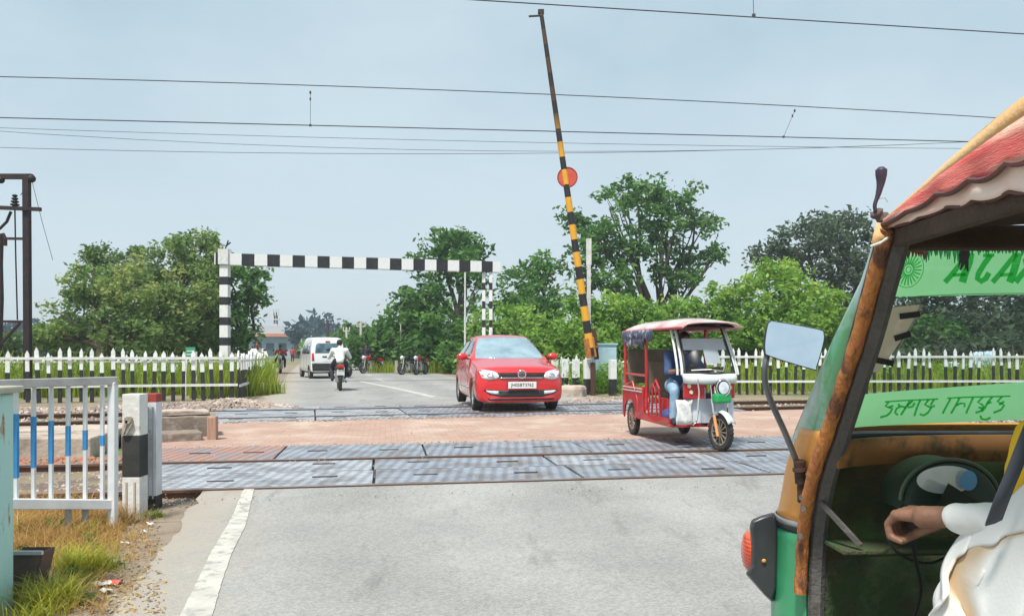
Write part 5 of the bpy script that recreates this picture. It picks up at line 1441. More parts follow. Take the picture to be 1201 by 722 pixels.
g = MB(); g.box((0, F0 - .012, .505), (.545, .01, .14)); g.build('plate_frame', M['black'], t)
# round chrome badge, ring and strokes
bz_y = F0 - .046
g = MB(); g.lathe([(.062, 0), (.078, -.010), (.084, 0), (.078, .01), (.062, .004), (.062, 0)], (0, bz_y + .055, .70), 'Y', 28); bd_ = g.build('badge', M['chrome'], t, smooth='all')
g = MB(); g.lathe([(.001, .012), (.066, .012), (.066, .05), (.001, .02)], (0, bz_y + .055, .70), 'Y', 20); g.build('badge_ground', mat('badge_grey', (.42, .44, .48), rough=.3, metal=.6), bd_)
g = MB(); yb = bz_y + .053
for a, b in (((-.02, .052), (-.0, .012)), ((.02, .052), (.0, .012)), ((-.048, .028), (-.02, -.045)), ((-.02, -.045), (0, .0)), ((0, .0), (.02, -.045)), ((.02, -.045), (.048, .028))):
    g.bar((a[0], yb, .70 + a[1]), (b[0], yb, .70 + b[1]), .011, .012, up=(0, 1, 0))
g.build('badge_letters', M['chrome'], bd_)
for s in (-1, 1):
    g = MB(); g.sphere((s * .935, .68, 1.02), (.115, .06, .075), 16, 12); mr = g.build('wing_mirror', M['red'], t, smooth='all')
    g = MB(); g.bar((s * .80, .70, .975), (s * .88, .69, .99), .05, .03); g.build('mirror_arm', M['black'], mr)
cut(body, cutters)
for p in body.data.polygons: p.use_smooth = True
body.data.materials.clear(); body.data.materials.append(M['red'])
for y in (0, 2.46):
    for s in (-1, 1): wheel(t, (s * .735, y, .295), .295, .19, 7, tyre_frac=.66, rz=0)
g = MB(); g.box((0, 1.1, .30), (1.25, 3.4, .22)); g.build('underbody', M['black'], t)
g = MB(); g.tube([(.0, 2.7, 1.47), (.0, 2.8, 1.55), (.0, 2.86, 1.6)], [.008, .005, .003], n=5); g.build('aerial', M['black'], t)

# ------------------------------------------------------------------ the white van seen from behind (rear faces -Y)
t = thing('minivan', 'white minivan driving away in the left lane, beyond the motorcyclist', 'van', (P(385, 412, 33.8).x, 33.8, 0.01), R(24))
van = t
def vsec(y, zb, w, zw, ww, zr, wr, dz=0):
    pts = [(0, zb), (w * .8, zb), (w, zb + .08), (w + .01, .62), (ww, zw), ((ww + wr) / 2 + .015, (zw + zr) / 2), (wr, zr - .09), (wr * .8, zr), (0, zr + .02)]
    return [(p[0], y, p[1]) for p in pts]
vs_ = [[(0, 0, .38), (.5, 0, .38), (.62, .02, .44), (.66, .02, .65), (.64, .03, 1.0), (.60, .07, 1.3), (.52, .12, 1.58), (.4, .14, 1.66), (0, .14, 1.69)],
       [(0, .05, .3), (.6, .05, .3), (.715, .08, .38), (.735, .08, .65), (.73, .09, 1.02), (.70, .12, 1.35), (.62, .18, 1.68), (.48, .22, 1.75), (0, .22, 1.78)],
       vsec(.4, .28, .73, 1.05, .735, 1.80, .63), vsec(1.2, .28, .73, 1.05, .735, 1.82, .64), vsec(2.2, .28, .73, 1.05, .735, 1.81, .63),
       vsec(2.75, .28, .73, 1.0, .73, 1.66, .60), vsec(3.15, .28, .72, .95, .71, 1.25, .62), vsec(3.5, .28, .70, .85, .68, .98, .6),
       [(0, 3.68, .34), (.5, 3.66, .34), (.6, 3.64, .42), (.62, 3.63, .6), (.58, 3.63, .78), (.54, 3.63, .82), (.5, 3.62, .85), (.3, 3.62, .86), (0, 3.62, .87)]]
body = loft(vs_, 5, 5).build('body', M['whitecar'], t, smooth='all')
bv = bvh_of(body)
patch('rear_window', [(-.56, 1.12), (.56, 1.12), (.52, 1.48), (.42, 1.56), (-.42, 1.56), (-.52, 1.48)], bv, mat('bluish_rear_glass', (.10, .20, .25), (.03, .05, .06), scale=3.5, rough=.05, coat=1.0), t, 'Y-', .006, .012, .06)
patch('bumper', [(-.68, .34), (.68, .34), (.70, .68), (-.70, .68)], bv, M['black'], t, 'Y-', .03, .04, .08)
patch('tailgate_handle', [(-.25, .93), (.10, .93), (.10, .99), (-.25, .99)], bv, M['black'], t, 'Y-', .01, .02, .08)
patch('brake_light', [(-.10, 1.60), (.10, 1.60), (.10, 1.66), (-.10, 1.66)], bv, M['lamp_red'], t, 'Y-', .02, .03, .05)
for s in (-1, 1):
    patch('tail_light', [(s * .60, .78), (s * .715, .78), (s * .70, 1.12), (s * .62, 1.12)], bv, M['lamp_red'], t, 'Y-', .012, .02, .05)
g = MB(); g.box((0, -.035, .72), (.45, .012, .11)); g.build('number_plate', M['white'], t)
for s, ax in ((-1, 'X-'), (1, 'X+')):
    for (a, b) in ((.45, 1.15), (1.25, 1.95), (2.05, 2.65)):
        patch('side_window', [(a, 1.10), (b, 1.08), (b - .02 if b < 2.5 else b - .2, 1.50), (a + .05, 1.50)], bv, M['glass_dark'], t, ax, .006, .012, .1)
    for y in (1.2, 2.0): patch('door_seam', [(y, .4), (y, 1.6), (y + .015, 1.6), (y + .015, .4)], bv, M['black'], t, ax, .003, .004, .1)
    g = MB(); g.box((s * .86, 2.75, 1.13), (.17, .07, .19)); g.build('wing_mirror', M['black'], t, bevel=.02)
    patch('wheel_arch', [(.62 + .33 * math.cos(k * PI / 8), .28 + .33 * math.sin(k * PI / 8)) for k in range(9)], bv, M['black'], t, ax, .004, .02, .08)
    for y in (.62, 3.0): wheel(t, (s * .66, y, .275), .275, .16, 6, tyre_frac=.6)
g = MB(); g.box((0, 1.8, .33), (1.2, 3.2, .2)); g.build('underbody', M['black'], t)

# ------------------------------------------------------------------ motorcycles
def motorcycle(label, loc, rz, tank=M['black'], group=None, lean=0.0, scooter=False):
    """faces +Y, origin under the rear wheel"""
    t = thing('motorcycle' if not scooter else 'scooter', label, 'motorcycle' if not scooter else 'scooter', loc, rz, group)
    t.rotation_euler = (0, lean, rz)
    r = .30 if not scooter else .23
    for y in (0, 1.27): wheel(t, (0, y, r), r, .10, 6, tyre_frac=.74, rimcol='silver')
    g = MB(); g.tube([(0, .0, .33), (0, .35, .42), (0, .7, .38), (0, 1.02, .78)], .03, n=8); g.tube([(0, .1, .62), (0, .45, .62), (0, 1.0, .86)], .028, n=8)
    g.build('frame', M['black'], t, smooth=True)
    g = MB(); g.box((0, .58, .40), (.26, .34, .34)); g.cyl((0, .62, .5), (0, .68, .70), .11, n=12)
    g.build('engine', M['silver'], t, bevel=.03)
    g = MB(); g.sphere((0, .82, .84), (.15, .26, .13), 16, 10); g.build('tank', tank, t, smooth='all')
    g = MB(); g.sphere((0, .28, .80), (.14, .42, .07), 16, 8); g.build('seat', M['black'], t, smooth='all')
    g = MB(); g.sphere((0, -.12, .74), (.11, .28, .10), 14, 8); g.build('tail_cowl', tank, t, smooth='all')
    g = MB(); g.box((0, -.36, .74), (.20, .06, .10)); g.build('tail_light', M['lamp_red'], t, bevel=.02)
    g = MB(); g.box((0, -.33, .56), (.22, .012, .16)); g.build('number_plate', M['white'], t)
    g = MB(); g.lathe([(.31, -.07), (.33, 0), (.31, .07)], (0, 0, r), 'X', 24); g.v = [v for v in g.v]
    gv, gf = g.v, [f for f in g.f if all(g.v[i][2] > r + .05 for i in f)]; us = sorted({i for f in gf for i in f}); mp2 = {a: b for b, a in enumerate(us)}; g = MB(); g.add([gv[i] for i in us], [tuple(mp2[i] for i in f) for f in gf])
    g.build('mudguard', M['black'], t, thick=.006)
    for s in (-1, 1):
        g = MB(); g.cyl((s * .07, 1.27, r), (s * .07, 1.05, .95), .022, n=8); g.build('fork', M['silver'], t)
        g = MB(); g.tube([(s * .06, 1.03, 1.0), (s * .25, .98, 1.05), (s * .36, .86, 1.03)], .016, n=6); g.build('handlebar', M['black'], t)
        g = MB(); g.tube([(s * .25, .98, 1.05), (s * .32, 1.0, 1.22)], .008, n=5); g.sphere((s * .34, .99, 1.25), (.07, .02, .045), 10, 6); g.build('mirror', M['black'], t)
    g = MB(); g.tube([(.16, .65, .28), (.18, .2, .26), (.19, -.25, .36)], [.03, .035, .05], n=8); g.build('exhaust', M['chrome'], t, smooth=True)
    g = MB(); g.sphere((0, 1.16, .88), (.10, .10, .11), 12, 8); g.build('headlight', M['lamp_clear'], t, smooth='all')
    if not scooter:
        g = MB(); g.sphere((.27, .05, .58), (.10, .22, .17), 14, 10); g.build('side_bag', M['black'], t, smooth='all')
    return t
RH = R(14.6)      # vehicles in the road head along it
ml = (P(399, 412, 23.4).x, 23.4, 0.012)
motorcycle('black motorcycle with a white shirted rider, just behind the white minivan', ml, RH)
RJ = dict(head=(0, .62, 1.43), neck=(0, .52, 1.30), chest=(0, .44, 1.17), belly=(0, .36, 1.0), pelvis=(0, .28, .90),
          shL=(.20, .47, 1.22), shR=(-.20, .47, 1.22), elL=(.32, .62, 1.0), elR=(-.32, .62, 1.0), wrL=(.34, .82, 1.04), wrR=(-.34, .82, 1.04), haL=(.34, .88, 1.06), haR=(-.34, .88, 1.06),
          hipL=(.11, .30, .88), hipR=(-.11, .30, .88), knL=(.24, .70, .72), knR=(-.24, .70, .72), anL=(.20, .48, .34), anR=(-.22, .46, .34), toL=(.20, .62, .30), toR=(-.22, .60, .30))
SH_W = [('shirt', M['cloth_white'], SHIRT + SLEEVE[:0] + [('elL', .06, 'wrL', .04), ('elR', .06, 'wrR', .04)]), ('trousers', M['cloth_dark'], TROUS), ('shoe', M['cloth_dark'], SHOES[0]), ('shoe', M['cloth_dark'], SHOES[1])]
person('person in a white shirt and dark trousers riding the black motorcycle', RJ, SH_W, ml, RH, head_dir=(0, 1, 0), voxel=.02)
sl = (P(329.5, 412, 43).x, 43, 0.012)
motorcycle('dark scooter coming down the road left of the white minivan', sl, RH + PI, tank=M['cloth_dark'], scooter=True)
person('person in a red top riding the distant scooter', RJ, [('shirt', M['cloth_red'], SHIRT), ('trousers', M['cloth_dark'], TROUS)], sl, RH + PI, head_dir=(0, 1, 0), voxel=.03)
# parked machines on the right verge, side on
for px, lab, tk in ((489, 'parked motorcycle with a dark tank, left of the pair under the trees', M['black']), (499, 'parked motorcycle with a red tank, right of the pair under the trees', M['redpaint']), (444, 'small parked motorcycle standing alone by the white concrete pole', M['redpaint'])):
    Y_ = 40.5 if px > 450 else 43
    motorcycle(lab, (P(px, 412, Y_).x, Y_, 0), R(150 if px != 499 else 165), tank=tk, lean=.1, group='parked motorcycles')
ml2 = (P(307, 412, 27.5).x, 27.5, 0.005)
motorcycle('dark motorcycle standing at the far end of the left fence', ml2, RH + R(170), tank=M['redpaint'])
person('person in white sitting on the dark motorcycle at the left fence end', RJ, [('shirt', M['cloth_white'], SHIRT), ('trousers', M['cloth_dark'], TROUS)], ml2, RH + R(170), head_dir=(0, 1, 0), voxel=.025)
ST = dict(head=(0, 0, 1.55), neck=(0, 0, 1.42), chest=(0, 0, 1.25), belly=(0, 0, 1.08), pelvis=(0, 0, .94), shL=(.19, 0, 1.34), shR=(-.19, 0, 1.34), elL=(.25, .02, 1.08), elR=(-.25, .02, 1.08),
          wrL=(.24, -.06, .84), wrR=(-.24, -.06, .84), haL=(.24, -.08, .76), haR=(-.24, -.08, .76), hipL=(.09, 0, .90), hipR=(-.09, 0, .90), knL=(.10, -.02, .50), knR=(-.10, -.02, .50), anL=(.10, .02, .09), anR=(-.10, .02, .09), toL=(.11, -.12, .05), toR=(-.11, -.12, .05))
person('person in dark clothes standing beside the nearer white concrete pole', ST, [('shirt', M['cloth_dark'], SHIRT), ('trousers', M['cloth_dark'], TROUS)], (P(429.5, 412, 47).x, 47, 0), .4, voxel=.03)
person('person in a red shirt walking far down the road left of the minivan', ST, [('shirt', M['cloth_red'], SHIRT), ('trousers', M['cloth_dark'], TROUS)], (P(343, 412, 85).x, 85, 0), .4, voxel=.04)

# ------------------------------------------------------------------ the red electric rickshaw (front faces -Y, origin under the front wheel)
t = thing('electric_rickshaw', 'red electric rickshaw with a red roof coloured with pale sky highlight on the crossing slabs', 'rickshaw', (P(839, 412, 8.75).x, 8.75, 0.07), 0)
HD = R(9); er_s = .84     # the body swings round
t.rotation_euler = (0, 0, HD); t.scale = (.72, .79, er_s)
er = t
# front wheel and fork steered to the left of the picture
wheel(t, (.09, 0, .255), .255, .095, 12, tyre_frac=.70, rimm=mat('dusty_rim', (.3, .27, .22), rough=.6, metal=.4), rz=R(14))
m_ofork = mat('orange_fork', (.75, .33, .12), rough=.5)
sr = Matrix.Rotation(R(14), 3, 'Z')
def sv(x, y, z): return tuple(sr @ Vector((x, y, z)) + Vector((.09, 0, 0)))
for s in (-1, 1):
    g = MB(); g.tube([sv(s * .085, -.03, .20), sv(s * .09, .05, .48)], .024, n=8); g.build('fork', m_ofork, t)
    g = MB(); g.tube([sv(s * .09, .05, .48), sv(s * .10, .13, .92)], .017, n=8); g.build('fork_tube', M['chrome'], t)
g = MB(); rows = []
for i in range(13):
    a = R(30 + 100 * i / 12); rows.append([sv(x, -math.cos(a) * .30, .255 + math.sin(a) * .30 - abs(x) * .35) for x in (-.075, -.04, 0, .04, .075)])
g.grid(rows); g.build('mudguard', mat('grey_mudguard', (.55, .57, .58), rough=.4), t, smooth='all', thick=.006)
g = MB(); g.box(sv(0, .04, .60), (.17, .10, .24), rz=R(14)); g.build('fork_shroud', mat('grey_shroud', (.35, .38, .42), rough=.5), t, bevel=.02)
m_gr = mat('green_plastic', (.02, .33, .09), rough=.4)
g = MB(); g.box(sv(0, -.02, .712), (.30, .13, .13), rz=R(14)); g.build('nose_cover', m_gr, t, bevel=.03)
g = MB(); g.lathe([(.001, -.035), (.085, -.03), (.108, -.01), (.115, .03), (.07, .10)], sv(0, -.05, .855), 'Y', 24); hl = g.build('headlight', M['black'], t, smooth='all')
g = MB(); g.lathe([(.001, -.045), (.06, -.04), (.085, -.035)], sv(0, -.05, .855), 'Y', 24); g.build('lens', M['lamp_clear'], hl, smooth='all')
g = MB(); g.lathe([(.102, -.02), (.115, -.03), (.122, -.015), (.115, 0)], sv(0, -.05, .855), 'Y', 24); g.build('chrome_ring', M['chrome'], hl, smooth='all')
# front shield: red panel beneath the windscreen with round lamps, pale leg guard below
FX = .43
for s in (-1, 1):
    g = MB(); g.add([(s * .13, .10, .70), (s * FX, .20, .70), (s * FX, .20, .92), (s * .13, .10, .92), (s * .13, .16, .70), (s * FX, .26, .70), (s * FX, .26, .92), (s * .13, .16, .92)], [(0, 1, 2, 3), (4, 5, 6, 7), (0, 1, 5, 4), (1, 2, 6, 5), (2, 3, 7, 6), (3, 0, 4, 7)])
    g.build('front_panel', M['redpaint'], t, bevel=.01)
for s, pos in ((-1, ((-.36, .87), (-.33, .79))), (1, ((.33, .85),))):
    for (x, z) in pos:
        g = MB(); y_ = .10 + (abs(x) - .13) / .30 * .10 - .02; g.cyl((x, y_, z), (x, y_ + .04, z), .028, n=14); g.build('marker_lamp', mat('cream_lamp', (.8, .7, .5), rough=.2) if s < 0 or 1 else M['lamp_clear'], t)
m_guard = mat('pale_leg_guard', (.66, .70, .76), (.55, .6, .66), scale=5, rough=.6)
g = MB(); g.grid([[(x, .24 + .02 * math.sin(x * 14), z) for x in np.linspace(-.42, .42, 13)] for z in (.36, .5, .69)]); g.build('leg_guard', m_guard, t, thick=.01)
g = MB(); g.grid([[(-.56 + x * .26, .20 + .03 * math.sin(x * 9 + z * 8), .34 + .34 * z - .0 * x) for x in np.linspace(0, 1, 9)] for z in np.linspace(0, 1, 6)]); g.build('hanging_cloth', M['cloth_white'], t, thick=.012, smooth='all')
for s in (-1, 1):
    g = MB(); g.tube([(s * .27, .05, .98), (s * .25, .04, .80), (s * .245, .08, .6), (s * .26, .12, .40), (s * .28, .2, .34)], .016, n=7); g.build('crash_bar', M['chrome'], t, smooth=True)
# nose fairing below the windscreen
rows = []
for z, yy, w in ((.90, .05, .40), (.925, -.0, .44), (.985, .0, .455), (1.04, .05, .46)):
    rows.append([(w * math.sin(a), yy + .20 * (1 - math.cos(a)) * 1.0, z) for a in np.linspace(-PI / 2, PI / 2, 17)])
g = MB(); g.grid(rows); g.build('nose_fairing', mat('silver_white_fairing', (.66, .70, .70), (.58, .64, .64), scale=6, rough=.3, coat=.5), t, smooth='all', thick=.012)
# windscreen: a leaning frame with clear panes
def glance(n, l):      # mirror share of a thin pane, the same from both sides
    lw_ = n.new('ShaderNodeLayerWeight'); lw_.inputs['Blend'].default_value = .5
    pw = n.new('ShaderNodeMath'); pw.operation = 'POWER'; pw.inputs[1].default_value = 4; l.new(lw_.outputs['Facing'], pw.inputs[0])
    ma = n.new('ShaderNodeMath'); ma.operation = 'MULTIPLY_ADD'; ma.inputs[1].default_value = .4; ma.inputs[2].default_value = .012; l.new(pw.outputs[0], ma.inputs[0])
    return ma
m_clear = bpy.data.materials.new('clear_screen'); m_clear.use_nodes = True
n_, l_ = m_clear.node_tree.nodes, m_clear.node_tree.links
gl = n_.new('ShaderNodeBsdfGlossy'); gl.inputs['Roughness'].default_value = .22; tr = n_.new('ShaderNodeBsdfTransparent'); tr.inputs['Color'].default_value = (.86, .9, .9, 1)
fr_ = glance(n_, l_); ms = n_.new('ShaderNodeMixShader')
l_.new(fr_.outputs[0], ms.inputs[0]); l_.new(tr.outputs[0], ms.inputs[1]); l_.new(gl.outputs[0], ms.inputs[2]); l_.new(ms.outputs[0], n_['Material Output'].inputs['Surface'])
M['clear'] = m_clear
def ws(u, v):     # u across -1..1, v up 0..1
    w = .455 - .05 * v
    z = 1.035 + v * .665; y = .05 + .42 * max(0.0, v) ** 1.25
    return Vector((u * w, y + .17 * (u * u), z))
g = MB(); g.grid([[ws(u, v) for u in np.linspace(-1, 1, 13)] for v in np.linspace(0, 1, 9)]); wsn = g.build('windscreen', m_clear, t, smooth='all')
g = MB(); g.tube([ws(-.93, v) + Vector((0, -.01, 0)) for v in np.linspace(0, 1, 9)] + [ws(u, 1) + Vector((0, -.01, 0)) for u in np.linspace(-.9, .9, 9)] + [ws(.93, v) + Vector((0, -.01, 0)) for v in np.linspace(1, 0, 9)] + [ws(u, 0.02) + Vector((0, -.01, 0)) for u in np.linspace(.9, -.9, 9)], .014, n=6, closed=True); g.build('seal', M['black'], wsn, smooth=True)
for s in (-1, 1):
    g = MB(); g.tube([ws(s * 1.0, v) for v in np.linspace(-.02, 1.02, 10)], .024, n=8); g.build('pillar', M['white'], t, smooth=True)
    g = MB(); g.tube([ws(s * 1.0, v) + Vector((s * .062, .04, 0)) for v in np.linspace(-.02, 1.02, 10)], .02, n=8); g.build('pillar', M['white'], t, smooth=True)
m_film = mat('white_screen_film', (.80, .84, .88), (.62, .70, .80), scale=3, rough=.5)
tlf = m_film.node_tree.nodes.new('ShaderNodeBsdfTranslucent'); tlf.inputs['Color'].default_value = (.85, .88, .92, 1); mxf = m_film.node_tree.nodes.new('ShaderNodeMixShader')
m_film.node_tree.links.new(m_film.node_tree.nodes['Principled BSDF'].outputs[0], mxf.inputs[1]); m_film.node_tree.links.new(tlf.outputs[0], mxf.inputs[2]); m_film.node_tree.links.new(mxf.outputs[0], m_film.node_tree.nodes['Material Output'].inputs['Surface'])
g = MB(); g.grid([[ws(u, v) + Vector((0, .02, 0)) for u in np.linspace(-.86, .86, 9)] for v in (.50, .62, .74)]); g.build('screen_film', m_film, wsn, smooth='all')
g = MB(); g.grid([[ws(u, v) + Vector((0, .02, 0)) for u in np.linspace(-.2, .40, 9)] for v in (.22, .36, .50)]); g.build('screen_film', m_film, wsn, smooth='all')
g = MB(); g.tube([ws(-.75, .08) + Vector((0, -.03, 0)), ws(-.1, .10) + Vector((0, -.03, 0)), ws(.35, .06) + Vector((0, -.03, 0)), ws(.55, .25) + Vector((0, -.03, 0))], .008, n=5); g.build('wiper', M['silver'], wsn)
# roof
RL = 2.62
m_roof = mat('sky_highlight_red_roof', (.60, .33, .31), (.74, .62, .60), scale=2.2, rough=.35, coat=.5, lo=.38, hi=.55, c3=(.50, .03, .03), s3=1.7, lo3=.60, hi3=.64)  # pale pink puts the sky's highlight into the red roof's colour
rows = []
for i in range(17):
    f_ = i / 16; y = .12 + f_ * RL; row = []
    for k in range(13):
        u = -1 + k / 6; w = .50 + .09 * min(1, f_ * 3)
        e = 1 - abs(u) ** 3
        row.append((u * w, y - (.07 * (1 - u * u) if i < 3 else 0), 1.70 + .115 * e * (min(1, f_ * 4) * .6 + .4) * min(1, (1 - f_) * 5 + .3) - (.03 if abs(u) == 1 else 0)))
    rows.append(row)
g = MB(); g.grid(rows); g.build('roof', m_roof, t, smooth='all', thick=.025)
g = MB()
for s in (-1, 1): g.tube([r_[0 if s < 0 else -1] for r_ in rows], .017, n=6)
g.build('roof_edging', M['redpaint'], t, smooth=True)
g = MB(); g.grid([[(u * .52, y, 1.685) for u in (-1, 1)] for y in (.3, 2.7)]); g.build('headlining', mat('dark_red_lining', (.12, .02, .02), rough=.9), t, thick=.01)
# rolled side curtain under the roof edge
m_tarp = mat('rolled_tarp', (.05, .06, .11), (.40, .42, .48), scale=7, rough=.5, lo=.52, hi=.62)
for (y0, y1, z0, z1, nm) in ((1.1, 2.68, 1.67, 1.52, 'rolled_curtain'), (1.5, 2.5, 1.56, 1.44, 'curtain_fold')):
    rows = []
    for j in range(6):
        rows.append([(-.60 - .03 * math.sin(j / 5 * PI) + .022 * noise.noise(Vector((i * .5, j * .9, y0))), y0 + (y1 - y0) * i / 30, z0 + (z1 - z0) * j / 5 * (1 + .5 * noise.noise(Vector((i * .33, 5, y0))))) for i in range(31)])
    g = MB(); g.grid(rows); g.build(nm, m_tarp, t, smooth='all', thick=.02)
# posts of the cabin
def rb(name, pts, r=.022, m=None): 
    g = MB(); g.tube(pts, r, n=8); return g.build(name, m or M['redpaint'], t, smooth=True)
for s in (-1, 1):
    rb('cabin_post', [(s * .56, 2.62, .5), (s * .57, 2.66, 1.70)], .03)
    rb('cabin_post', [(s * .55, 1.55, .45), (s * .56, 1.55, 1.70)], .028)
    rb('cabin_rail', [(s * .56, 1.55, .98), (s * .56, 2.64, .98)], .02)
    rb('side_rail', [(s * .57, 2.58, .80), (s * .58, 2.2, .86), (s * .58, 1.95, .60), (s * .58, 1.9, .42)], .018, M['chrome'] if 0 else M['redpaint'])
    rb('grab_rail', [(s * .52, .98, .36), (s * .55, .96, .80), (s * .55, 1.10, .92), (s * .55, 1.25, .80), (s * .55, 1.30, .40)], .02)
    rb('grab_rail', [(s * .53, 1.10, .36), (s * .565, 1.08, .76), (s * .565, 1.20, .86), (s * .565, 1.36, .74), (s * .565, 1.42, .40)], .016, M['redpaint'])
    # side body
    g = MB(); g.add([(s * .52, .55, .33), (s * .57, 1.1, .30), (s * .57, 1.95, .30), (s * .57, 1.95, .50), (s * .56, 1.60, .50), (s * .56, 1.60, .40), (s * .53, .55, .40)], [tuple(range(7))]); g.build('sill_panel', M['redpaint'], t, thick=.03)
    g = MB(); arch = [(2.36 + .32 * math.cos(R(a)), .26 + .32 * math.sin(R(a))) for a in range(180, -1, -20)]
    poly = [(1.62, .42), (1.62, .80), (2.74, .80), (2.76, .32)] + arch[::-1] + [(2.0, .30)]
    g.prism(poly, s * .555, s * .585, 'X'); g.build('rear_side_panel', M['redpaint'], t)
    for k_, z_ in enumerate((.72, .74)):
        g = MB(); g.bar((s * .60, 1.66, z_ - .0 + k_ * .03), (s * .60, 2.70, z_ + k_ * .03), .012, .012); g.build('trim_line', M['white'], t)
    wheel(t, (s * .50, 2.36, .255), .255, .10, 10, tyre_frac=.68, rimm=mat('dusty_rim_rear', (.25, .2, .17), rough=.6))
g = MB(); g.box((0, 1.55, .30), (1.06, 2.05, .05)); g.build('floor', M['redpaint'], t)
g = MB(); g.box((0, 1.45, .62), (1.0, .34, .10)); g.box((0, 2.40, .66), (1.02, .42, .12)); sbt = g.build('seat', mat('tan_seat', (.30, .24, .16), rough=.8), t, bevel=.03)
g = MB(); g.box((0, 1.62, .95), (1.0, .07, .50)); g.build('backrest', mat('brown_backrest', (.16, .12, .085), (.22, .16, .11), scale=5, rough=.8), t, bevel=.02)
g = MB(); g.box((0, 2.62, 1.10), (1.06, .07, .56)); g.build('backrest', mat('olive_backrest', (.14, .125, .09), (.2, .17, .12), scale=5, rough=.8), t, bevel=.02)
g = MB(); g.box((0, 1.05, .52), (.85, .4, .30)); g.build('driver_seat_box', M['redpaint'], t, bevel=.02)
g = MB(); g.box((0, 1.05, .70), (.85, .42, .08)); g.build('seat', M['black'], t, bevel=.02)
g = MB(); g.tube([sv(0, .10, .95), (0, .30, 1.06)], .025, n=8); g.tube([(-.33, .52, 1.10), (-.2, .38, 1.12), (0, .32, 1.10), (.2, .38, 1.12), (.33, .52, 1.10)], .014, n=6); g.build('handlebar', M['black'], t, smooth=True)
g = MB(); g.sphere((-.42, .85, .42), (.13, .13, .10), 12, 8); g.sphere((-.40, 1.0, .40), (.12, .1, .09), 12, 8); g.build('bundle', mat('dark_blue_bundle', (.04, .05, .16), (.12, .12, .3), scale=8, rough=.9), t, smooth='all')
# the driver sits on the right half of his bench, one leg out at the side
DJ = dict(head=(-.10, .92, 1.50), neck=(-.11, .96, 1.36), chest=(-.14, 1.02, 1.20), belly=(-.15, 1.06, 1.0), pelvis=(-.16, 1.10, .86),
          shR=(-.34, 1.0, 1.28), shL=(.06, 1.0, 1.28), elR=(-.42, .84, 1.04), elL=(.16, .76, 1.06), wrR=(-.30, .60, 1.08), wrL=(.24, .55, 1.10), haR=(-.28, .54, 1.10), haL=(.28, .50, 1.11),
          hipR=(-.28, 1.04, .84), hipL=(-.06, 1.04, .84), knR=(-.40, .60, .78), knL=(.02, .58, .80), anR=(-.42, .62, .38), anL=(.04, .56, .36), toR=(-.44, .50, .34), toL=(.04, .44, .34))
er_p = [('shirt', M['cloth_navy'], SHIRT), ('trousers', M['cloth_jeans'], TROUS), ('shoe', M['cloth_dark'], SHOES[0]), ('shoe', M['cloth_dark'], SHOES[1])]
person('person in a blue shirt and light jeans driving the red electric rickshaw', DJ, er_p, er.location, HD, voxel=.014).scale = (.76, .79, er_s)
# ------------------------------------------------------------------ the auto rickshaw close by on the right, seen from its open left side
AX = 1.45                       # its centre line
t = thing('auto_rickshaw', 'green and orange auto rickshaw cut by the right edge, seen from its open side', 'auto rickshaw', (AX, 1.2, 0))
ar = t
def yp(z): return 2.25 - .52 * (z - .63) / .85
def yg(x, z):
    u = min(1, abs((x - AX) / .60)); return yp(z) + .02 + .16 * (1 - u ** 8)
def on_glass(px, py, off=0.0):
    Y = 2.0
    for _ in range(30):
        p = P(px, py, Y); Y = .5 * Y + .5 * (yg(p.x, p.z) - off)
    return P(px, py, Y)
def gpt(x, z, off=0.0): return Vector((x, yg(x, z) - off, z))
B = lambda g, name, m, parent=None, **k: g.build(name, m, parent or t, world=True, **k)

m_tint = bpy.data.materials.new('dusty_windscreen'); m_tint.use_nodes = True
n_, l_ = m_tint.node_tree.nodes, m_tint.node_tree.links
gl = n_.new('ShaderNodeBsdfGlossy'); gl.inputs['Roughness'].default_value = .04; tr = n_.new('ShaderNodeBsdfTransparent'); tr.inputs['Color'].default_value = (.80, .87, .86, 1)
df = n_.new('ShaderNodeBsdfDiffuse'); df.inputs['Color'].default_value = (.6, .6, .55, 1)
fr_ = glance(n_, l_); ms = n_.new('ShaderNodeMixShader'); ms2 = n_.new('ShaderNodeMixShader')
tn = n_.new('ShaderNodeTexNoise'); tn.inputs['Scale'].default_value = 9; tn.inputs['Detail'].default_value = 8
mr_ = n_.new('ShaderNodeMapRange'); mr_.inputs['From Min'].default_value = .45; mr_.inputs['From Max'].default_value = .8; mr_.inputs['To Min'].default_value = .03; mr_.inputs['To Max'].default_value = .16
l_.new(tn.outputs['Fac'], mr_.inputs['Value']); l_.new(mr_.outputs[0], ms2.inputs[0])
l_.new(fr_.outputs[0], ms.inputs[0]); l_.new(tr.outputs[0], ms.inputs[1]); l_.new(gl.outputs[0], ms.inputs[2])
l_.new(ms.outputs[0], ms2.inputs[1]); l_.new(df.outputs[0], ms2.inputs[2]); l_.new(ms2.outputs[0], n_['Material Output'].inputs['Surface'])

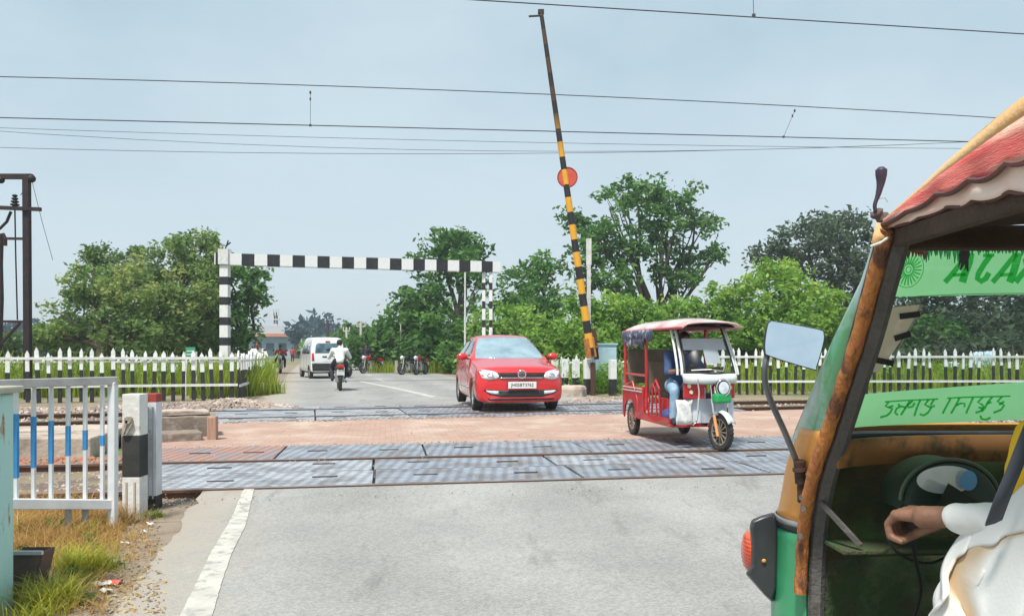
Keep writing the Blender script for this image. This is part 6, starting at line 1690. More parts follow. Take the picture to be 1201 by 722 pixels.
def film(name, c, fac):     # coloured sticker film, lit through by the daylight behind it
    m = bpy.data.materials.new(name); m.use_nodes = True
    n, l = m.node_tree.nodes, m.node_tree.links
    b = n['Principled BSDF']; b.inputs['Base Color'].default_value = (*c, 1); b.inputs['Roughness'].default_value = .4
    tl = n.new('ShaderNodeBsdfTranslucent'); tl.inputs['Color'].default_value = (*c, 1)
    x = n.new('ShaderNodeMixShader'); x.inputs[0].default_value = fac
    tn = n.new('ShaderNodeTexNoise'); tn.inputs['Scale'].default_value = 5; tn.inputs['Detail'].default_value = 6
    r = n.new('ShaderNodeMapRange'); r.inputs['From Min'].default_value = .58; r.inputs['From Max'].default_value = .72; r.inputs['To Max'].default_value = .35
    l.new(tn.outputs['Fac'], r.inputs['Value'])
    mc = n.new('ShaderNodeMixRGB'); mc.inputs['Color1'].default_value = (*c, 1); mc.inputs['Color2'].default_value = (min(1, c[0] + .3), min(1, c[1] + .25), min(1, c[2] + .3), 1)
    l.new(r.outputs[0], mc.inputs['Fac']); l.new(mc.outputs[0], tl.inputs['Color']); l.new(mc.outputs[0], b.inputs['Base Color'])
    l.new(b.outputs[0], x.inputs[1]); l.new(tl.outputs[0], x.inputs[2]); l.new(x.outputs[0], n['Material Output'].inputs['Surface'])
    return m
m_fl = film('light_green_film', (.46, .92, .42), .95)
m_fd = film('dark_green_film', (.10, .60, .18), .85)
m_auto_g = mat('auto_green_paint', (.035, .27, .115), (.05, .33, .15), scale=5, rough=.4, coat=.3, c3=(.10, .20, .09), s3=6, lo3=.6, hi3=.75)
m_auto_o = mat('auto_orange_paint', (.78, .34, .07), (.70, .29, .05), scale=4, rough=.42, coat=.3, c3=(.40, .16, .05), s3=9, lo3=.63, hi3=.75)
m_pil = mat('rusty_orange_pillar', (.58, .22, .05), (.40, .14, .04), scale=9, rough=.65, c3=(.14, .055, .03), s3=7, lo3=.54, hi3=.63, bump=.8, bscale=40, stretch=(1.8, 1.8, .7))
m_chan = mat('grimy_grey_channel', (.085, .08, .078), (.13, .12, .115), scale=7, rough=.8, c3=(.05, .04, .035), s3=14, bump=.4, bscale=60)
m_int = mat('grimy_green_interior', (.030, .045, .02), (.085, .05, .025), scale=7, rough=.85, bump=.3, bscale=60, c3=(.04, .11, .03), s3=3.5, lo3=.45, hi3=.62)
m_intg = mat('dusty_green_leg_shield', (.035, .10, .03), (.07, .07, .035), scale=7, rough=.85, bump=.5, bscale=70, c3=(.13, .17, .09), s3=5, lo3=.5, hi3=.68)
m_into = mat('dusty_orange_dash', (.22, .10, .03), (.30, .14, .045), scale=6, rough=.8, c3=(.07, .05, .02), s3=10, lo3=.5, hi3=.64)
m_lin = mat('dark_brown_lining', (.055, .035, .025), (.085, .055, .04), scale=8, rough=.95, bump=.4, bscale=70)
m_rub = mat('black_rubber_seal', (.015, .017, .02), (.04, .045, .055), scale=6, rough=.4)

# windscreen glass and what is stuck on it
ZB, ZT = .965, 1.50
g = MB(); g.grid([[gpt(AX + .6 * u, z) for u in np.sin(np.linspace(-PI / 2, PI / 2, 41))] for z in np.linspace(ZB, ZT, 13)])
glass = B(g, 'windscreen', m_tint, smooth='all')
def px_sheet(name, rows, m, parent, off=.004, thick=0, nsub=14):
    """rows of photo pixels unprojected on the glass; each row resampled evenly"""
    R_ = []
    for row in rows:
        row = np.array(row, float); tt = np.linspace(0, len(row) - 1, nsub)
        R_.append([on_glass(np.interp(q, range(len(row)), row[:, 0]), np.interp(q, range(len(row)), row[:, 1]), off) for q in tt])
    g = MB(); g.grid(R_); o = g.build(name, m, parent)
    o.data.transform(Matrix.Translation(-wloc(parent))); return o
def wire_strokes(name, strokes, wpx, m, parent, off=.007):
    """lettering as flat ribbons lying on the film, drawn along strokes"""
    g = MB()
    for st in strokes:
        w = wpx
        if isinstance(st, tuple): st, w = st
        n = len(st); L = []; R_ = []
        for i in range(n):
            a = Vector(st[max(i - 1, 0)]); b = Vector(st[min(i + 1, n - 1)]); d = (b - a); d.normalize(); nn = Vector((-d.y, d.x)) * w / 2
            p = Vector(st[i]); L.append(p + nn); R_.append(p - nn)
        g.grid([[on_glass(q.x, q.y, off) for q in L], [on_glass(q.x, q.y, off) for q in R_]])
        off += .00012
    o = g.build(name, m, parent); o.data.transform(Matrix.Translation(-wloc(parent))); return o
def gx(px, z): return on_glass(px, z)
def band_z(name, zt0, zt1, zb0, zb1, m, off):   # a film right across the screen between two heights
    g = MB(); us = np.sin(np.linspace(-PI / 2, PI / 2, 41)); rows = []
    for k in range(5):
        f = k / 4; rows.append([gpt(AX + .597 * u, (zt0 + (zt1 - zt0) * (u + 1) / 2) * (1 - f) + (zb0 + (zb1 - zb0) * (u + 1) / 2) * f, off) for u in us])
    g.grid(rows); return B(g, name, m, glass)
zb_l = on_glass(1045, 349).z; zb_r = on_glass(1195, 343).z
top_film = band_z('top_sun_film', 1.495, 1.495, zb_l, zb_r + .012, m_fl, .004)
zl0 = on_glass(1004, 466).z; zl1 = on_glass(1198, 449).z; zl2 = on_glass(1000, 503).z; zl3 = on_glass(1198, 493).z
low_film = band_z('lower_name_film', zl0, zl1 + (zl1 - zl0) * 1.3, zl2, zl3 + (zl3 - zl2) * 1.3, m_fl, .004)
g = MB(); rr = [on_glass(px, py, .006) for px, py in ((1042, 350.5), (1080, 347), (1120, 345.2), (1160, 344.2), (1230, 343.5))]; g.tube(rr, .0012, n=4); B(g, 'film_edge', m_fd, glass)
def zc(pts, ox, oy, s): return [(ox + x / s, oy + y / s) for x, y in pts]
S3 = lambda pts: zc(pts, 1020, 260, 4.514)
S4 = lambda pts: zc(pts, 1020, 400, 4.514)
let = [(S3([(398, 320), (430, 285), (470, 235), (515, 172)]), 6.2), (S3([(535, 165), (525, 220), (505, 270), (490, 320)]), 9), (S3([(440, 282), (510, 278)]), 4),
       (S3([(600, 178), (660, 176)]), 4), (S3([(640, 176), (605, 225), (575, 275), (570, 300), (590, 315), (615, 300), (632, 270)]), 6.6),
       (S3([(650, 320), (690, 275), (730, 225), (775, 170)]), 6.2), (S3([(790, 165), (775, 220), (760, 270), (740, 320)]), 9), (S3([(690, 282), (760, 278)]), 4),
       (S3([(772, 320), (800, 285), (830, 250)]), 7), (S3([(905, 168), (850, 175), (822, 205), (830, 240), (885, 248)]), 6), (S3([(915, 165), (885, 250), (865, 320)]), 9)]
wire_strokes('mirrored_lettering', let, 6, m_fd, top_film)
# wheel emblem: rim, hub and petals
cx_, cy_ = 1065.5, 316.0; ex, ey = 17.5, 21.0
def em(a, r, tilt=-.5):
    x, y = math.cos(a) * r, math.sin(a) * r
    return (cx_ + x * ex + .25 * y * -ey * .5, cy_ + y * ey)
ring = [([em(2 * PI * k / 40, 1.0) for k in range(41)], 1.0), ([em(2 * PI * k / 20, .17) for k in range(21)], 1.2)]
for k in range(22):
    a = 2 * PI * k / 22; ring.append(([em(a, .28), em(a + .05, .6), em(a + .02, .88)], 1.7 if k % 1 == 0 else 1))
wire_strokes('wheel_emblem', ring, 1, m_fd, top_film)
dev = [(S4([(80, 320), (180, 313), (270, 309), (362, 305)]), 2.0), S4([(100, 320), (84, 343), (104, 350), (120, 356), (108, 378), (90, 393), (55, 402)]), S4([(100, 350), (125, 340)]),
       S4([(212, 316), (190, 352), (165, 390)]), S4([(192, 350), (165, 343), (142, 356), (134, 378), (150, 390)]), S4([(160, 345), (150, 330)]),
       S4([(228, 314), (200, 338), (205, 350), (225, 345), (240, 325)]), S4([(268, 310), (250, 350), (236, 396)]),
       S4([(312, 308), (292, 335), (312, 345), (325, 352), (308, 378), (285, 392), (265, 385)]), S4([(340, 308), (322, 338)]), S4([(345, 340), (318, 350)]),
       (S4([(410, 301), (500, 296), (620, 293), (745, 290)]), 2.0), S4([(428, 302), (408, 340), (386, 382)]), S4([(476, 298), (455, 340), (430, 382)]), S4([(458, 340), (480, 328), (505, 330), (500, 348)]),
       S4([(548, 296), (528, 340), (510, 382)]), S4([(600, 294), (572, 322), (595, 335), (605, 345), (588, 368), (560, 378)]), S4([(575, 350), (600, 352)]), S4([(585, 392), (592, 410), (615, 414), (640, 404)]),
       S4([(650, 292), (625, 322), (610, 352), (592, 372)]), S4([(622, 330), (645, 320)]), S4([(702, 291), (676, 318), (700, 330), (712, 338), (695, 362), (655, 378)]), S4([(712, 318), (685, 335)])]
wire_strokes('mirrored_script', dev, 2.6, m_fd, low_film)
# tan sticker with black tabs beside the pillar
m_tan = film('tan_paper', (.62, .52, .36), .35)
st = px_sheet('tan_sticker', [[(1037, 362), (1058, 359), (1079, 357)], [(1030, 378), (1050, 377), (1072, 374)], [(1018, 398), (1040, 396), (1061, 393)], [(1010, 416), (1028, 416), (1046, 415)], [(1003, 436), (1015, 436), (1030, 436)]], m_tan, glass, .006)
for q in (((1032, 368), (1046, 357.5), 6), ((1055, 371), (1079, 368), 7), ((1049, 397), (1068, 391), 7), ((1028, 422), (1048, 426), 7)):
    wire_strokes('black_tab', [([q[0], ((q[0][0] + q[1][0]) / 2, (q[0][1] + q[1][1]) / 2), q[1]], q[2])], 6, M['black'], st, .010)
wire_strokes('silver_edge', [([(1081, 357), (1072, 376), (1062, 394), (1052, 412), (1044, 436)], 2.2)], 2, M['silver'], st, .009)
# dangling green fringe along the header
m_fr = mat('green_fringe', (.01, .16, .05), (.03, .25, .08), scale=20, rough=.8)
g = MB()
g.tube([on_glass(px, 283, .04) for px in np.linspace(1062, 1400, 12)], .006, n=5)
for px in np.arange(1086, 1380, 3.2):
    a = on_glass(px, 285, .04); L = U(.030, .052) * (1 if px < 1128 else .6); q = a + Vector((U(-.004, .004), 0, -L)); g.tube([a, a.lerp(q, .6), q], [.004, .003, .001], n=4)
B(g, 'green_fringe', m_fr)
g = MB()
for px in np.arange(1063, 1087, 2.2):
    a = on_glass(px, 283, .05); q = a + Vector((U(-.003, .003), 0, -U(.03, .048))); g.tube([a, a.lerp(q, .6), q], [.005, .004, .001], n=4)
g.tube([on_glass(1062, 284, .05), on_glass(1087, 284, .05)], .006, n=5); B(g, 'maroon_fringe', mat('maroon_fringe_cloth', (.10, .03, .03), rough=.9))
g = MB(); a = on_glass(1132, 284, .05)
for k in range(12): g.tube([a, a + Vector((U(-.012, .012), 0, -.03)), a + Vector((U(-.018, .012), 0, -U(.05, .075)))], [.006, .004, .001], n=4)
B(g, 'black_tassel', M['black'])

# seal round the glass, edge strip with painted sky sheen and pillar
g = MB(); pts = [Vector((.848, yp(z) + .022, z)) for z in np.linspace(ZT, ZB, 14)] + [gpt(AX + .6 * u, ZB - .006) for u in np.sin(np.linspace(-PI / 2, PI / 2, 30))] + [gpt(AX + .598, z) + Vector((.006, 0, 0)) for z in np.linspace(ZB, ZT, 14)]
g.tube(pts, .0125, n=8); B(g, 'rubber_seal', m_rub, smooth=True)
m_edge = mat('green_sheen_edge_strip', (.10, .34, .16), (.45, .60, .62), scale=3, rough=.25, coat=.8, lo=.42, hi=.6)  # silvery patches put the reflected sky into the green strip's colour
g = MB(); rows = []
for z in np.linspace(ZB - .03, ZT, 14):
    k = min(1, max(.35, (ZT - z) / .35)); y0 = yp(z); fz = float(np.interp(z, [.96, 1.1, 1.22, 1.37, 1.5], [.17, .11, .08, .025, .01]))
    rows.append([tuple(q) for q in catmull([(.850, y0 + .02, z), (.850 - .026 * k, y0 + .02 + fz * .35, z), (.850 - .028 * k, y0 + .02 + fz, z), (.862, y0 + fz + .05, z), (.905, y0 + max(.165, fz + .06), z)], 4)])
g.grid(rows); B(g, 'edge_strip', m_edge, smooth='all', thick=.004)
ppx = [(1048, 268, 1.745), (1031, 330, 1.84), (1012, 400, 1.95), (994, 455, 2.03), (978, 505, 2.10), (960, 560, 2.17), (951, 610, 2.21), (947, 660, 2.22), (945, 722, 2.22), (944, 800, 2.22), (944, 860, 2.21)]
def onpil(px, py, off=-.02):
    Y = 2.0
    for _ in range(30): Y = .5 * Y + .5 * (max(1.7, min(2.23, yp(P(px, py, Y).z))) + off)
    return tuple(P(px, py, Y))
pc = catmull([onpil(a - 7, b) for a, b, c in ppx], 5)
g = MB(); g.tube([tuple(p) for p in pc[:39]], [.0178 + .0012 * math.sin(k * 1.9) for k in range(39)], n=12)
pil = B(g, 'front_pillar', m_pil, smooth=True)
pc2 = catmull([onpil(a + 12, b, -.025) for a, b, c in ppx], 5)
g = MB()
for i in range(len(pc2) - 1): pass
rows = []
for i, p in enumerate(pc2):
    w = .022
    rows.append([(p[0] - w, p[1] + .006, p[2]), (p[0] - w * .9, p[1] - .012, p[2]), (p[0] + w * .2, p[1] - .018, p[2]), (p[0] + w, p[1] - .004, p[2]), (p[0] + w, p[1] + .03, p[2]), (p[0] - w * .6, p[1] + .03, p[2])])
g.grid(rows, closed_u=True); B(g, 'pillar_channel', m_chan, smooth=True)
g = MB()
for px_, py_, Y_ in ((940, 583, 2.15), (942, 596, 2.15), (948, 556, 2.14), (938, 628, 2.17)): g.cyl(P(px_, py_, Y_), P(px_, py_, Y_ - .02), .008, n=8)
B(g, 'rivet', m_chan)
g = MB(); pts = [(p[0] + 2 * (AX - p[0]), p[1], p[2]) for p in pc]; g.tube(pts, .02, n=10); B(g, 'front_pillar', m_pil, smooth=True)

# nose: orange upper cowl, trim, green lower cowl
plan = {
    .985: [(.846, 2.035), (.822, 2.11), (.828, 2.19), (.93, 2.25), (1.2, 2.28), (AX, 2.29)],
    .86: [(.846, 2.12), (.818, 2.21), (.832, 2.31), (.96, 2.37), (1.2, 2.44), (AX, 2.46)],
    .74: [(.848, 2.20), (.816, 2.29), (.838, 2.38), (.95, 2.49), (1.2, 2.57), (AX, 2.59)],
    .685: [(.856, 2.21), (.816, 2.30), (.832, 2.41), (.95, 2.52), (1.2, 2.60), (AX, 2.62)],
    .50: [(.852, 2.22), (.812, 2.33), (.830, 2.45), (.95, 2.57), (1.2, 2.65), (AX, 2.67)],
    .25: [(.85, 2.22), (.815, 2.33), (.835, 2.45), (.95, 2.57), (1.2, 2.65), (AX, 2.67)]}
def plan_row(z):
    ks = sorted(plan); P_ = [np.array(plan[k]) for k in ks]
    A = np.array([[np.interp(z, ks, [p[i][c] for p in P_]) for c in (0, 1)] for i in range(6)])
    A = catmull(A, 6); Mr = A[::-1][1:] * np.array([-1, 1]) + np.array([2 * AX, 0])
    return [(p[0], p[1], z) for p in np.concatenate([A, Mr])]
g = MB(); g.grid([plan_row(z) for z in np.linspace(.985, .70, 12)]); B(g, 'upper_cowl', m_auto_o, smooth='all', thick=.006)
g = MB(); g.grid([plan_row(z) for z in np.linspace(.672, .25, 12)]); B(g, 'lower_cowl', m_auto_g, smooth='all', thick=.006)
def offs(row, d): return [(p[0] - (d if p[0] < AX else -d), p[1] + d, p[2]) for p in row]
g = MB(); g.grid([offs(plan_row(z), .006) for z in (.703, .694, .686)]); B(g, 'bright_trim', M['silver'], smooth='all', thick=.004)
g = MB(); g.grid([offs(plan_row(z), .005) for z in (.687, .678, .668)]); B(g, 'black_trim', m_rub, smooth='all', thick=.004)
# round headlight and bumper on the nose (face away from the camera)
g = MB(); g.lathe([(.001, .05), (.06, .045), (.085, .02), (.09, -.03)], (AX, 2.64, .60), 'Y', 24); hb = B(g, 'headlight', M['lamp_clear'], smooth='all')
g = MB(); g.tube([(.95, 2.66, .38), (1.2, 2.74, .38), (AX, 2.75, .38), (1.7, 2.74, .38), (1.95, 2.66, .38)], .02, n=8); B(g, 'front_guard', m_rub, smooth=True)
wheel(t, (0, 2.42 - 1.2, .2), .2, .1, 5, tyre_frac=.6)
# indicator housing with amber lens on the left of the nose
def lamp_side(sgn, nm='indicator_housing'):
    hp = [(881, 609), (893, 604), (908, 600), (913, 615), (912, 650), (911, 690), (906, 706), (897, 698), (874, 672), (880, 664), (881, 640), (879, 618)]
    g = MB(); a = [P(x, y, 2.36) for x, y in hp]; b = [P(901 + (x - 901) * .8, 652 + (y - 652) * .86, 2.50) for x, y in hp]; f = [P(899 + (x - 899) * .9, 652 + (y - 652) * .95, 2.335) for x, y in hp]
    rows = [f, a, b]
    if sgn > 0: rows = [[Vector((2 * AX - p.x, p.y, p.z)) for p in r] for r in rows]
    g.grid(rows, closed_u=True); n = len(hp); g.f.append(tuple(range(n))); g.m.append(0); g.f.append(tuple(range(2 * n, 3 * n))[::-1]); g.m.append(0)
    h = B(g, nm, mat('grey_black_housing', (.035, .04, .045), (.06, .065, .07), scale=6, rough=.35), smooth=True, bevel=.006)
    g = MB(); c = P(879, 646, 2.40)
    if sgn > 0: c.x = 2 * AX - c.x
    g.sphere((0, 0, 0), (.022, .048, .066), 16, 14); o = g.build('amber_lens', M['lamp_amber'], h, smooth='all'); o.location = c - wloc(h)
    g = MB()
    for k in range(9): g.tube([Vector((math.cos(a_) * .0228, math.sin(a_) * .049, -.045 + k * .0112)) * 1.0 for a_ in np.linspace(PI * .6, PI * 1.4, 9)], .0012, n=4)
    o2 = g.build('lens_rib', M['lamp_red'], o)
    for v in o2.data.vertices:
        s_ = math.sqrt(max(.05, 1 - (v.co.z / .066) ** 2)); v.co.x *= s_; v.co.y *= s_
    g = MB(); q = P(896, 657, 2.33)
    if sgn > 0: q.x = 2 * AX - q.x
    g.sphere((0, 0, 0), (.007, .004, .006), 8, 6); o = g.build('screw', m_auto_o, h); o.location = q - wloc(h)
lamp_side(-1); lamp_side(1)
# wing mirror on a bent stalk
mc = [(902, 376.5), (908, 376), (960, 385.5), (967, 391), (966, 404), (958, 431), (953, 433.5), (902, 418), (896, 412), (896, 398), (899, 380)]
def mY(x, y): return 2.075 - (y - 376) / 57 * .035 - (x - 896) / 71 * .05
g = MB(); a = [P(x, y, mY(x, y)) for x, y in smoothpoly(mc, 3)]; c = sum(a, Vector()) / len(a)
b = [c + (p - c) * .86 + Vector((0, .035, 0)) for p in a]; f_ = [c + (p - c) * .955 + Vector((0, -.004, 0)) for p in a]
g.grid([f_, a, b], closed_u=True); n = len(a); g.f.append(tuple(range(2 * n, 3 * n))); g.m.append(0)
mh = B(g, 'wing_mirror', m_rub, smooth=True)
g = MB(); g.add([p + Vector((0, .0008, 0)) for p in f_], [tuple(range(n))]); 
m_mir = mat('mirror_glass', (.72, .80, .84), (.60, .70, .76), scale=6, rough=.03, metal=1.0)
B(g, 'mirror_glass', m_mir, mh)
g = MB(); sp = catmull([tuple(P(*q)) for q in ((903, 405, 2.07), (898, 424, 2.06), (897, 446, 2.07), (905, 472, 2.10), (922, 510, 2.14), (937, 548, 2.17))], 5)
g.tube([tuple(p) for p in sp], .0085, n=9); B(g, 'mirror_stalk', mat('worn_stalk', (.10, .12, .15), (.2, .2, .2), scale=9, rough=.35, metal=.4), mh, smooth=True)
g = MB(); g.cyl(P(937.5, 540, 2.15), P(939, 566, 2.16), .016, .015, n=12); g.cyl(P(939, 564, 2.16), P(939.5, 588, 2.17), .010, n=10); g.cyl(P(937.5, 548, 2.15), P(938, 552, 2.15), .019, n=12)
B(g, 'mirror_mount', mat('rusty_mount', (.035, .02, .018), (.09, .04, .025), scale=14, rough=.8), mh, smooth=True)

# inside of the nose: dash, dark well, shelf, instrument pod
g = MB(); rows = []
for z, dy in ((.965, -.02), (.93, -.035), (.89, -.05)):
    rows.append([(AX + .585 * u, yp(z) + .14 * (1 - abs(u) ** 3) + dy, z) for u in np.linspace(-1, 1, 21)])
g.grid(rows); B(g, 'dash_panel', m_into, smooth='all', thick=.01)
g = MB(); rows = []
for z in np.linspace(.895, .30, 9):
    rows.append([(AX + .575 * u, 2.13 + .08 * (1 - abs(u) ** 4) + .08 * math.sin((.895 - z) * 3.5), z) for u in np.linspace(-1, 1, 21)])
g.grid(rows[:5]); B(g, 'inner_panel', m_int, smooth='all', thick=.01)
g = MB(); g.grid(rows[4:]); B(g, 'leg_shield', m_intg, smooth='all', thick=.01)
g = MB(); g.box((AX, 1.55, .26), (1.16, 1.3, .03)); B(g, 'floor', m_int)
g = MB(); g.bar((AX - .57, 2.10, .665), (AX + .57, 2.12, .675), .12, .012); B(g, 'parcel_shelf', m_intg, bevel=.003)
g = MB(); g.bar(P(962, 588, 2.12), P(1010, 640, 2.04), .010, .016); B(g, 'diagonal_brace', m_chan, bevel=.003)
pc_ = P(1111, 585, 2.03)
g = MB(); rows = []
for k, (sc, dy) in enumerate(((1.0, .10), (1.0, 0), (.90, -.03), (.82, -.035))):
    rows.append([pc_ + Vector((math.cos(a_) * .128 * sc, dy, math.sin(a_) * .105 * sc)) for a_ in np.linspace(-.25, PI + .25, 25)])
g.grid(rows); g.f.append(tuple(75 + i for i in range(25))); g.m.append(0)
pod = B(g, 'instrument_pod', mat('black_green_pod', (.012, .03, .018), (.03, .05, .03), scale=9, rough=.6), smooth=True)
g = MB(); g.tube([pc_ + Vector((math.cos(a_) * .13, -.012, math.sin(a_) * .107)) for a_ in np.linspace(0, PI, 21)], .006, n=6); B(g, 'pod_rim', mat('grey_rim', (.10, .12, .08), rough=.7), pod, smooth=True)
lc = P(1109, 562, 1.975)
g = MB(); g.add([lc + Vector((math.cos(a_) * .081, -.002 + .01 * math.cos(a_), math.sin(a_) * .036)) for a_ in np.linspace(0, 2 * PI, 29)[:-1]], [tuple(range(28))])
B(g, 'instrument_glass', mat('cloudy_instrument_glass', (.42, .46, .42), (.62, .68, .66), scale=6, rough=.12, coat=1), pod)
g = MB(); q = P(1136, 563, 1.968); g.add([q + Vector((math.cos(a_) * .022, 0, math.sin(a_) * .026)) for a_ in np.linspace(0, 2 * PI, 19)[:-1]], [tuple(range(18))]); B(g, 'blue_sticker', mat('pale_blue_sticker', (.15, .36, .62), rough=.3), pod)
g = MB(); g.add([P(1098, 594, 1.93), P(1112, 566, 1.93), P(1150, 590, 1.93), P(1148, 600, 1.96), P(1112, 572, 2.0), P(1100, 604, 1.96)], [(0, 1, 2, 3), (1, 4, 3, 2), (0, 5, 4, 1), (0, 3, 5)])
B(g, 'switch_cover', mat('dark_switch_cover', (.01, .02, .015), rough=.5), pod)
g = MB(); g.tube([tuple(q) for q in catmull([tuple(P(1062, 590, 2.02)), tuple(P(1040, 612, 2.0)), tuple(P(1050, 645, 2.03)), tuple(P(1090, 660, 2.08)), tuple(P(1130, 640, 2.1))], 6)], .004, n=6); B(g, 'control_cable', M['black'])
g = MB(); g.tube([tuple(q) for q in catmull([tuple(P(1085, 595, 2.0)), tuple(P(1072, 640, 2.02)), tuple(P(1080, 690, 2.08)), tuple(P(1070, 730, 2.12))], 6)], .005, n=6); B(g, 'control_cable', M['black'])
# steering: column, bar and grips
gc = Vector((1.20, 2.0, .80)); ga = Vector((.915, 1.825, .778))
g = MB(); g.tube([tuple(ga.lerp(gc, .2)), tuple(ga.lerp(gc, .5)), tuple(gc), (AX, 2.06, .82), (AX + .25, 2.0, .80), (AX + .53, 1.825, .778)], .011, n=9); hbm = B(g, 'handlebar', M['black'], smooth=True)
g = MB(); g.cyl(ga.lerp(gc, .16), ga.lerp(gc, .42), .014, n=14); B(g, 'grip', m_rub, hbm, smooth=True)
g = MB(); g.tube([tuple(ga.lerp(gc, .5)), P(1082, 618, 1.93), P(1060, 622, 1.92)], .005, n=6); B(g, 'lever', M['silver'], hbm)
g = MB(); g.cyl((AX, 2.08, .82), (AX, 2.20, .30), .03, n=12); B(g, 'steering_column', M['black'])

# seats and the rest of the body
m_seat = mat('brown_vinyl_seat', (.12, .05, .03), (.16, .07, .045), scale=7, rough=.5)
g = MB(); g.box((AX, 1.12, .38), (.95, .42, .24)); B(g, 'seat_box', m_auto_g, bevel=.02)
g = MB(); g.box((AX, 1.12, .53), (.95, .44, .09)); B(g, 'driver_seat', m_seat, bevel=.03)
g = MB(); g.box((AX, .30, .52), (1.12, .48, .12)); B(g, 'passenger_seat', m_seat, bevel=.03)
g = MB(); g.box((AX, .03, .85), (1.12, .09, .55)); B(g, 'passenger_backrest', m_seat, bevel=.03)
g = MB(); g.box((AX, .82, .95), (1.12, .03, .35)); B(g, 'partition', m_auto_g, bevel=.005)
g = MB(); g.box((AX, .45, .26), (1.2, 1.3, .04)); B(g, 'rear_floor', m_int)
for s in (-1, 1):
    x = AX + s * .60
    g = MB(); g.prism([(.82, .30), (.82, .55), (.30, .85), (-.15, .90), (-.22, .35)], x - .012, x + .012, 'X'); B(g, 'rear_side_panel', m_auto_g)
    g = MB(); g.tube([(x, .80, .5), (x, .82, 1.48)], .017, n=8); B(g, 'middle_post', m_chan, smooth=True)
    g = MB(); g.tube([(x, -.12, .88), (x, -.05, 1.48)], .017, n=8); B(g, 'rear_post', m_chan, smooth=True)
    wheel(t, (s * .52, .2 - 1.2, .2), .2, .11, 5, tyre_frac=.6)
g = MB(); g.prism([(-.22, .3), (-.22, .92), (-.05, 1.48), (-.02, 1.48), (-.19, .92), (-.19, .3)], AX - .6, AX + .6, 'X'); B(g, 'rear_panel', m_auto_g)

# canopy: yellow top sheet, red and cream scalloped valances, brown lining
m_yel = mat('yellow_canopy', (.66, .40, .17), (.60, .28, .10), scale=3, rough=.85, c3=(.72, .50, .28), s3=2, lo3=.4, hi3=.7, bump=.2, bscale=120)
m_redc = mat('faded_red_canopy', (.62, .05, .06), (.76, .24, .20), scale=5, rough=.85, c3=(.84, .55, .42), s3=4.5, lo3=.47, hi3=.62, stretch=(1, .4, 4), bump=.4, bscale=120)
m_cream = mat('cream_pink_valance', (.90, .78, .70), (.86, .58, .52), scale=4, rough=.8)
m_scal = mat('brown_scallop_piping', (.16, .07, .06), (.10, .05, .05), scale=9, rough=.9)
Ys = np.linspace(1.735, -.22, 90)
def ztop(y): return float(np.interp(y, [-.3, .4, .9, 1.26, 1.50, 1.735], [1.66, 1.68, 1.655, 1.613, 1.565, 1.497]))
def dep(y): return float(np.interp(y, [-.3, 1.26, 1.735], [.17, .152, .022]))
def xs_(y): return .842 + .006 * math.sin(y * 9)
rows = []
for y in Ys:
    row = []
    for k in range(25):
        u = -1 + k / 12; x = AX + u * (AX - xs_(y)); row.append((x, y, ztop(y) + .085 * (1 - u * u) + (.004 * math.sin(y * 14 + u * 5))))
    rows.append(row)
g = MB(); g.grid(rows); B(g, 'canopy_top', m_yel, smooth='all', thick=.004)
for s in (-1, 1):
    def X(y, o): return AX + s * (AX - xs_(y) + o)
    g = MB(); g.grid([[(X(y, .003 + .004 * k), y, ztop(y) - dep(y) * .25 * k / 2) for k in range(3)] for y in Ys]); B(g, 'yellow_side', m_yel, smooth='all', thick=.003)
    def sc1(y): return abs(math.sin((1.735 - y) * PI / .115))
    def lowr(y): return ztop(y) - dep(y) * (.66 + .09 * sc1(y))
    Yf = np.linspace(1.735, -.22, 260)
    g = MB(); g.grid([[(X(y, .012 + .006 * math.sin(y * 40) * k / 4), y, (ztop(y) - dep(y) * .25) * (1 - k / 4) + lowr(y) * k / 4) for k in range(5)] for y in Yf]); B(g, 'red_valance', m_redc, smooth='all', thick=.003)
    g = MB(); g.tube([(X(y, .0145), y, lowr(y)) for y in Yf], .0055, n=6); B(g, 'valance_piping', m_scal, smooth=True)
    def lowc(y): return ztop(y) - dep(y) * (.95 + .06 * abs(math.sin((1.70 - y) * PI / .10)))
    g = MB(); g.grid([[(X(y, .001 + .005 * math.sin(y * 33) * k / 4), y, (ztop(y) - dep(y) * .55) * (1 - k / 4) + lowc(y) * k / 4) for k in range(5)] for y in Yf]); B(g, 'cream_valance', m_cream, smooth='all', thick=.003)
    g = MB(); g.tube([(X(y, -.004), y, lowc(y)) for y in Yf], .004, n=6); B(g, 'valance_piping', m_scal, smooth=True)
g = MB(); g.grid([[(AX + u * .595, y, min(ztop(y) - .03, 1.49) + .03 * (1 - u * u)) for u in np.linspace(-1, 1, 9)] for y in np.linspace(1.74, -.2, 20)]); B(g, 'lining', m_lin, smooth='all', thick=.004)
g = MB(); g.bar((AX - .60, 1.775, 1.462), (AX + .60, 1.775, 1.462), .05, .055); B(g, 'header_rail', m_lin, bevel=.01)
g = MB(); g.bar((AX - .585, 1.74, 1.452), (AX - .585, -.1, 1.475), .03, .035); g2 = B(g, 'roof_rail', m_lin)
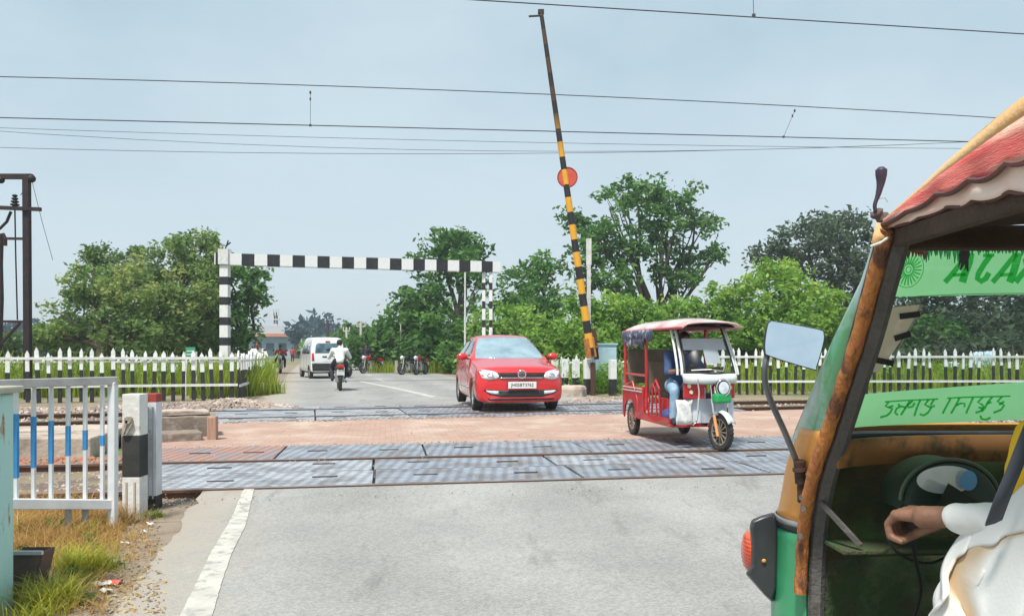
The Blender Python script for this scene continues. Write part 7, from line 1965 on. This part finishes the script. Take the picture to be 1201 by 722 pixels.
# gathered cloth, tied corner flap and strap at the front corner
g = MB(); q = [P(x, y, 1.73) for x, y in ((1026, 247), (1031, 253), (1040, 258), (1050, 259), (1060, 257), (1072, 260), (1088, 264))]
g.tube([tuple(p) for p in catmull([tuple(p) for p in q], 4)], [.010 + .006 * abs(math.sin(k * .75)) for k in range(25)], n=9); B(g, 'gathered_cloth', mat('dark_brown_gather', (.10, .07, .065), (.2, .15, .14), scale=14, rough=.95, bump=.6, bscale=60), smooth='all')
g = MB(); g.grid([[P(1028, 261, 1.72), P(1040, 263, 1.72), P(1056, 263, 1.73)], [P(1024, 275, 1.715), P(1036, 275, 1.71), P(1052, 268, 1.73)], [P(1022, 287, 1.71), P(1034, 282, 1.70), P(1048, 272, 1.73)]]); B(g, 'corner_flap', m_yel, smooth='all', thick=.003)
g = MB(); g.tube([P(1021, 289, 1.705), P(1032, 285, 1.70), (P(1041, 279, 1.705)), P(1050, 270, 1.725), P(1058, 265, 1.73)], .0032, n=6); B(g, 'flap_hem', M['white'], smooth=True)
g = MB(); sp = catmull([tuple(P(*q)) for q in ((1033.5, 196, 1.72), (1033.5, 203, 1.72), (1033, 214, 1.72), (1030, 228, 1.72), (1026, 240, 1.72), (1027, 249, 1.72))], 4)
g.tube([tuple(p) for p in sp], [float(np.interp(k, [0, 2, 5, 10, 14, 20], [.006, .0125, .012, .007, .0045, .004])) for k in range(len(sp))], n=10); B(g, 'rubber_strap', mat('dark_purple_rubber', (.018, .012, .022), (.05, .03, .06), scale=9, rough=.5), smooth='all')
g = MB(); g.tube([P(1027, 238, 1.72), P(1031, 233, 1.72), P(1038, 232, 1.72), P(1041, 237, 1.72)], .0012, n=4); B(g, 'loose_thread', M['silver'])

# ------------------------------------------------------------------ the driver
DR = thing('person', 'person in loose white clothes and a yellow vest driving the auto rickshaw', 'person', (1.3, 1.2, .3))
dv = lambda *a: Vector(a) - Vector((1.3, 1.2, .3))
wr = dv(.992, 1.755, .822)
gdir = (ga - gc).normalized(); f_ = Vector((gdir.y, -gdir.x, 0)).normalized(); 
if f_.y < 0: f_ = -f_
up = Vector((0, 0, 1))
gp = Vector(ga.lerp(gc, .02)) - Vector((1.3, 1.2, .3))
S = []
for k in range(4):
    b0 = gp - gdir * (.006 + .0205 * k)
    ln = (1.0, 1.06, 1.0, .85)[3 - k]
    kn = b0 + up * .030 + f_ * .010; m1 = b0 + f_ * (.036 * ln) + up * .004; m2 = b0 + f_ * .025 - up * .025; tp = b0 - f_ * .002 - up * .031
    S += [(kn, .0115, m1, .0098), (m1, .0098, m2, .0088), (m2, .0088, tp, .0078), (wr + (kn - wr) * .25, .019, kn, .0135)]
th0 = wr + (gp - wr) * .35 - gdir * .03 - up * .012
S += [(th0, .015, gp - gdir * .055 - up * .018 - f_ * .012, .012), (gp - gdir * .055 - up * .018 - f_ * .012, .012, gp - gdir * .02 - up * .034 + f_ * .004, .0095)]
el_ = dv(1.10, 1.43, .865); sh_ = dv(1.13, 1.44, 1.11)
S += [(wr, .025, wr + (gp - wr) * .45 + up * .012, .027), (el_, .042, wr, .025), (sh_, .052, el_, .042)]
shR = dv(1.42, 1.48, 1.13); elR = dv(1.62, 1.56, .88); wrR = dv(1.80, 1.78, .83); hR = dv(1.90, 1.80, .80)
S += [(shR, .052, elR, .042), (elR, .042, wrR, .025), (wrR, .025, hR, .03)]
fR = Vector((.0, 1, 0))
for k in range(4):
    b0 = hR + Vector((-.02 + .02 * k, 0, 0)); S += [(b0 + up * .02, .011, b0 + fR * .045, .010), (b0 + fR * .045, .010, b0 + fR * .025 - up * .03, .008)]
ch = dv(1.24, 1.46, 1.02); be = dv(1.28, 1.34, .84); pe = dv(1.33, 1.18, .66); nk = dv(1.23, 1.50, 1.22); hd = dv(1.22, 1.56, 1.36)
S += [(ch, .13, nk, .06), (ch, .14, be, .13), (be, .13, pe, .14), (nk, .052, hd - up * .05, .052), (ch, .1, sh_, .07), (ch, .1, shR, .07)]
knL = dv(1.05, 1.72, .60); anL = dv(1.05, 1.78, .30 + .06); knR = dv(1.45, 1.72, .62); anR = dv(1.46, 1.80, .36)
for (h_, k_, a_) in ((dv(1.24, 1.2, .64), knL, anL), (dv(1.42, 1.2, .64), knR, anR)):
    S += [(pe, .12, h_, .10), (h_, .10, k_, .062), (k_, .06, a_, .04), (a_, .04, a_ + Vector((0, .13, -.05)), .034)]
Bl = [(hd + up * .02, (.078, .095, .11)), (hd + Vector((0, .03, -.055)), (.055, .06, .06)), (hd + Vector((0, .10, -.01)), (.014, .02, .022)), (hd + Vector((.08, 0, 0)), (.015, .02, .03)), (hd - Vector((.08, 0, 0)), (.015, .02, .03))]
fused('body', S, Bl, .0040, M['skin'], DR, 4, .5)
g = MB(); g.sphere(hd + Vector((0, -.02, .045)), (.088, .10, .095), 18, 12); g.build('hair', M['hair'], DR, smooth='all')
e = MB()
for s in (-1, 1): e.sphere(hd + Vector((s * .032, .09, .012)), .009, 8, 6)
e.build('eyes', M['hair'], DR)
g = MB(); g.tube([hd + Vector((-.02, .1, -.05)), hd + Vector((.02, .1, -.05))], .005, n=6); g.build('mouth', mat('lips', (.25, .08, .06), rough=.5), DR)
def cloth_fused(name, segs, m, amp, sc, vox=.010, blobs=()):
    o = fused(name, segs, list(blobs), vox, m, DR, 5)
    for v in o.data.vertices:
        p = v.co
        q = Vector((p.x * 1.0, p.y * 1.0, p.z * 1.0)) * sc
        v.co += v.normal * (amp * (noise.ridged_multi_fractal(q, 1.0, 2.1, 1, 1.0, 2.0) - .8))
    return o
cuff = wr + (el_ - wr) * .10
cloth_fused('sleeve', [(cuff, .036, wr.lerp(el_, .5) - up * .004, .048), (wr.lerp(el_, .5) - up * .004, .048, el_, .064), (el_, .064, sh_, .085)], M['cloth_white'], .006, 9, .007)
cloth_fused('sleeve', [(wrR, .036, elR, .055), (elR, .055, shR, .085)], M['cloth_white'], .006, 9, .012)
cloth_fused('yellow_vest', [(ch + Vector((-.075, .07, -.06)), .160, be + Vector((-.02, .07, .03)), .155), (ch, .16, nk - up * .06, .10)], mat('yellow_vest_cloth', (.85, .52, .01), (.75, .42, .01), scale=5, rough=.8, bump=.2, bscale=20), .012, 8, .012)
cloth_fused('kurta', [(be - up * .05, .16, pe, .19), (pe, .17, knL + up * .02, .10), (pe, .17, knR + up * .02, .10), (knL, .095, anL + up * .1, .085), (knR, .095, anR + up * .1, .085)], M['cloth_white'], .012, 6, .012)
# the loose shawl end that falls over arm and knee, in real folds
ctl = [[(1118, 628, 1.76), (1140, 604, 1.70), (1166, 590, 1.62), (1201, 560, 1.50), (1270, 530, 1.38)],
       [(1104, 650, 1.75), (1132, 634, 1.69), (1160, 622, 1.60), (1203, 602, 1.49), (1280, 575, 1.37)],
       [(1094, 676, 1.74), (1124, 668, 1.68), (1154, 662, 1.59), (1205, 640, 1.48), (1290, 620, 1.36)],
       [(1086, 708, 1.73), (1116, 704, 1.67), (1150, 700, 1.58), (1205, 684, 1.47), (1290, 670, 1.36)],
       [(1081, 745, 1.72), (1112, 742, 1.66), (1148, 742, 1.57), (1205, 735, 1.46), (1290, 725, 1.36)],
       [(1080, 790, 1.71), (1110, 790, 1.65), (1146, 790, 1.56), (1205, 790, 1.46), (1290, 790, 1.36)]]
A = np.array([[tuple(P(*q)) for q in r] for r in ctl]); A = catmull(A, 14); A = np.transpose(catmull(np.transpose(A, (1, 0, 2)), 14), (1, 0, 2))
rows = []; fold_shade_w = []
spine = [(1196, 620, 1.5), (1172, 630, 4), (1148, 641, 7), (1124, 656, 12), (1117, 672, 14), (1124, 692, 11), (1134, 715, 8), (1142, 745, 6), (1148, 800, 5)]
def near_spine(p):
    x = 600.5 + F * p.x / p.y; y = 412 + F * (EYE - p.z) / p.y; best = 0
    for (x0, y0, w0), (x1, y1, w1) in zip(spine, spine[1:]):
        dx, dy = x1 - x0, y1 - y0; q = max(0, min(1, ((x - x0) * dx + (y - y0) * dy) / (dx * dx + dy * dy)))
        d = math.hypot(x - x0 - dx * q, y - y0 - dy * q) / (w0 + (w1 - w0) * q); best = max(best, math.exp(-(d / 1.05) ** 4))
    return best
ni, nj = A.shape[:2]
for i in range(ni):
    row = []
    for k in range(nj):
        p = Vector(A[i, k]); v = i / ni; u = k / nj; ns = near_spine(p); fold_shade_w.append(ns)
        w = noise.noise(Vector((u * 2.2, v * 1.4, 2)))
        ph = (u * 2.5 - (1 - v) * 1.35 + w * .35 + .35) % 1.0; s1 = math.exp(-((ph - .5) / .20) ** 2) * 1.3
        s2 = math.sin((u * 5.0 + v * 1.5 + w) * PI * 1.4)
        dd = .040 * s1 * min(1, v * 2.5 + .1) * min(1, 4 * (1 - u) + .2) + .007 * s2 * min(1, v * 3)
        dd = dd * (1 - ns) - .022 * ns; p.y -= dd + .03; p.x -= dd * .25 + .008
        row.append(p - Vector((1.3, 1.2, .3)))
    rows.append(row)
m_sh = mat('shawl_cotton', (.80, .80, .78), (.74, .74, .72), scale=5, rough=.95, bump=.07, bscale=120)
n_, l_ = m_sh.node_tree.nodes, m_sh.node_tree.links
b_ = n_['Principled BSDF']; src = b_.inputs['Base Color'].links[0].from_socket; at = n_.new('ShaderNodeAttribute'); at.attribute_name = 'lining'  # this attribute marks the fold's shading, painted tan into the cotton
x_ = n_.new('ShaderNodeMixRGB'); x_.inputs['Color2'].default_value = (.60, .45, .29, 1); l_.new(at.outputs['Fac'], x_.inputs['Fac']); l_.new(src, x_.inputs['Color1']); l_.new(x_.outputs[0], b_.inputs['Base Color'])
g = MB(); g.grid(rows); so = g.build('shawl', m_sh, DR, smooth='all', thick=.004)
aa = so.data.attributes.new('lining', 'FLOAT', 'POINT'); aa.data.foreach_set('value', np.array(fold_shade_w, dtype=np.float32))  # weights of the painted fold shade, fading away from the spine
g = MB(); sp = [P(1218, 478, 1.42), P(1204, 512, 1.43), P(1190, 548, 1.44), P(1176, 582, 1.46), P(1165, 612, 1.50)]
rows = []
for i, p in enumerate(catmull([tuple(q) for q in sp], 4)):
    p = Vector(p); rows.append([p + Vector((-.016, 0, -.006)) - Vector((1.3, 1.2, .3)), p + Vector((0, -.004, 0)) - Vector((1.3, 1.2, .3)), p + Vector((.016, 0, .006)) - Vector((1.3, 1.2, .3))])
g.grid(rows); g.build('strap', mat('slate_strap', (.05, .065, .085), (.07, .08, .1), scale=12, rough=.8), DR, smooth='all', thick=.004)
